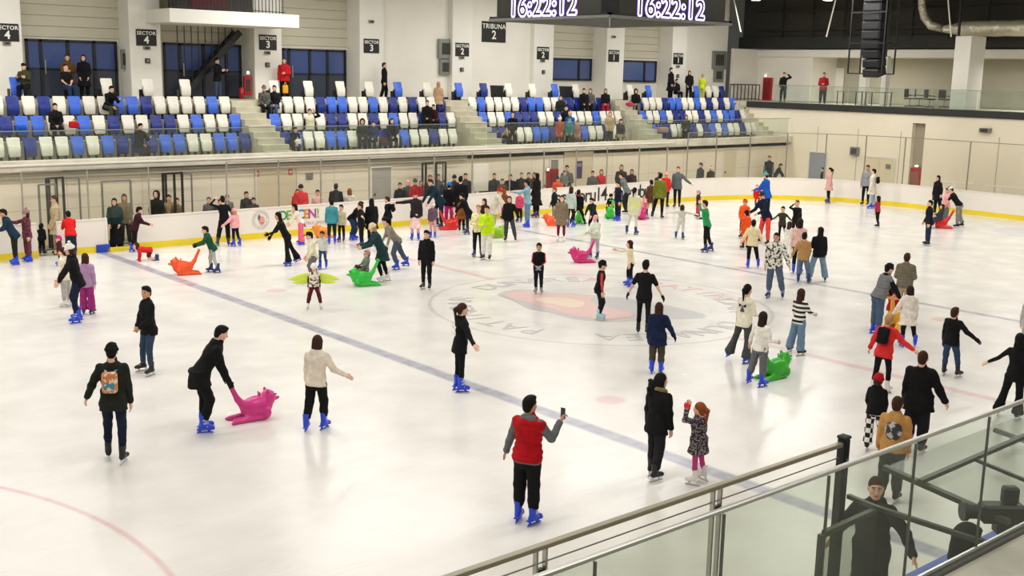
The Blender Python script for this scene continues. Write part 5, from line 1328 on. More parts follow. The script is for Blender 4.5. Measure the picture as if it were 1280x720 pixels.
# ---- plastic skating aid shaped like a seal pup with a tall tail handle
SLEDC = {}
def sled(label, u, v, face, col, hexc, s=1., at=None):
    if hexc not in SLEDC:
        f = Fld((-.32, -.62, -.02), (.32, .52, .82), .016)
        f.ell((0, .08, .23), (.19, .30, .21), .05); f.ell((0, .30, .38), (.135, .14, .15), .06); f.cone((0, .36, .35), (0, .47, .35), .065, .038, .03)
        for x in (-1, 1):
            f.ell((x*.085, .27, .52), (.038, .027, .05), .02)
            f.cone((x*.13, .2, .05), (x*.15, -.34, .035), .05, .035, .03); f.cone((x*.14, -.34, .035), (x*.18, -.44, .03), .038, .028, .02); f.ell((x*.17, .22, .14), (.05, .08, .1), .03)
        f.cone((0, -.1, .2), (0, -.28, .42), .10, .06, .06); f.cone((0, -.28, .42), (0, -.43, .74), .055, .04, .03)
        f.cone((-.13, -.43, .75), (.13, -.43, .75), .026, .026, .02); f.cone((-.10, -.02, .1), (-.12, -.4, .06), .05, .03, .05); f.cone((.10, -.02, .1), (.12, -.4, .06), .05, .03, .05)
        f.cone((0, .12, .38), (0, .13, .46), .02, .02, .015)
        f.cut((0, 0, .004), (0, 0, -1)); me = f.mesh('sled_body'); me.materials.append(mat('sled_'+col, hexc, .32, kind='plastic'))
        g = MB(); g.bar((-.045, .13, .38), (-.045, .13, .5), .026, n=8).bar((.045, .13, .38), (.045, .13, .5), .026, n=8).bar((-.058, .13, .5), (.058, .13, .5), .028, n=8); mg = mesh(g.V, g.F, 'grab_handle'); mg.materials.append(me.materials[0])
        e = MB()
        for x in (-1, 1): e.bar((x*.065, .405, .44), (x*.07, .44, .445), .03, n=10)
        e.bar((0, .49, .355), (0, .515, .355), .04, n=10); mee = mesh(e.V, e.F, 'eyes_and_nose'); mee.materials.append(mat('sled_face_dark', '#221c1e', .4)); SLEDC[hexc] = (me, mg, mee)
    pos = at if at is not None else at_z(u, v, 0.); th = math.atan2(pos[0]-CP[0], pos[1]-CP[1])
    t = empty('skating_aid', pos, -(th+math.radians(face)), label, 'skating aid'); t.scale = (s, s, s)
    for nm, me in zip(('sled_body', 'grab_handle', 'eyes_and_nose'), SLEDC[hexc]):
        o = bpy.data.objects.new(nm, me); COL.objects.link(o); o.parent = t
    return t

# ================================================================ PEOPLE ON THE ICE
P = person
# -- foreground
p = P('person in olive-black jacket and dark beanie walking away, colourful backpack on', (145, 577), 433, 12, ('f', 'b'), ('m', 'd'), 4, coat='olive', ct='jacket', pants='navy', pt='slim', hair='short', hc='hblack', hat=('beanie', 'black'), feet='black', long=.01)
backpack(p, 'small colourful patchwork backpack worn by the person in olive-black jacket', ('#d07a4a', 'blotch', '#e8d6b4', 1.6), .8, pocket=('#3b8aa0', 'blotch', '#e9c9a0', 1.5), low=.03)
P('boy in black jacket and jeans looking left with clasped hands', (184, 467), 359, 235, ('f', 'w'), ('g', 'g'), 2, twist=-10, coat='black', ct='jacket', pants='jeans', pt='slim', hc='hblack', feet='black', skin='m', look=(-25, 0))
p = P('man in black hooded jacket leaning to push the pink skating aid', (255, 541), 411, 80, ('f', 'k'), (((.1, .22, -1), (-.05, .42, -1)), ((.1, .22, -1), (-.05, .42, -1))), 33, coat='black', ct='jacket', pants='black', pt='reg', hc='hblack', feet='blue', hood=True, long=.03, hands='grip', gloves='black', look=(0, -5))
sled('pink seal-shaped skating aid pushed by the leaning man in black', 316, 524, 70, 'pink', '#e0378f', .98)
P('woman in short cream puffer jacket with brown hair stepping away', (394, 538), 423, 25, ('b', 'f'), ('d', 'S'), 8, coat='#e9dccb', ct='jacket', pants='black', pt='reg', hair='bob', hc='hbrown', feet='blue', hood=True, hands='open', long=-.02)
p = P('woman in black sweatshirt with white back print and long ponytail', (574, 489), 381, 70, ('s', 's'), ('d', 'o'), 4, coat='black', ct='hoodie', pants='black', pt='leg', hair='pony', hc='hbrown', feet='blue', long=.04, skin='l')
def back_print(p, lines, col, size, zf=.22, dy=.02):
    J, T, H = p['J'], p['T'], p['H']
    for i, l in enumerate(lines):
        c = J['hip']+T @ np.array([0, -(.066*H+.032+dy), (zf-i*size/H*.95)*H])
        o = text_on(l, size, (0, 0, 0), (1, 0, 0), (0, 0, 1), mat('print_'+col, COLS.get(col, col), .7), p['root'], .002, .006); o.name = 'back_print'
        B = T @ np.array([[1, 0, 0], [0, 1, 0], [0, 0, 1.]]); Mx = Matrix.Identity(4)
        for a in range(3):
            for b in range(3): Mx[a][b] = B[a, b]
            Mx[a][3] = c[a]
        o.matrix_local = Mx
back_print(p, ['Stay', 'cool'], 'white', .13)
p = P('man in red quilted vest over grey hoodie filming with a raised phone', (657, 654), 498, 30, ('s', 's'), (((.42, .05, -1), (.45, .25, -1)), ((.30, .55, -.75), (.15, .55, .75))), 3, coat='#b8121d', ct='vest', vest='#6d7173', pants='black', pt='reg', hc='hblack', feet='blue', hood=False, hands=('open', 'grip'), look=(15, 0), build=1.08, skin='m')
def hold(p, side='R', up=.06):
    w_ = p['J']['w'+side]; e = p['J']['e'+side]; d = unit(w_-e); return wpt(p, w_+d*.09*p['rel']+np.array([0, 0, up]))
def phone(p, label, side='R', tilt=0):
    q = hold(p, side, .05); t = empty('phone', q, p['yaw'], label, 'phone')
    MB().box((-.037, -.005, -.075), (.037, .005, .075), .004).done('phone_case', mat('phone_black', '#111114', .3), t)
    MB().box((-.033, -.0065, -.07), (.033, -.005, .07), .001).done('screen', mat('phone_screen', '#20242c', .15, emit='#56606e', es=.2), t)
    MB().box((.012, .005, .045), (.03, .008, .068), .002).done('camera_bump', DARKM, t)
    return t
phone(p, 'black phone held up by the man in the red vest')
P('woman in black jacket with long curly dark hair standing apart', (816, 598), 470, 35, ('f', 'b'), ('d', 'd'), 6, coat='black', ct='jacket', pants='#232226', pt='reg', hair='curly', hc='hblack', feet='black', long=.02, belly=.02, collar='#8b7b58', look=(15, 5))
p = P('girl in dark speckled coat and pink leggings near the glass', (873, 604), 505, 300, ('s', 'w'), ('H', 'd'), 2, coat=('#1e1b22', 'speckle', '#8d7f86', 1), ct='coat', pants='#c0447c', pt='leg', hair='pony', hc='ginger', feet='white', gloves='brightred', long=-.02, skin='p')
# -- group at the left
P('woman in black hoodie and navy jeans with a white pom-pom hat leaning forward', (97, 403), 306, 270, ('f', 'k'), ('p', 'p'), 12, coat='black', ct='hoodie', pants='navy', pt='slim', hair='bob', hc='hbrown', hat=('pombeanie', 'white'), feet='blue', long=.03)
P('child in cream jacket in front of the woman with the white pom-pom hat', (84, 383), 311, 300, ('s', 's'), ('d', 'h'), 4, coat='cream', ct='jacket', pants='ltgrey', pt='reg', hair='short', hc='hbrown', feet='white')
P('person in purple-pink snow trousers behind the woman in black hoodie', (110, 393), 318, 20, ('s', 's'), ('d', 'd'), 0, coat='lilac', ct='jacket', pants='magenta', pt='wide', hair='long', hc='hbrown', feet='navy')
P('small child in pink helmet by the boards beneath the red jacket', (76, 332), 296, 250, ('s', 's'), ('d', 'h'), 4, coat='maroon', ct='jacket', pants='black', pt='reg', hair='short', hc='hbrown', hat=('helmet', 'hotpink'), feet='blue')
P('child in red snowsuit crawling on hands and knees on the ice', (196, 325), None, 262, ('kneel', 'kneel'), ('d', 'd'), 78, coat='brightred', ct='jacket', pants='maroon', pt='reg', hair='bob', hc='hbrown', feet='navy', H=1.12, look=(0, 35), gloves='brightred')
P('child in green jacket pushing the orange skating aid', (268, 341), 284, 268, ('b', 'f'), ('f', 'f'), 22, coat='#20513a', ct='jacket', pants='ltgrey', pt='slim', hair='short', hc='hblack', feet='navy', gloves='black', hands='grip')
sled('orange skating aid pushed by the child in green near the left line', 232, 343, 262, 'orange', '#ff5a22', .98)
P('person in black with one arm raised to the head by the round badge', (279, 308), 246, 350, ('w', 's'), ('H', 'm'), 2, side=-4, coat='black', ct='fit', pants='black', pt='reg', hair='short', hc='hblack', feet='navy')
P('small child in light pink jacket and pink hat by the boards', (296, 308), 262, 320, ('s', 'b'), ('o', 'd'), 5, coat='pink', ct='puffer', pants='black', pt='slim', hair='bob', hc='blonde', hat=('beanie', 'pink'), feet='blue')
P('woman in black top and dark gloves striding left with long dark hair', (366, 331), 266, 262, ('w', 'P'), ('f', 'p'), 24, coat='black', ct='fit', pants='black', pt='flare', hair='side', hc='hblack', feet='blue', gloves='black', skin='m')
P('person in cream top and bright pink trousers bending behind the striding woman', (377, 306), 256, 260, ('w', 's'), ('p', 'p'), 24, coat='cream', ct='shirt', pants='#f06a86', pt='wide', hair='bob', hc='hblack', feet='blue')
P('boy in cream hoodie and black cap behind the winged child', (392, 352), 291, 255, ('k', 'k'), ('h', 'h'), 14, coat='#e9e4c8', ct='hoodie', pants='grey', pt='reg', hair='short', hc='hblack', hat=('cap', 'black'), feet='black', skin='l')
P('boy in light grey sweater and jeans skating toward us', (404, 336), 290, 195, ('b', 'f'), ('d', 'o'), 6, coat='#cfd2c9', ct='hoodie', pants='#2f4c6e', pt='slim', hair='short', hc='hbrown', feet='blue', skin='m')
p = P('small child in brown fur vest and white hat wearing yellow-green wings', (393, 386), 331, 180, ('w', 'w'), ('d', 'd'), 0, coat=('#e6ddcb', 'blotch', '#5a4634', 1.6), ct='vest', vest='#3a2c22', pants='maroon', pt='reg', hair='long', hc='hbrown', hat=('beanie', 'white'), feet='white')
wm = mat('wing_yellow_green', '#d9ee50', .6)
wt = empty('costume_wings', wpt(p, p['J']['neck']+np.array([0, -.12, -.10])), p['yaw'], 'yellow-green costume wings spread behind the small child', 'wings')
for s_ in (-1, 1):
    for (dz, L, wd) in ((0, .62, .11), (-.09, .5, .10)):
        f = Fld((-.8, -.05, -.35), (.8, .05, .3), .018); a = np.array([0, 0, dz]); b = np.array([s_*L, 0, dz-.12])
        for t_ in np.linspace(0, 1, 7): c = a+(b-a)*t_; f.ell(c, (.09, .016, wd*(math.sin(math.pi*min(1, t_*.85+.12))*.8+.15)), .03)
        me = f.mesh('wing_panel'); me.materials.append(wm); link('wing_panel', me, wt)
p = P('child in grey-green suit and pink hat riding on the bright green skating aid', (452, 352), None, 245, ('sit', 'sit'), ('f', 'f'), -6, coat='#7b8577', ct='jacket', pants=('#6d2b3b', 'speckle', '#7b8577', 1), pt='reg', hair='short', hc='hbrown', hat=('beanie', '#c99a94'), feet='white', H=1.02, gloves='maroon', at=at_z(457, 354)+np.array([0, 0, .04]))
sled('bright green skating aid carrying the child in the grey-green suit', 455, 357, 255, 'green', '#2fc843', 1.0)
P('woman in long dark teal coat and cream hat pushing the green skating aid', (481, 352), 280, 262, ('k', 'b'), ('f', 'f'), 26, coat='dkteal', ct='coat', pants='black', pt='slim', hair='bob', hc='blonde', hat=('beanie', '#e9d8ae'), feet='white', hands='grip')
P('girl in grey-brown sweater crouching forward in grey jeans', (502, 336), 272, 258, ('k', 'P'), ('m', 'm'), 36, coat='#8c8278', ct='shirt', pants='#4b5666', pt='reg', hair='pony', hc='hblack', feet='blue')
p = P('boy in all black with a small chest print coasting toward us', (533, 362), 289, 200, ('f', 's'), ('d', 'd'), 4, coat='black', ct='hoodie', pants='black', pt='slim', hair='short', hc='hblack', feet='black', skin='l')
P('boy in black and red tracksuit facing us with hands joined', (673, 367), 305, 182, ('s', 'n'), ('g', 'g'), 2, stripe='#e0454c', coat='#131317', ct='fit', pants='#161a26', pt='slim', hair='short', hc='hblack', feet='grey', gloves='#9fb4c0', skin='m', vest=None)
P('boy in black and red tracksuit and dark cap skating sideways on the crest', (749, 400), 327, 85, ('f', 'k'), ('d', 'd'), 8, stripe='#e0454c', coat='#131317', ct='fit', pants='#161a26', pt='slim', hair='short', hc='hblack', hat=('beanie', 'black'), feet='ltblue', skin='l')
P('girl in cream sweater with one arm stretched out and blue skates', (787, 358), 302, 262, ('w', 'f'), ('d', 'r'), 8, coat='#f0e2bd', ct='shirt', pants='black', pt='slim', hair='long', hc='hbrown', feet='blue', skin='p')
P('man in black t-shirt and black gloves skating away', (803, 421), 328, 10, ('f', 'P'), ('m', 'm'), 4, coat='black', ct='tee', pants='black', pt='leg', hair='short', hc='hblack', feet='black', gloves='black', skin='l')
P('girl in navy parka with long dark hair seen from behind', (820, 467), 380, 2, ('s', 's'), ('d', 'm'), 3, coat='#172242', ct='coat', pants='#4c4438', pt='reg', hair='long', hc='hbrown', feet='blue', long=-.04, gloves='black')
p = P('woman in cream sweater with dark bow and flared grey trousers', (922, 452), 356, 35, ('W', 's'), ('d', 'l'), 5, coat='#f1ead6', ct='shirt', pants='#4b4c4d', pt='flare', hair='pony', hc='hblack', feet='blue', long=.02)
bk = MB(); J = p['J']; c = J['hip']+p['T'] @ np.array([0, -.066*p['H']-.03, .2*p['H']])
for s_ in (-1, 1): bk.prism([(c[0]+s_*.01, c[2]+.02), (c[0]+s_*.09, c[2]+.065), (c[0]+s_*.09, c[2]-.01)][::s_], 1, c[1]-.006, c[1]+.006); bk.prism([(c[0], c[2]+.02), (c[0]+s_*.05, c[2]-.11), (c[0]+s_*.015, c[2]-.12)][::-s_], 1, c[1]-.006, c[1]+.006)
bk.done('bow', cmat('navy'), p['root'])
P('girl in white top holding the green skating aid beside her', (944, 482), 391, 35, ('w', 's'), ('m', 'l'), 4, coat='#f4efe6', ct='shirt', pants='#6a6b70', pt='reg', hair='long', hc='dkbrown', feet='blue')
sled('green skating aid beside the girl in white top', 968, 472, 40, 'leafgreen', '#3dbb33', .98)
P('woman in black-and-white striped sweater and light wide jeans', (993, 443), 362, 40, ('w', 's'), ('h', 'f'), 2, coat=('#f2eee6', 'stripe', '#161618', 9.5), ct='shirt', pants='ltjeans', pt='wide', hair='long', hc='hbrown', feet='black')
P('man in white and black camouflage jacket skating toward us', (969, 373), 292, 192, ('w', 's'), ('m', 'd'), 2, coat=('#e4e0d2', 'camo', '#26261f', 1), ct='jacket', pants='#54647c', pt='reg', hair='buzz', hc='hblack', feet='navy', skin='m', build=1.08)
P('person in cream jacket and black trousers seen from behind', (941, 335), 276, 355, ('s', 'w'), ('m', 'm'), 2, coat='#efe0b4', ct='jacket', pants='black', pt='slim', hair='short', hc='hblack', feet='blue')
P('child in orange snowsuit and dark hat tucked behind the cream jacket', (931, 312), 264, 330, ('s', 's'), ('d', 'h'), 3, coat='orange', ct='jacket', pants='orange', pt='reg', hair='short', hc='hblack', hat=('beanie', 'black'), feet='black')
P('small child with orange cap held by the person in navy', (929, 298), 250, 200, ('s', 's'), ('d', 'h'), 3, coat='orange', ct='jacket', pants='black', pt='reg', hair='short', hc='hblack', hat=('beanie', 'orange'), feet='black')
P('adult in navy jacket and red trousers bending over the small children', (954, 306), 240, 225, ('s', 'w'), ('f', 'f'), 22, coat='#151c33', ct='jacket', pants='#ea4a3c', pt='reg', hair='short', hc='hblack', hat=('beanie', 'dkteal'), feet='black')
P('toddler in red suit with white pom-pom hat carried near the far boards', (941, 256), 216, 170, ('sit', 'sit'), ('O', 'h'), 0, coat='brightred', ct='jacket', pants='brightred', pt='reg', hair='short', hc='hbrown', hat=('pombeanie', '#f2c9c0'), feet='navy', H=1.0, at=at_z(944, 272)+np.array([0, 0, .55]))
P('adult in bright blue jacket and teal hat holding the red-suited toddler', (957, 275), 216, 300, ('s', 's'), ('f', 'f'), 10, coat='#1f57b5', ct='jacket', pants='navy', pt='reg', hair='short', hc='hblack', hat=('pombeanie', '#5f9c93'), feet='blue')
P('woman in dark olive dress with black arms held out', (978, 304), 259, 195, ('w', 's'), ('o', 'o'), 4, coat=('#3b3520', 'speckle', '#141310', 1), ct='fit', pants='black', pt='leg', hair='bun', hc='hblack', feet='black', gloves='black', long=.04)
P('girl in black with raised hand near the woman in olive', (992, 302), 251, 150, ('b', 's'), ('d', 'H'), 3, coat='black', ct='fit', pants='black', pt='leg', hair='bun', hc='hblack', feet='black')
P('child in white jacket and long brown hair behind the camouflage jacket', (984, 322), 278, 30, ('s', 's'), ('d', 'm'), 2, coat='#e9e4da', ct='jacket', pants='white', pt='reg', hair='long', hc='hbrown', feet='white')
P('woman in pink sweater with very long dark hair seen from behind', (996, 342), 274, 5, ('s', 's'), ('d', 'f'), 2, coat='#eebfb8', ct='shirt', pants='black', pt='slim', hair='long', hc='dkbrown', feet='blue')
p = P('child in tan jacket with a tan backpack between two girls', (1004, 354), 292, 8, ('s', 'w'), ('m', 'h'), 2, coat='#b58b56', ct='jacket', pants='#5c7187', pt='reg', hair='short', hc='hblack', feet='navy')
P('woman in black jacket and light jeans turned to the child in tan', (1021, 352), 285, 345, ('w', 'w'), ('c', 'd'), 2, coat='black', ct='jacket', pants='#7d97ad', pt='wide', hair='long', hc='hblack', feet='navy', look=(-45, 0))
P('person in pale pink coat alone by the far end boards', (1035, 254), 210, 265, ('s', 'w'), ('d', 'd'), 2, coat='#dca9a0', ct='coat', pants='black', pt='slim', hair='pony', hc='hblack', feet='navy')
P('man in grey hoodie with white hem near the end wall double door', (1081, 257), 207, 200, ('s', 's'), ('m', 'd'), 0, coat='#8f9296', ct='hoodie', pants='black', pt='slim', hair='short', hc='hblack', feet='black', skin='m')
p = P('person in pale coat and light jeans with a small black backpack', (1091, 261), 212, 280, ('s', 'b'), ('d', 'd'), 0, coat='#ddd6c4', ct='coat', pants='#aeb8c4', pt='reg', hair='short', hc='hblack', feet='blue', hood=True)
backpack(p, 'small black backpack on the person in pale coat near the end wall', 'black', .8, straps=False)
P('child in red-pink top and black leggings skating alone', (1097, 285), 246, 300, ('b', 's'), ('d', 'h'), 3, coat='#b0324e', ct='fit', pants='black', pt='leg', hair='bob', hc='hblack', feet='black')
P('man in navy jacket and dark jeans standing alone and looking left', (1159, 307), 251, 258, ('s', 's'), ('d', 'h'), 3, coat='#12151f', ct='jacket', pants='#22314a', pt='reg', hair='buzz', hc='hblack', feet='black')
P('person in long black coat near the end boards behind the red skating aid', (1172, 268), 220, 230, ('b', 's'), ('m', 'd'), 6, coat='black', ct='coat', pants='black', pt='reg', hair='long', hc='hblack', feet='black')
P('man in black t-shirt and white cap bending over the red skating aid', (1199, 285), 235, 275, ('s', 'b'), ('p', 'p'), 36, coat='black', ct='tee', pants='#8d8d8c', pt='reg', hair='short', hc='hbrown', hat=('cap', 'white'), feet='black', skin='l', build=1.05)
sled('red skating aid in front of the man in the white cap', 1176, 285, 265, 'red', '#e02424', 1.05)
P('dark-haired child in grey riding the red skating aid', (1176, 284), None, 250, ('sit', 'sit'), ('f', 'f'), -5, coat='dkgrey', ct='jacket', pants='#2d4460', pt='reg', hair='long', hc='dkbrown', feet='white', H=1.15, at=at_z(1174, 286)+np.array([0, 0, .04]))
P('child in pale pink jacket standing behind the red skating aid', (1181, 280), 236, 240, ('s', 's'), ('h', 'h'), 2, coat='pink', ct='jacket', pants='grey', pt='reg', hair='short', hc='hbrown', feet='white')
P('man in grey sweater and jeans bending toward the yellow skating aid', (1094, 418), 331, 60, ('s', 's'), ('p', 'p'), 20, coat='#77787a', ct='vest', vest='black', pants='#4c6078', pt='reg', hair='short', hc='hblack', feet='blue', build=1.1, hat=('beanie', 'black'))
P('person in brown-grey puffer jacket and beige trousers seen from behind', (1127, 398), 318, 5, ('s', 's'), ('c', 'c'), 2, coat='#77705f', ct='puffer', pants='#b6a88a', pt='reg', hair='short', hc='hbrown', feet='blue', hood=True, gloves='black')
P('child in red jacket and green hat on the yellow skating aid', (1112, 404), 369, 30, ('sit', 'sit'), ('f', 'f'), 6, coat='red', ct='jacket', pants='black', pt='reg', hair='short', hc='hblack', hat=('beanie', '#1c3c2a'), feet='black', H=1.15, at=at_z(1113, 407)+np.array([0, 0, .04]))
sled('yellow skating aid under the child in the red jacket', 1117, 408, 10, 'yellow', '#f2b01c', 1.1)
P('child in long white hooded coat seen from behind', (1135, 434), 359, 345, ('s', 'w'), ('m', 'd'), 2, coat='#eae0d6', ct='coat', pants='black', pt='slim', hair='bob', hc='dkbrown', feet='blue', hood=True)
p = P('person in red jacket leaning away with a black backpack', (1099, 492), 396, 20, ('b', 'f'), ('m', 'o'), 14, coat='#e03434', ct='jacket', pants='black', pt='leg', hair='short', hc='blonde', feet='white', hood=False)
backpack(p, 'black backpack worn on the red jacket', 'black', .95, low=.0)
P('boy in black jacket and blue jeans with one arm out', (1188, 471), 387, 25, ('s', 'w'), ('d', 'o'), 4, coat='black', ct='jacket', pants='#31465f', pt='slim', hair='short', hc='hbrown', feet='black', gloves='black')
P('woman in fitted black top and flared trousers with arms out near the right edge', (1259, 523), 418, 15, ('w', 's'), ('o', 'O'), 3, coat='black', ct='fit', pants='black', pt='flare', hair='long', hc='hblack', feet='black')
P('big man in black jacket seen from behind near the railing', (1142, 566), 441, 12, ('s', 's'), ('d', 'm'), 3, coat='#101012', ct='jacket', pants='#1a1a20', pt='reg', hair='buzz', hc='hbrown', feet='black', build=1.22, long=.03)
P('child in black jacket, red hat and checkered trousers', (1093, 565), 471, 20, ('s', 'w'), ('h', 'h'), 6, coat='black', ct='hoodie', pants=('#f0ede6', 'check', '#141416', 12), pt='wide', hair='short', hc='hbrown', hat=('beanie', 'red'), feet='black')
p = P('man in tan hoodie with a grey photo print on the back', (1110, 627), 499, 8, ('s', 's'), ('d', 'd'), 6, coat='#c18f52', ct='hoodie', pants='#3b4038', pt='reg', hair='buzz', hc='hbrown', feet='black', build=1.12, hood=True)
J, T, H = p['J'], p['T'], p['H']; f = Fld((-.3, -.4, .6), (.3, .2, 1.7), .012); f.ell(J['hip']+T @ np.array([0, -.11, .17*H]), (.125, .06, .155), 0, T.T)
me = f.mesh('back_print'); me.materials.append(mat('photo_print_grey', '#38393a', .8, kind='blotch', c2='#b9b7b2', scale=1.6)); link('back_print', me, p['root'])
P('man in black hoodie below the near glass with one arm reaching out', None, None, 195, ('s', 's'), (((.75, .1, -.8), (.55, .5, -.8)), ((.5, -.1, -.85), (.5, .1, -.9))), 3, coat='#222222', ct='hoodie', pants='#232323', pt='reg', hair='buzz', hc='hbrown', feet='black', skin='l', H=1.74, at=tuple(at_z(1098, 588, 1.90)[:2])+(0,), build=1.15, hood=True, hands='open', look=(-22, 2))
P('person in grey partly cut by the right photo edge', (1283, 442), 368, 350, ('s', 's'), ('d', 'm'), 3, coat='ltgrey', ct='jacket', pants='ltgrey', pt='reg', hair='short', hc='hbrown', feet='white')

# -- crowd in the middle distance
P('woman in teal jacket and black trousers facing away by the boards lettering', (415, 305), 250, 355, ('s', 's'), ('d', 'd'), 2, coat='#43909c', ct='jacket', pants='#16262c', pt='slim', hair='short', hc='hblack', feet='blue')
P('child in pale top between the teal jacket and the bending person in black', (427, 302), 257, 200, ('s', 's'), ('d', 'd'), 2, coat='#cfc6a4', ct='jacket', pants='black', pt='slim', hair='short', hc='hblack', feet='navy')
P('person in black jacket and blue jeans bending over beside the boards', (441, 300), 252, 120, ('k', 'k'), ('p', 'p'), 40, coat='black', ct='jacket', pants='#253a5c', pt='reg', hair='short', hc='hblack', feet='blue')
sled('orange-yellow skating aid half hidden behind the teal jacket', 404, 297, 250, 'amber', '#f59a2a', .95)
P('girl in black with brown hair in front of the tall woman in black coat', (452, 310), 255, 260, ('s', 's'), ('O', 'd'), 4, coat='black', ct='jacket', pants='black', pt='slim', hair='short', hc='hbrown', feet='navy')
P('tall woman in long black coat with long dark hair', (465, 308), 249, 335, ('s', 's'), ('d', 'd'), 3, coat='#101013', ct='coat', pants='black', pt='slim', hair='long', hc='hblack', feet='navy')
p = P('person in black jacket with white fur collar looking left', (486, 296), 247, 285, ('s', 's'), ('h', 'd'), 6, collar='#e9e4da', coat='#141820', ct='jacket', pants='black', pt='reg', hair='short', hc='hbrown', feet='navy')
backpack(p, 'dark backpack worn by the person with the white fur collar', 'black', 1.0, straps=False)
P('woman in black jacket and long pink patterned skirt with one arm stretched left', (519, 300), 240, 182, ('s', 's'), ('d', 'O'), 0, coat='#2a2126', ct='jacket', pants='pink', pt='leg', hair='short', hc='hbrown', hat=('beanie', '#9c1420'), feet='blue', skirt=(('#ecb3b0', 'speckle', '#e0dcd6', .6), .30))
P('small child in purple suit and white hat with pink trousers', (541, 297), 254, 190, ('s', 's'), ('h', 'd'), 2, coat='#6b5666', ct='jacket', pants='pink', pt='slim', hair='short', hc='blonde', hat=('beanie', '#dde3e2'), feet='blue')
P('adult in dark teal jacket bending over the purple-suited child', (549, 285), 222, 240, ('s', 'k'), ('p', 'p'), 34, coat='#17303c', ct='jacket', pants='#1c2a3c', pt='reg', hair='short', hc='hbrown', feet='navy')
P('person in black top and hot pink trousers seen from behind', (561, 282), 229, 5, ('s', 's'), ('d', 'd'), 0, coat='#191315', ct='jacket', pants='hotpink', pt='reg', hair='short', hc='hblack', hat=('beanie', '#1f72c8'), feet='navy')
sled('red skating aid in the thick of the crowd', 563, 287, 80, 'red', '#e02424', 1.0)
P('tall person in black beside the hot pink trousers', (575, 284), 221, 10, ('s', 's'), ('d', 'h'), 2, coat='#121214', ct='coat', pants='black', pt='reg', hair='short', hc='hblack', feet='black')
P('child in rust-brown coat in front of the tall person in black', (577, 290), 247, 20, ('s', 's'), ('d', 'd'), 2, coat='#8c5424', ct='coat', pants='black', pt='slim', hair='short', hc='hbrown', feet='black')
P('person in black jacket leaning left into the crowd by the notice board', (590, 293), 243, 285, ('s', 'P'), ('p', 'f'), 26, coat='#0f1013', ct='jacket', pants='#1a2436', pt='slim', hair='short', hc='hblack', feet='navy')
P('girl in cream sweater with yellow flowers and black trousers', (597, 321), 257, 190, ('s', 's'), ('d', 'c'), 0, coat=('#f2ebc4', 'speckle', '#d8c258', .5), ct='shirt', pants='black', pt='slim', hair='short', hc='blonde', feet='navy', skin='p')
P('boy in neon yellow jacket and white trousers', (608, 325), 258, 200, ('s', 's'), ('d', 'c'), 2, coat='#c9ef22', ct='jacket', pants='#ece9df', pt='reg', hair='short', hc='hbrown', feet='black', skin='l')
P('dark-haired child in brown jacket behind the neon yellow boy', (607, 299), 249, 230, ('s', 's'), ('h', 'h'), 10, coat='#2c211b', ct='jacket', pants='black', pt='reg', hair='long', hc='hbrown', feet='black')
P('person in cream coat and red hat bending behind the yellow-green skating aid', (617, 287), 236, 100, ('s', 's'), ('p', 'p'), 22, coat='#d9d0ba', ct='coat', pants='#b9ae98', pt='reg', hair='short', hc='blonde', hat=('beanie', '#b5222c'), feet='white')
sled('yellow-green skating aid beside the cream coat', 621, 297, 70, 'lime', '#9ccc2c', .9)
P('woman in black jacket and grey trousers skating toward us in mid crowd', (638, 302), 246, 185, ('w', 's'), ('m', 'd'), 2, coat='#101012', ct='jacket', pants='#3f4245', pt='reg', hair='bob', hc='hbrown', feet='black', skin='l')
P('person in brown fur jacket behind the woman in black', (630, 274), 238, 330, ('s', 's'), ('h', 'h'), 4, coat=('#7a4420', 'speckle', '#4b2a16', .8), ct='puffer', pants='#c23a82', pt='reg', hair='long', hc='ginger', feet='navy')
P('boy in light blue hoodie and jeans with his arm pointing left', (659, 284), 226, 280, ('s', 's'), ('r', 'd'), 4, coat='#86a7b5', ct='hoodie', pants='#6083a6', pt='reg', hair='short', hc='hblack', feet='blue', skin='m')
P('child in pink hat hidden behind the light blue hoodie', (649, 278), 240, 200, ('s', 's'), ('d', 'd'), 0, coat='#d44a6a', ct='jacket', pants='black', pt='reg', hair=None, hat=('beanie', '#f07aa0'), feet='navy')
P('tall woman in long black coat by the end of the crowd', (670, 272), 217, 300, ('s', 's'), ('h', 'd'), 0, coat='#17120f', ct='coat', pants='black', pt='reg', hair='long', hc='hblack', feet='navy', long=.09)
P('person in dark green jacket and grey trousers beside the orange skating aid', (693, 279), 235, 250, ('s', 's'), ('d', 'h'), 4, coat='#17231f', ct='jacket', pants='#9c9a94', pt='reg', hair='short', hc='ginger', feet='navy')
sled('orange skating aid behind the girl in the brown tweed coat', 691, 282, 270, 'orange', '#ff5a22', .92)
P('girl in brown tweed coat and maroon leggings with white skates', (701, 302), 245, 185, ('s', 's'), ('d', 'd'), 0, coat=('#8a7a62', 'speckle', '#665542', 1), ct='coat', pants='#6e1f34', pt='leg', hair='long', hc='hbrown', feet='white', skin='p')
P('woman in pale green jacket with long brown hair and black leggings', (713, 284), 234, 30, ('s', 'f'), ('d', 'd'), 2, coat='#b9c8bf', ct='jacket', pants='#15171c', pt='slim', hair='long', hc='hbrown', feet='blue')
p = P('boy in black jacket with red scarf straddling before the second green skating aid', (722, 282), 238, 10, ('W', 'W'), ('d', 'd'), 0, collar='#b8202c', coat='#0f1014', ct='jacket', pants='black', pt='slim', hair='short', hc='hblack', feet='black')
sled('green skating aid in front of the boy in the black jacket and red scarf', 724, 279, 0, 'leafgreen', '#3dbb33', .95)
P('man in dark green fleece leaning over the child in mint', (741, 293), 248, 215, ('s', 'k'), ('p', 'p'), 20, coat='#1d2620', ct='jacket', pants='black', pt='reg', hair='short', hc='hblack', feet='black', skin='l')
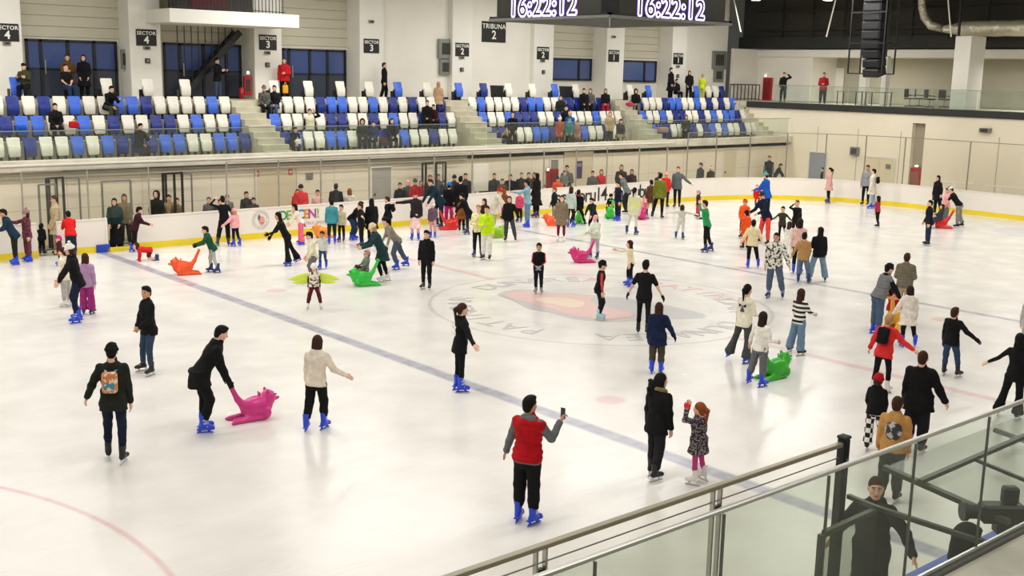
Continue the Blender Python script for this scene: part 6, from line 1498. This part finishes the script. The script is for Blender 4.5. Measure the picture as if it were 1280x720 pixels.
P('child in mint jacket and pink hat behind the hot pink skating aid', (742, 323), 270, 215, ('s', 'w'), ('f', 'f'), 4, coat='#dbe6d2', ct='puffer', pants='#b4b8be', pt='slim', hair='side', hc='dkbrown', hat=('beanie', '#e8a8b0'), feet='navy')
sled('hot pink skating aid held by the child in mint', 727, 328, 252, 'hotpink', '#d8287a', .98)
P('child in black with dark hat riding the far green skating aid', (762, 272), None, 200, ('sit', 'sit'), ('f', 'f'), 5, coat='black', ct='jacket', pants='black', pt='reg', hair='short', hc='hbrown', hat=('beanie', 'black'), feet='black', H=1.1, at=at_z(763, 271)+np.array([0, 0, .04]))
sled('green skating aid ridden by the child in black far away', 763, 273, 190, 'green', '#2fc843', 1.0)
P('boy in navy sweater and navy trousers beside the far green skating aid', (772, 276), 228, 240, ('s', 's'), ('d', 'd'), 3, coat='#151b33', ct='hoodie', pants='navy', pt='reg', hair='short', hc='hbrown', feet='blue')
P('man in grey hoodie bending behind the navy boy', (783, 268), 217, 280, ('k', 's'), ('p', 'p'), 26, coat='#717877', ct='hoodie', pants='#23262c', pt='reg', hair='short', hc='hbrown', feet='black')
P('girl in pale yellow-grey jacket and white leggings with a dark ponytail', (789, 293), 235, 25, ('w', 's'), ('d', 'd'), 0, coat=('#cfcdb8', 'blotch', '#d8d88c', .5), ct='coat', pants='#d6d4cf', pt='leg', hair='pony', hc='hblack', feet='navy', long=-.05)
P('small child in pink on the pink skating aid behind the pale jacket', (805, 272), None, 180, ('sit', 'sit'), ('f', 'h'), 0, coat='#eeb0aa', ct='jacket', pants='#d84a72', pt='reg', hair='short', hc='blonde', feet='navy', H=1.0, at=at_z(804, 272)+np.array([0, 0, .04]))
sled('pink skating aid under the small child in pink', 803, 274, 200, 'hotpink', '#d8287a', .9)
P('person in brown coat and beige tights beside the child in pink', (812, 270), 226, 330, ('w', 's'), ('d', 'h'), 8, coat='#5a3c28', ct='coat', pants='#b9a07e', pt='leg', hair='short', hc='hblack', feet='navy')
P('person in olive green jacket and black trousers', (821, 274), 217, 15, ('w', 's'), ('d', 'd'), 0, coat='#6b7122', ct='jacket', pants='#10121c', pt='slim', hair='short', hc='hblack', feet='black')
P('child in bright red jacket with pink hat beside the olive jacket', (831, 260), 216, 20, ('s', 's'), ('d', 'h'), 0, coat='brightred', ct='jacket', pants='#1e2026', pt='slim', hair='short', hc='blonde', hat=('beanie', '#f0a8a0'), feet='black')
P('man in grey jacket and black trousers skating with an arm out', (846, 260), 209, 190, ('s', 'n'), ('o', 'd'), 0, coat='#5c6468', ct='jacket', pants='black', pt='slim', hair='short', hc='ginger', feet='black', skin='l')
P('girl in pale grey suit with long brown hair and arms spread', (849, 299), 257, 10, ('w', 's'), ('O', 'O'), 6, coat='#cbc6b8', ct='hoodie', pants='#d3cfc6', pt='slim', hair='long', hc='hbrown', feet='navy')
P('small child in pink and black with a pale helmet near the far boards', (872, 271), 239, 250, ('s', 'w'), ('O', 'd'), 4, coat='#4a2430', ct='jacket', pants='#d8405c', pt='reg', hair='short', hc='hblack', hat=('helmet', '#b8a8b8'), feet='navy')
P('man in green sweater and black trousers shielding his eyes', (885, 315), 252, 275, ('w', 'b'), ('H', 'c'), 10, coat='#2e9558', ct='shirt', pants='black', pt='slim', hair='short', hc='dkbrown', feet='navy', skin='l')

# -- at the left boards and gates
P('boy in navy and green jacket leaning left by the boards', (20, 331), 262, 262, ('s', 's'), ('f', 'c'), 24, coat='#1c3446', ct='jacket', pants='#22251c', pt='slim', hair='short', hc='hblack', feet='blue', skin='m')
P('child in dark red patterned suit and pom-pom hat', (36, 327), 263, 250, ('s', 's'), ('d', 'r'), 0, coat=('#451a28', 'speckle', '#8c4656', .8), ct='jacket', pants=('#451a28', 'speckle', '#8c4656', .8), pt='reg', hair='bob', hc='hbrown', hat=('pombeanie', '#9c7a7c'), feet='blue')
P('child in black with a dark backpack facing the boards', (53, 319), 281, 20, ('s', 's'), ('O', 'd'), 8, coat='#17181c', ct='jacket', pants='black', pt='reg', hair='short', hc='hblack', feet='black')
P('tall woman in beige coat and beige trousers standing in the left gate', (73, 317), 245, 262, ('s', 's'), ('h', 'h'), 2, coat='#d4c19c', ct='coat', pants='#b8a688', pt='reg', hair='short', hc='hbrown', feet='shoe', z=0)
P('person in red jacket and dark blue trousers leaning over the boards', (90, 324), 266, 350, ('s', 's'), ('f', 'f'), 26, coat='#e02222', ct='jacket', pants='#1e3040', pt='reg', hair='short', hc='hblack', feet='navy', hood=False, long=-.0)
P('woman in dark teal jacket and long black skirt in the open gate', (146, 311), 248, 190, ('s', 's'), ('h', 'h'), 6, coat='#16302f', ct='jacket', pants='black', pt='wide', hair='long', hc='hblack', feet='shoe', skirt=('black', .42))
P('person in maroon jacket leaning right with blue skates in the gate', (167, 315), 260, 80, ('s', 'b'), ('c', 'f'), 18, coat='#3c1a22', ct='jacket', pants='#161214', pt='reg', hair='short', hc='hblack', hat=('cap', 'black'), feet='blue')

# ---- spectators on the walkway behind the far boards (their feet are hidden by the boards)
def behind(u, v, label, coat, Y=17.0, face=180, **k):
    a = dict(legs=('s', 's'), arms=('h', 'h'), ct='jacket', pants='black', hc='hbrown', feet='shoe'); a.update(k)
    a.setdefault('z', 0.); return P(label, (u, v), face=face, Y=Y, coat=coat, **a)
behind(155, 243, 'brown-haired person behind the woman in the dark teal jacket', '#8a7858', Y=16.9, hair='bob')
behind(195, 239, 'person in dark jacket and fur hood behind the boards, first of three by the shelter', '#24261f', hat=('hood', '#2c2a24'), hair=None, face=200)
behind(211, 244, 'person in beige jacket behind the boards next to the fur hood', '#a8946a', hair='short')
behind(221, 248, 'child in beige and black behind the boards beside the shelter', '#6b5c46', hair='short', Y=16.8)
behind(261, 247, 'grey-haired person behind the boards near the raised arm', '#6a6660', hc='hgrey')
behind(275, 250, 'person in dark grey jacket behind the boards beside the round badge', '#3a3a3c', Y=16.7)
behind(284, 244, 'person in grey coat behind the boards, last before the dark pair', '#777872', hc='hgrey', Y=17.3)
behind(308, 240, 'person in black hooded jacket behind the round badge', '#1c2022', hat=None, face=160)
behind(317, 248, 'child in dark grey behind the round badge', '#3d3b3a', Y=16.8, hc='hblack')
behind(376, 231, 'man in bright red jacket and dark hat leaning on the boards', '#dd2b30', Y=16.75, hat=('beanie', 'black'), arms=('g', 'g'), build=1.15, lean=8)
behind(372, 237, 'person with long brown hair half behind the bright red jacket', '#c83038', Y=17.4, hair='long', hc='hbrown')
behind(397, 238, 'child in pale pink top behind the lettered boards', '#ecc4bc', hc='hblack', Y=16.9)
behind(420, 230, 'man in black hooded jacket seen from behind above the teal jacket', '#101114', face=10, Y=16.8, build=1.15, hood=True, hc='hblack')
behind(437, 236, 'ginger-haired woman in white top behind the boards', '#e8e2d8', face=350, hair='long', hc='ginger', Y=16.7)
behind(500, 229, 'person in black jacket behind the boards next to the white door frame', '#15161a', hc='hblack', Y=16.8)
behind(510, 226, 'woman in pink-grey scarf and dark teal coat in the crowd', '#34464a', hair='long', hc='pink', Y=17.4)
behind(519, 224, 'person in red jacket and green hat in the crowd', '#a91c24', hat=('beanie', '#3f6b4a'), Y=16.9)
behind(526, 227, 'person in pink hood behind the red jacket', '#a83a48', hat=('beanie', '#d89aa0'), Y=17.7)
behind(538, 219, 'person with brown hair in dark coat behind the teal-jacketed adult', '#2a3136', hc='ginger', Y=17.5)
behind(548, 218, 'grey-haired person in a grey hood in the crowd', '#55575c', hc='hgrey', Y=17.8)
behind(556, 226, 'person in navy coat wedged beside the black coats', '#18203a', Y=17.4, hc='hbrown')
behind(568, 219, 'person in black coat and cap behind the hot pink trousers', '#141416', Y=17.2, hat=('beanie', 'black'))
behind(582, 217, 'person in dark violet jacket inside the shelter', '#2c2734', Y=17.4, hc='hblack')
behind(606, 222, 'person in grey jacket right beside the notice board', '#5a5450', Y=17.6)
behind(618, 217, 'person in grey scarf and black coat between notice board and crowd', '#2c2a2b', Y=17.2, hc='hbrown')
behind(628, 224, 'child in brown jacket in front of the scarf-wearer', '#5b3a2c', Y=16.7)
behind(638, 218, 'man in black jacket resting arms on the boards', '#0f0f12', Y=16.7, build=1.15, lean=8, hc='hblack')
behind(652, 216, 'man in black coat with bald forehead in the crowd', '#131316', Y=17.3, hc='hbrown', hair='buzz')
behind(661, 216, 'person in brown scarf behind the tall black coat', '#3a2c26', Y=17.5, hc='hblack')
behind(668, 216, 'woman in dark brown coat behind the tall black coat', '#2f2422', Y=17.9, hair='long', hc='hbrown')
behind(680, 232, 'child in grey at the narrow grey doorway', '#6e6c6c', Y=17.4)
behind(697, 221, 'child in orange jacket lifted at the boards', '#ea5a30', Y=16.7, hc='hblack', hat=('beanie', 'dkgrey'))
behind(709, 206, 'tall man in grey jacket holding a child', '#5f645f', Y=16.8, arms=('c', 'c'), hc='hblack')
behind(706, 214, 'child in grey fur hood carried by the tall man', '#7c7a76', Y=16.55, hat=('hood', '#8a857c'), hair='short', H=1.15, z=.62)
behind(741, 214, 'person in grey jacket beside the red-jacketed woman', '#5b5a5c', Y=16.9, hc='hblack')
behind(752, 212, 'woman in bright red jacket behind the lettered boards', '#c9202c', Y=16.8, hair='bob', hc='hbrown')
behind(777, 206, 'person in black hooded coat with a scarf behind the boards', '#23262a', Y=16.9, hc='hbrown', hair='bob')
behind(790, 212, 'person in black and maroon behind the boards', '#331c22', Y=17.0, hair='long', hc='hbrown')
behind(824, 216, 'person in dark jacket behind the olive green jacket', '#23241f', Y=16.8, hc='hblack')
behind(876, 204, 'man in dark grey jacket standing alone behind the boards', '#3d444a', Y=16.9, face=230, hc='hblack', arms=('h', 'd'))
behind(889, 208, 'person in brown coat and white hat behind the boards', '#3f3424', Y=17.0, hat=('beanie', '#f2ead6'), face=150)
behind(962, 195, 'man in black vest and grey sleeves behind the far corner boards', '#17181b', Y=17.4, face=190, ct='vest', vest='grey', arms=('d', 'd'))
behind(976, 205, 'person in dark green jacket bending behind the far corner boards', '#26302a', Y=17.2, face=100, lean=30, arms=('p', 'p'))
P('person in dark coat standing in the grey-blue end wall door', (1029, 210), None, 270, ('s', 's'), ('d', 'd'), 0, coat='#1c1c22', ct='jacket', pants='black', hair='short', hc='hblack', feet='shoe', X=31.6, z=0)

# ---- spectators in the stand
def stand(u, v, label, coat, Y, z, face=180, **k):
    a = dict(legs=('s', 's'), arms=('h', 'h'), ct='jacket', pants='black', hc='hbrown', feet='shoe', H=1.72); a.update(k)
    if a['legs'][0].startswith('sit'):
        a['H'] = a.get('H') or 1.7
        q = at_y(u, v, Y); a['at'] = (q[0], Y-.0, z)
        return P(label, (u, v), face=face, Y=None, X=None, z=z, coat=coat, **a)
    q = at_y(u, v, Y); a['at'] = (q[0], Y, z)
    return P(label, (u, v), face=face, z=z, coat=coat, **a)
SIT = dict(legs=('sit', 'sit'), arms=('g', 'g'))
ZW = F1  # front walkway
stand(31, 86, 'person in olive jacket and black cap sitting on the top walkway, phone in hand', '#3c4028', 22.9, FC, 200, legs=('sit', 'sit'), arms=('k', 'k'), hat=('cap', 'black'), hair='short', hc='hblack', H=1.7, lean=10)
stand(84, 69, 'person in mustard coat standing before the glass doors', '#6a4a20', 24.4, FC, 180, ct='coat', arms=('c', 'c'), H=1.72)
stand(82, 84, 'person in black t-shirt and jeans sitting at the top walkway', '#131316', 23.0, FC, 150, legs=('sit', 'sit'), arms=('g', 'g'), ct='tee', pants='#23375a', H=1.7)
stand(104, 73, 'woman in long black coat standing at the glass doors', '#101014', 23.9, FC, 180, ct='coat', hair='long', hc='hblack', long=.06)
stand(134, 110, 'man in black sweater sitting hunched with olive trousers', '#121214', 21.75, F3, 150, legs=('sit', 'sit'), arms=('k', 'g'), pants='#3f4434', lean=28, hc='hblack')
stand(68, 129, 'man in black jacket sitting in the middle row above the red bag', '#141416', 20.9, F2, 170, legs=('sit', 'sit'), arms=('g', 'g'), hc='hblack', lean=8)
stand(172, 154, 'person in black sitting in the bottom row resting the chin on a hand', '#17181c', 20.05, F1, 140, legs=('sit', 'sit'), arms=('k', 'g'), lean=14, hc='hblack')
stand(271, 73, 'man in black jacket and jeans photographing by the black stairs', '#141418', 24.1, FC, 130, arms=('k', 'k'), pants='#3d4a62', hc='hblack')
pr = stand(355, 70, 'man in open red jacket and black apron on the top walkway', '#b81e24', 23.6, FC, 185, arms=('c', 'd'), H=1.82, build=1.1)
q = wpt(pr, pr['J']['wL']); t = empty('shopping_bag', (q[0], q[1], FC+.28), 0, 'yellow bag hanging from the hand of the man in the open red jacket', 'bag')
f = Fld((-.2, -.12, -.05), (.2, .12, .5), .016); f.box((0, 0, .18), (.13, .05, .18), .04); f.ripple(.004, 2.); me = f.mesh('bag_body'); me.materials.append(mat('bag_yellow', '#f0a81c', .5)); link('bag_body', me, t); MB().bar((-.06, 0, .36), (0, 0, .5), .02).bar((.06, 0, .36), (0, 0, .5), .02).done('handles', mat('bag_yellow', '#f0a81c', .5), t)
stand(330, 109, 'person in grey camouflage jacket sitting in the top row', ('#5a5a52', 'camo', '#2c2c2a', 1), 21.75, F3, 170, legs=('sit', 'sit'), arms=('g', 'g'), hat=('beanie', '#7c756a'))
stand(343, 111, 'person in black jacket and jeans sitting beside the camouflage jacket', '#18181c', 21.75, F3, 190, legs=('sit', 'sit'), arms=('g', 'g'), pants='#4a5a74', hc='hblack')
stand(387, 134, 'woman in open black jacket and cream top standing in the stand', ('#e6dfc0'), 20.75, F1+.15, 180, ct='vest', vest='#1c1718', pants='#7f96b0', H=1.66, arms=('H', 'd'))
stand(366, 158, 'person in black crouching in the bottom row with a white bag', '#17181c', 20.05, F1, 160, legs=('sit', 'sit'), arms=('g', 'g'), lean=30, hc='hblack', H=1.5)
stand(479, 84, 'man in black jacket walking alone on the top walkway', '#111113', 23.6, FC, 95, legs=('f', 'b'), arms=('d', 'd'), hc='hbrown')
stand(548, 113, 'woman in beige fur coat standing at the aisle, seen from behind', '#c9a684', 22.0, F3, 10, ct='coat', hair='long', hc='blonde', H=1.6)
stand(534, 128, 'person in black sitting in the middle row with dark hair', '#121114', 20.9, F2+.1, 180, hc='hblack', **SIT)
stand(542, 130, 'child in dark red sitting beside the person in black', '#3c1519', 20.9, F2+.1, 180, H=1.45, hc='hblack', **SIT)
stand(453, 147, 'person in dark grey hooded coat sitting in the bottom row', '#2f3230', 20.05, F1+.05, 180, hat=('hood', '#2a2b2a'), hair='short', **SIT)
stand(467, 151, 'person in blue-grey jacket sitting between two dark coats', '#2c3a56', 20.05, F1+.05, 190, hc='hbrown', H=1.55, **SIT)
stand(490, 148, 'woman in black coat with a red bag sitting in the bottom row', '#1b1c1c', 20.05, F1+.05, 170, hair='long', hc='dkbrown', **SIT)
t = empty('handbag', (float(at_y(480, 170, 19.7)[0]), 19.75, F1+.45), 0, 'maroon handbag on the lap beside the woman in black coat', 'bag'); f = Fld((-.25, -.15, -.15), (.25, .15, .3), .016); f.box((0, 0, .05), (.17, .08, .12), .05); me = f.mesh('bag_body'); me.materials.append(cmat('#5a2c26')); link('bag_body', me, t); MB().bar((-.08, 0, .16), (0, 0, .27), .02).bar((.08, 0, .16), (0, 0, .27), .02).done('handles', cmat('#5a2c26'), t)
stand(641, 140, 'woman in black standing at the stand parapet', '#101012', 18.8, F1, 180, ct='shirt', H=1.72, hair='bob', hc='hblack')
stand(630, 153, 'person with black hair lying under a beige blanket in the stand', '#c4a88c', 20.0, F1+.05, 120, legs=('sit', 'sit'), arms=('g', 'g'), lean=40, hc='hblack', H=1.5)
stand(701, 115, 'person in dark green jacket standing in the top row', '#1f261f', 21.4, F2, 180, H=1.7, hc='hblack')
stand(700, 142, 'child in rust-red vest and white hat at the parapet', '#a4492e', 18.7, F1, 185, ct='coat', pants='#3c2a26', H=1.45, hat=('pombeanie', 'white'))
stand(708, 128, 'man in black behind the children at the parapet', '#141417', 19.95, F1+.1, 180, H=1.85, hc='hblack')
stand(713, 133, 'adult in blue coat behind the teal-jacketed child', '#1f4c96', 19.3, F1, 200, H=1.7, hat=('beanie', '#eeb0a0'))
stand(712, 145, 'child in teal jacket and dark trousers at the parapet', '#2a8a88', 18.7, F1, 175, H=1.35, hat=('beanie', '#4a9a9c'))
stand(722, 151, 'small child in dusty pink coat at the parapet', '#a8746c', 18.7, F1, 185, ct='coat', pants='#5a4a5a', H=1.22, hc='hbrown')
stand(730, 113, 'man in black jacket sitting in the top row under the bins', '#131316', 21.75, F3, 170, hc='hblack', **SIT)
stand(738, 115, 'person with long hair in grey and black sitting in the top row', '#5d5a58', 21.75, F3, 185, hair='long', hc='hbrown', **SIT)
stand(757, 115, 'woman in black with bright red trousers sitting in the top row', '#17151a', 21.75, F3, 175, pants='#b3202a', hair='long', hc='dkbrown', **SIT)
stand(763, 136, 'woman in beige patterned jacket standing by the aisle stairs', ('#b9a37c', 'speckle', '#8a7654', 1), 18.9, F1, 180, H=1.68, pants='#2e302a', hair='bob', hc='ginger')
stand(775, 144, 'woman in black with light trousers sitting on the aisle stairs', '#242523', 19.4, F1, 150, legs=('sitf', 'sitf'), arms=('g', 'g'), pants='#a8966e', hair='long', hc='hbrown', lean=10)
stand(795, 113, 'person in black hooded coat sitting in the last block top row', '#131216', 21.75, F3, 170, hat=('hood', '#131216'), hair='short', hc='hblack', pants='#7a786c', **SIT)
stand(839, 89, 'tall person in long black coat standing on the top walkway', '#0f0f11', 22.9, FC, 120, ct='coat', H=1.85, hc='hblack', long=.05)
stand(846, 103, 'person in black sitting on the top walkway beside the tall black coat', '#141416', 22.8, FC, 140, legs=('sit', 'sit'), arms=('g', 'g'), hc='hblack', H=1.5)
stand(862, 93, 'woman in black standing on the top walkway left of the yellow jacket', '#18161a', 23.3, FC, 160, hair='long', hc='hblack', H=1.7)
stand(878, 100, 'child in neon yellow jacket seen from behind on the top walkway', '#c6d82e', 22.9, FC, 10, ct='jacket', pants='#b8b84a', H=1.5, hc='blonde')
stand(858, 145, 'woman in dark green coat sitting in the last block bottom row', '#2c3a32', 20.05, F1+.05, 180, hair='long', hc='hbrown', **SIT)
# things left on seats
for (u, v, Y, zz, sz, c, lab) in ((93, 167, 20.75, F2+.48, (.17, .12, .12), '#c4242a', 'red bag on a seat beside the man in the black jacket'), (25, 158, 20.85, F2+.4, (.2, .15, .1), '#1f5ab8', 'blue coat left on a seat in the middle row'),
                                  (617, 160, 19.95, F1+.5, (.35, .22, .12), '#22357c', 'navy blanket spread over the bottom row seats'), (828, 160, 19.95, F1+.5, (.32, .2, .14), '#b08f86', 'pinkish coat heaped on the last block bottom row'),
                                  (372, 168, 19.7, F1+.4, (.14, .1, .12), '#e6e0cc', 'cream bag on the lap of the crouching person'), (787, 132, 21.5, F3+.45, (.2, .14, .1), '#c83a54', 'pink bag beside the black hooded coat in the top row')):
    q = at_y(u, v, Y); t = empty('bag' if 'bag' in lab else ('blanket' if 'blanket' in lab else 'coat_heap'), (q[0], Y, zz), 0, lab, 'bag' if 'bag' in lab else 'clothes')
    f = Fld(np.array([-.5, -.4, -.3]), np.array([.5, .4, .4]), .02); f.box((0, 0, sz[2]), sz, .07); f.ripple(.012, u*1., 1.); me = f.mesh('fabric'); me.materials.append(cmat(c)); link('fabric', me, t)
    if 'bag' in lab: MB().bar((-.06, 0, sz[2]*2-.03), (0, 0, sz[2]*2+.09), .018).bar((.06, 0, sz[2]*2-.03), (0, 0, sz[2]*2+.09), .018).done('handles', cmat(c), t)
# ---- people on the far balcony
P('person in black raising both hands to the head on the balcony', (980, 98), face=190, X=34.6, z=FC, coat='#141417', ct='jacket', arms=('H', 'h'), pants='#1c1c20', hc='hblack', feet='shoe', H=1.72)
P('person in red and black jacket standing on the balcony', (1030, 96.5), face=185, X=34.4, z=FC, coat='#a81e28', ct='jacket', arms=('c', 'c'), pants='#22211f', hc='hblack', feet='shoe', H=1.75, build=1.1)
# ---- in the near bench shelter
P('hooded person in dark jacket behind the near blue-capped boards', (1216, 647), None, 85, ('s', 's'), ('k', 'k'), 6, coat='#2a2a28', ct='hoodie', pants='black', hair='short', hc='hblack', hat=('hood', '#2b2b29'), feet='shoe', Y=-16.75, z=.1, skin='l', build=1.1)
q = at_y(1256, 640, -17.25)
t = empty('video_camera', (q[0], q[1], 0), -.7, 'dark video camera on a tripod under the tinted shelter roof', 'camera')
zc = float(q[2]); CB = mat('camera_black', '#2c2c2b', .5)
MB().box((-.22, -.08, zc-.09), (.16, .08, zc+.08), .02).done('camera_body', CB, t); MB().bar((-.2, 0, zc), (-.34, 0, zc), .13, n=16).done('lens', CB, t); MB().bar((-.34, 0, zc), (-.38, 0, zc), .17, n=16).done('lens_hood', CB, t)
MB().box((-.04, -.05, zc+.08), (.1, .05, zc+.24), .02).done('viewfinder', CB, t); MB().box((-.08, -.07, zc-.2), (.08, .07, zc-.08), .02).done('tripod_head', CB, t)
for k in range(3): a = 2*math.pi*k/3+.5; MB().bar((0, 0, zc-.18), (.28*math.cos(a), .28*math.sin(a), .0), .035, n=8).done('leg', CB, t)
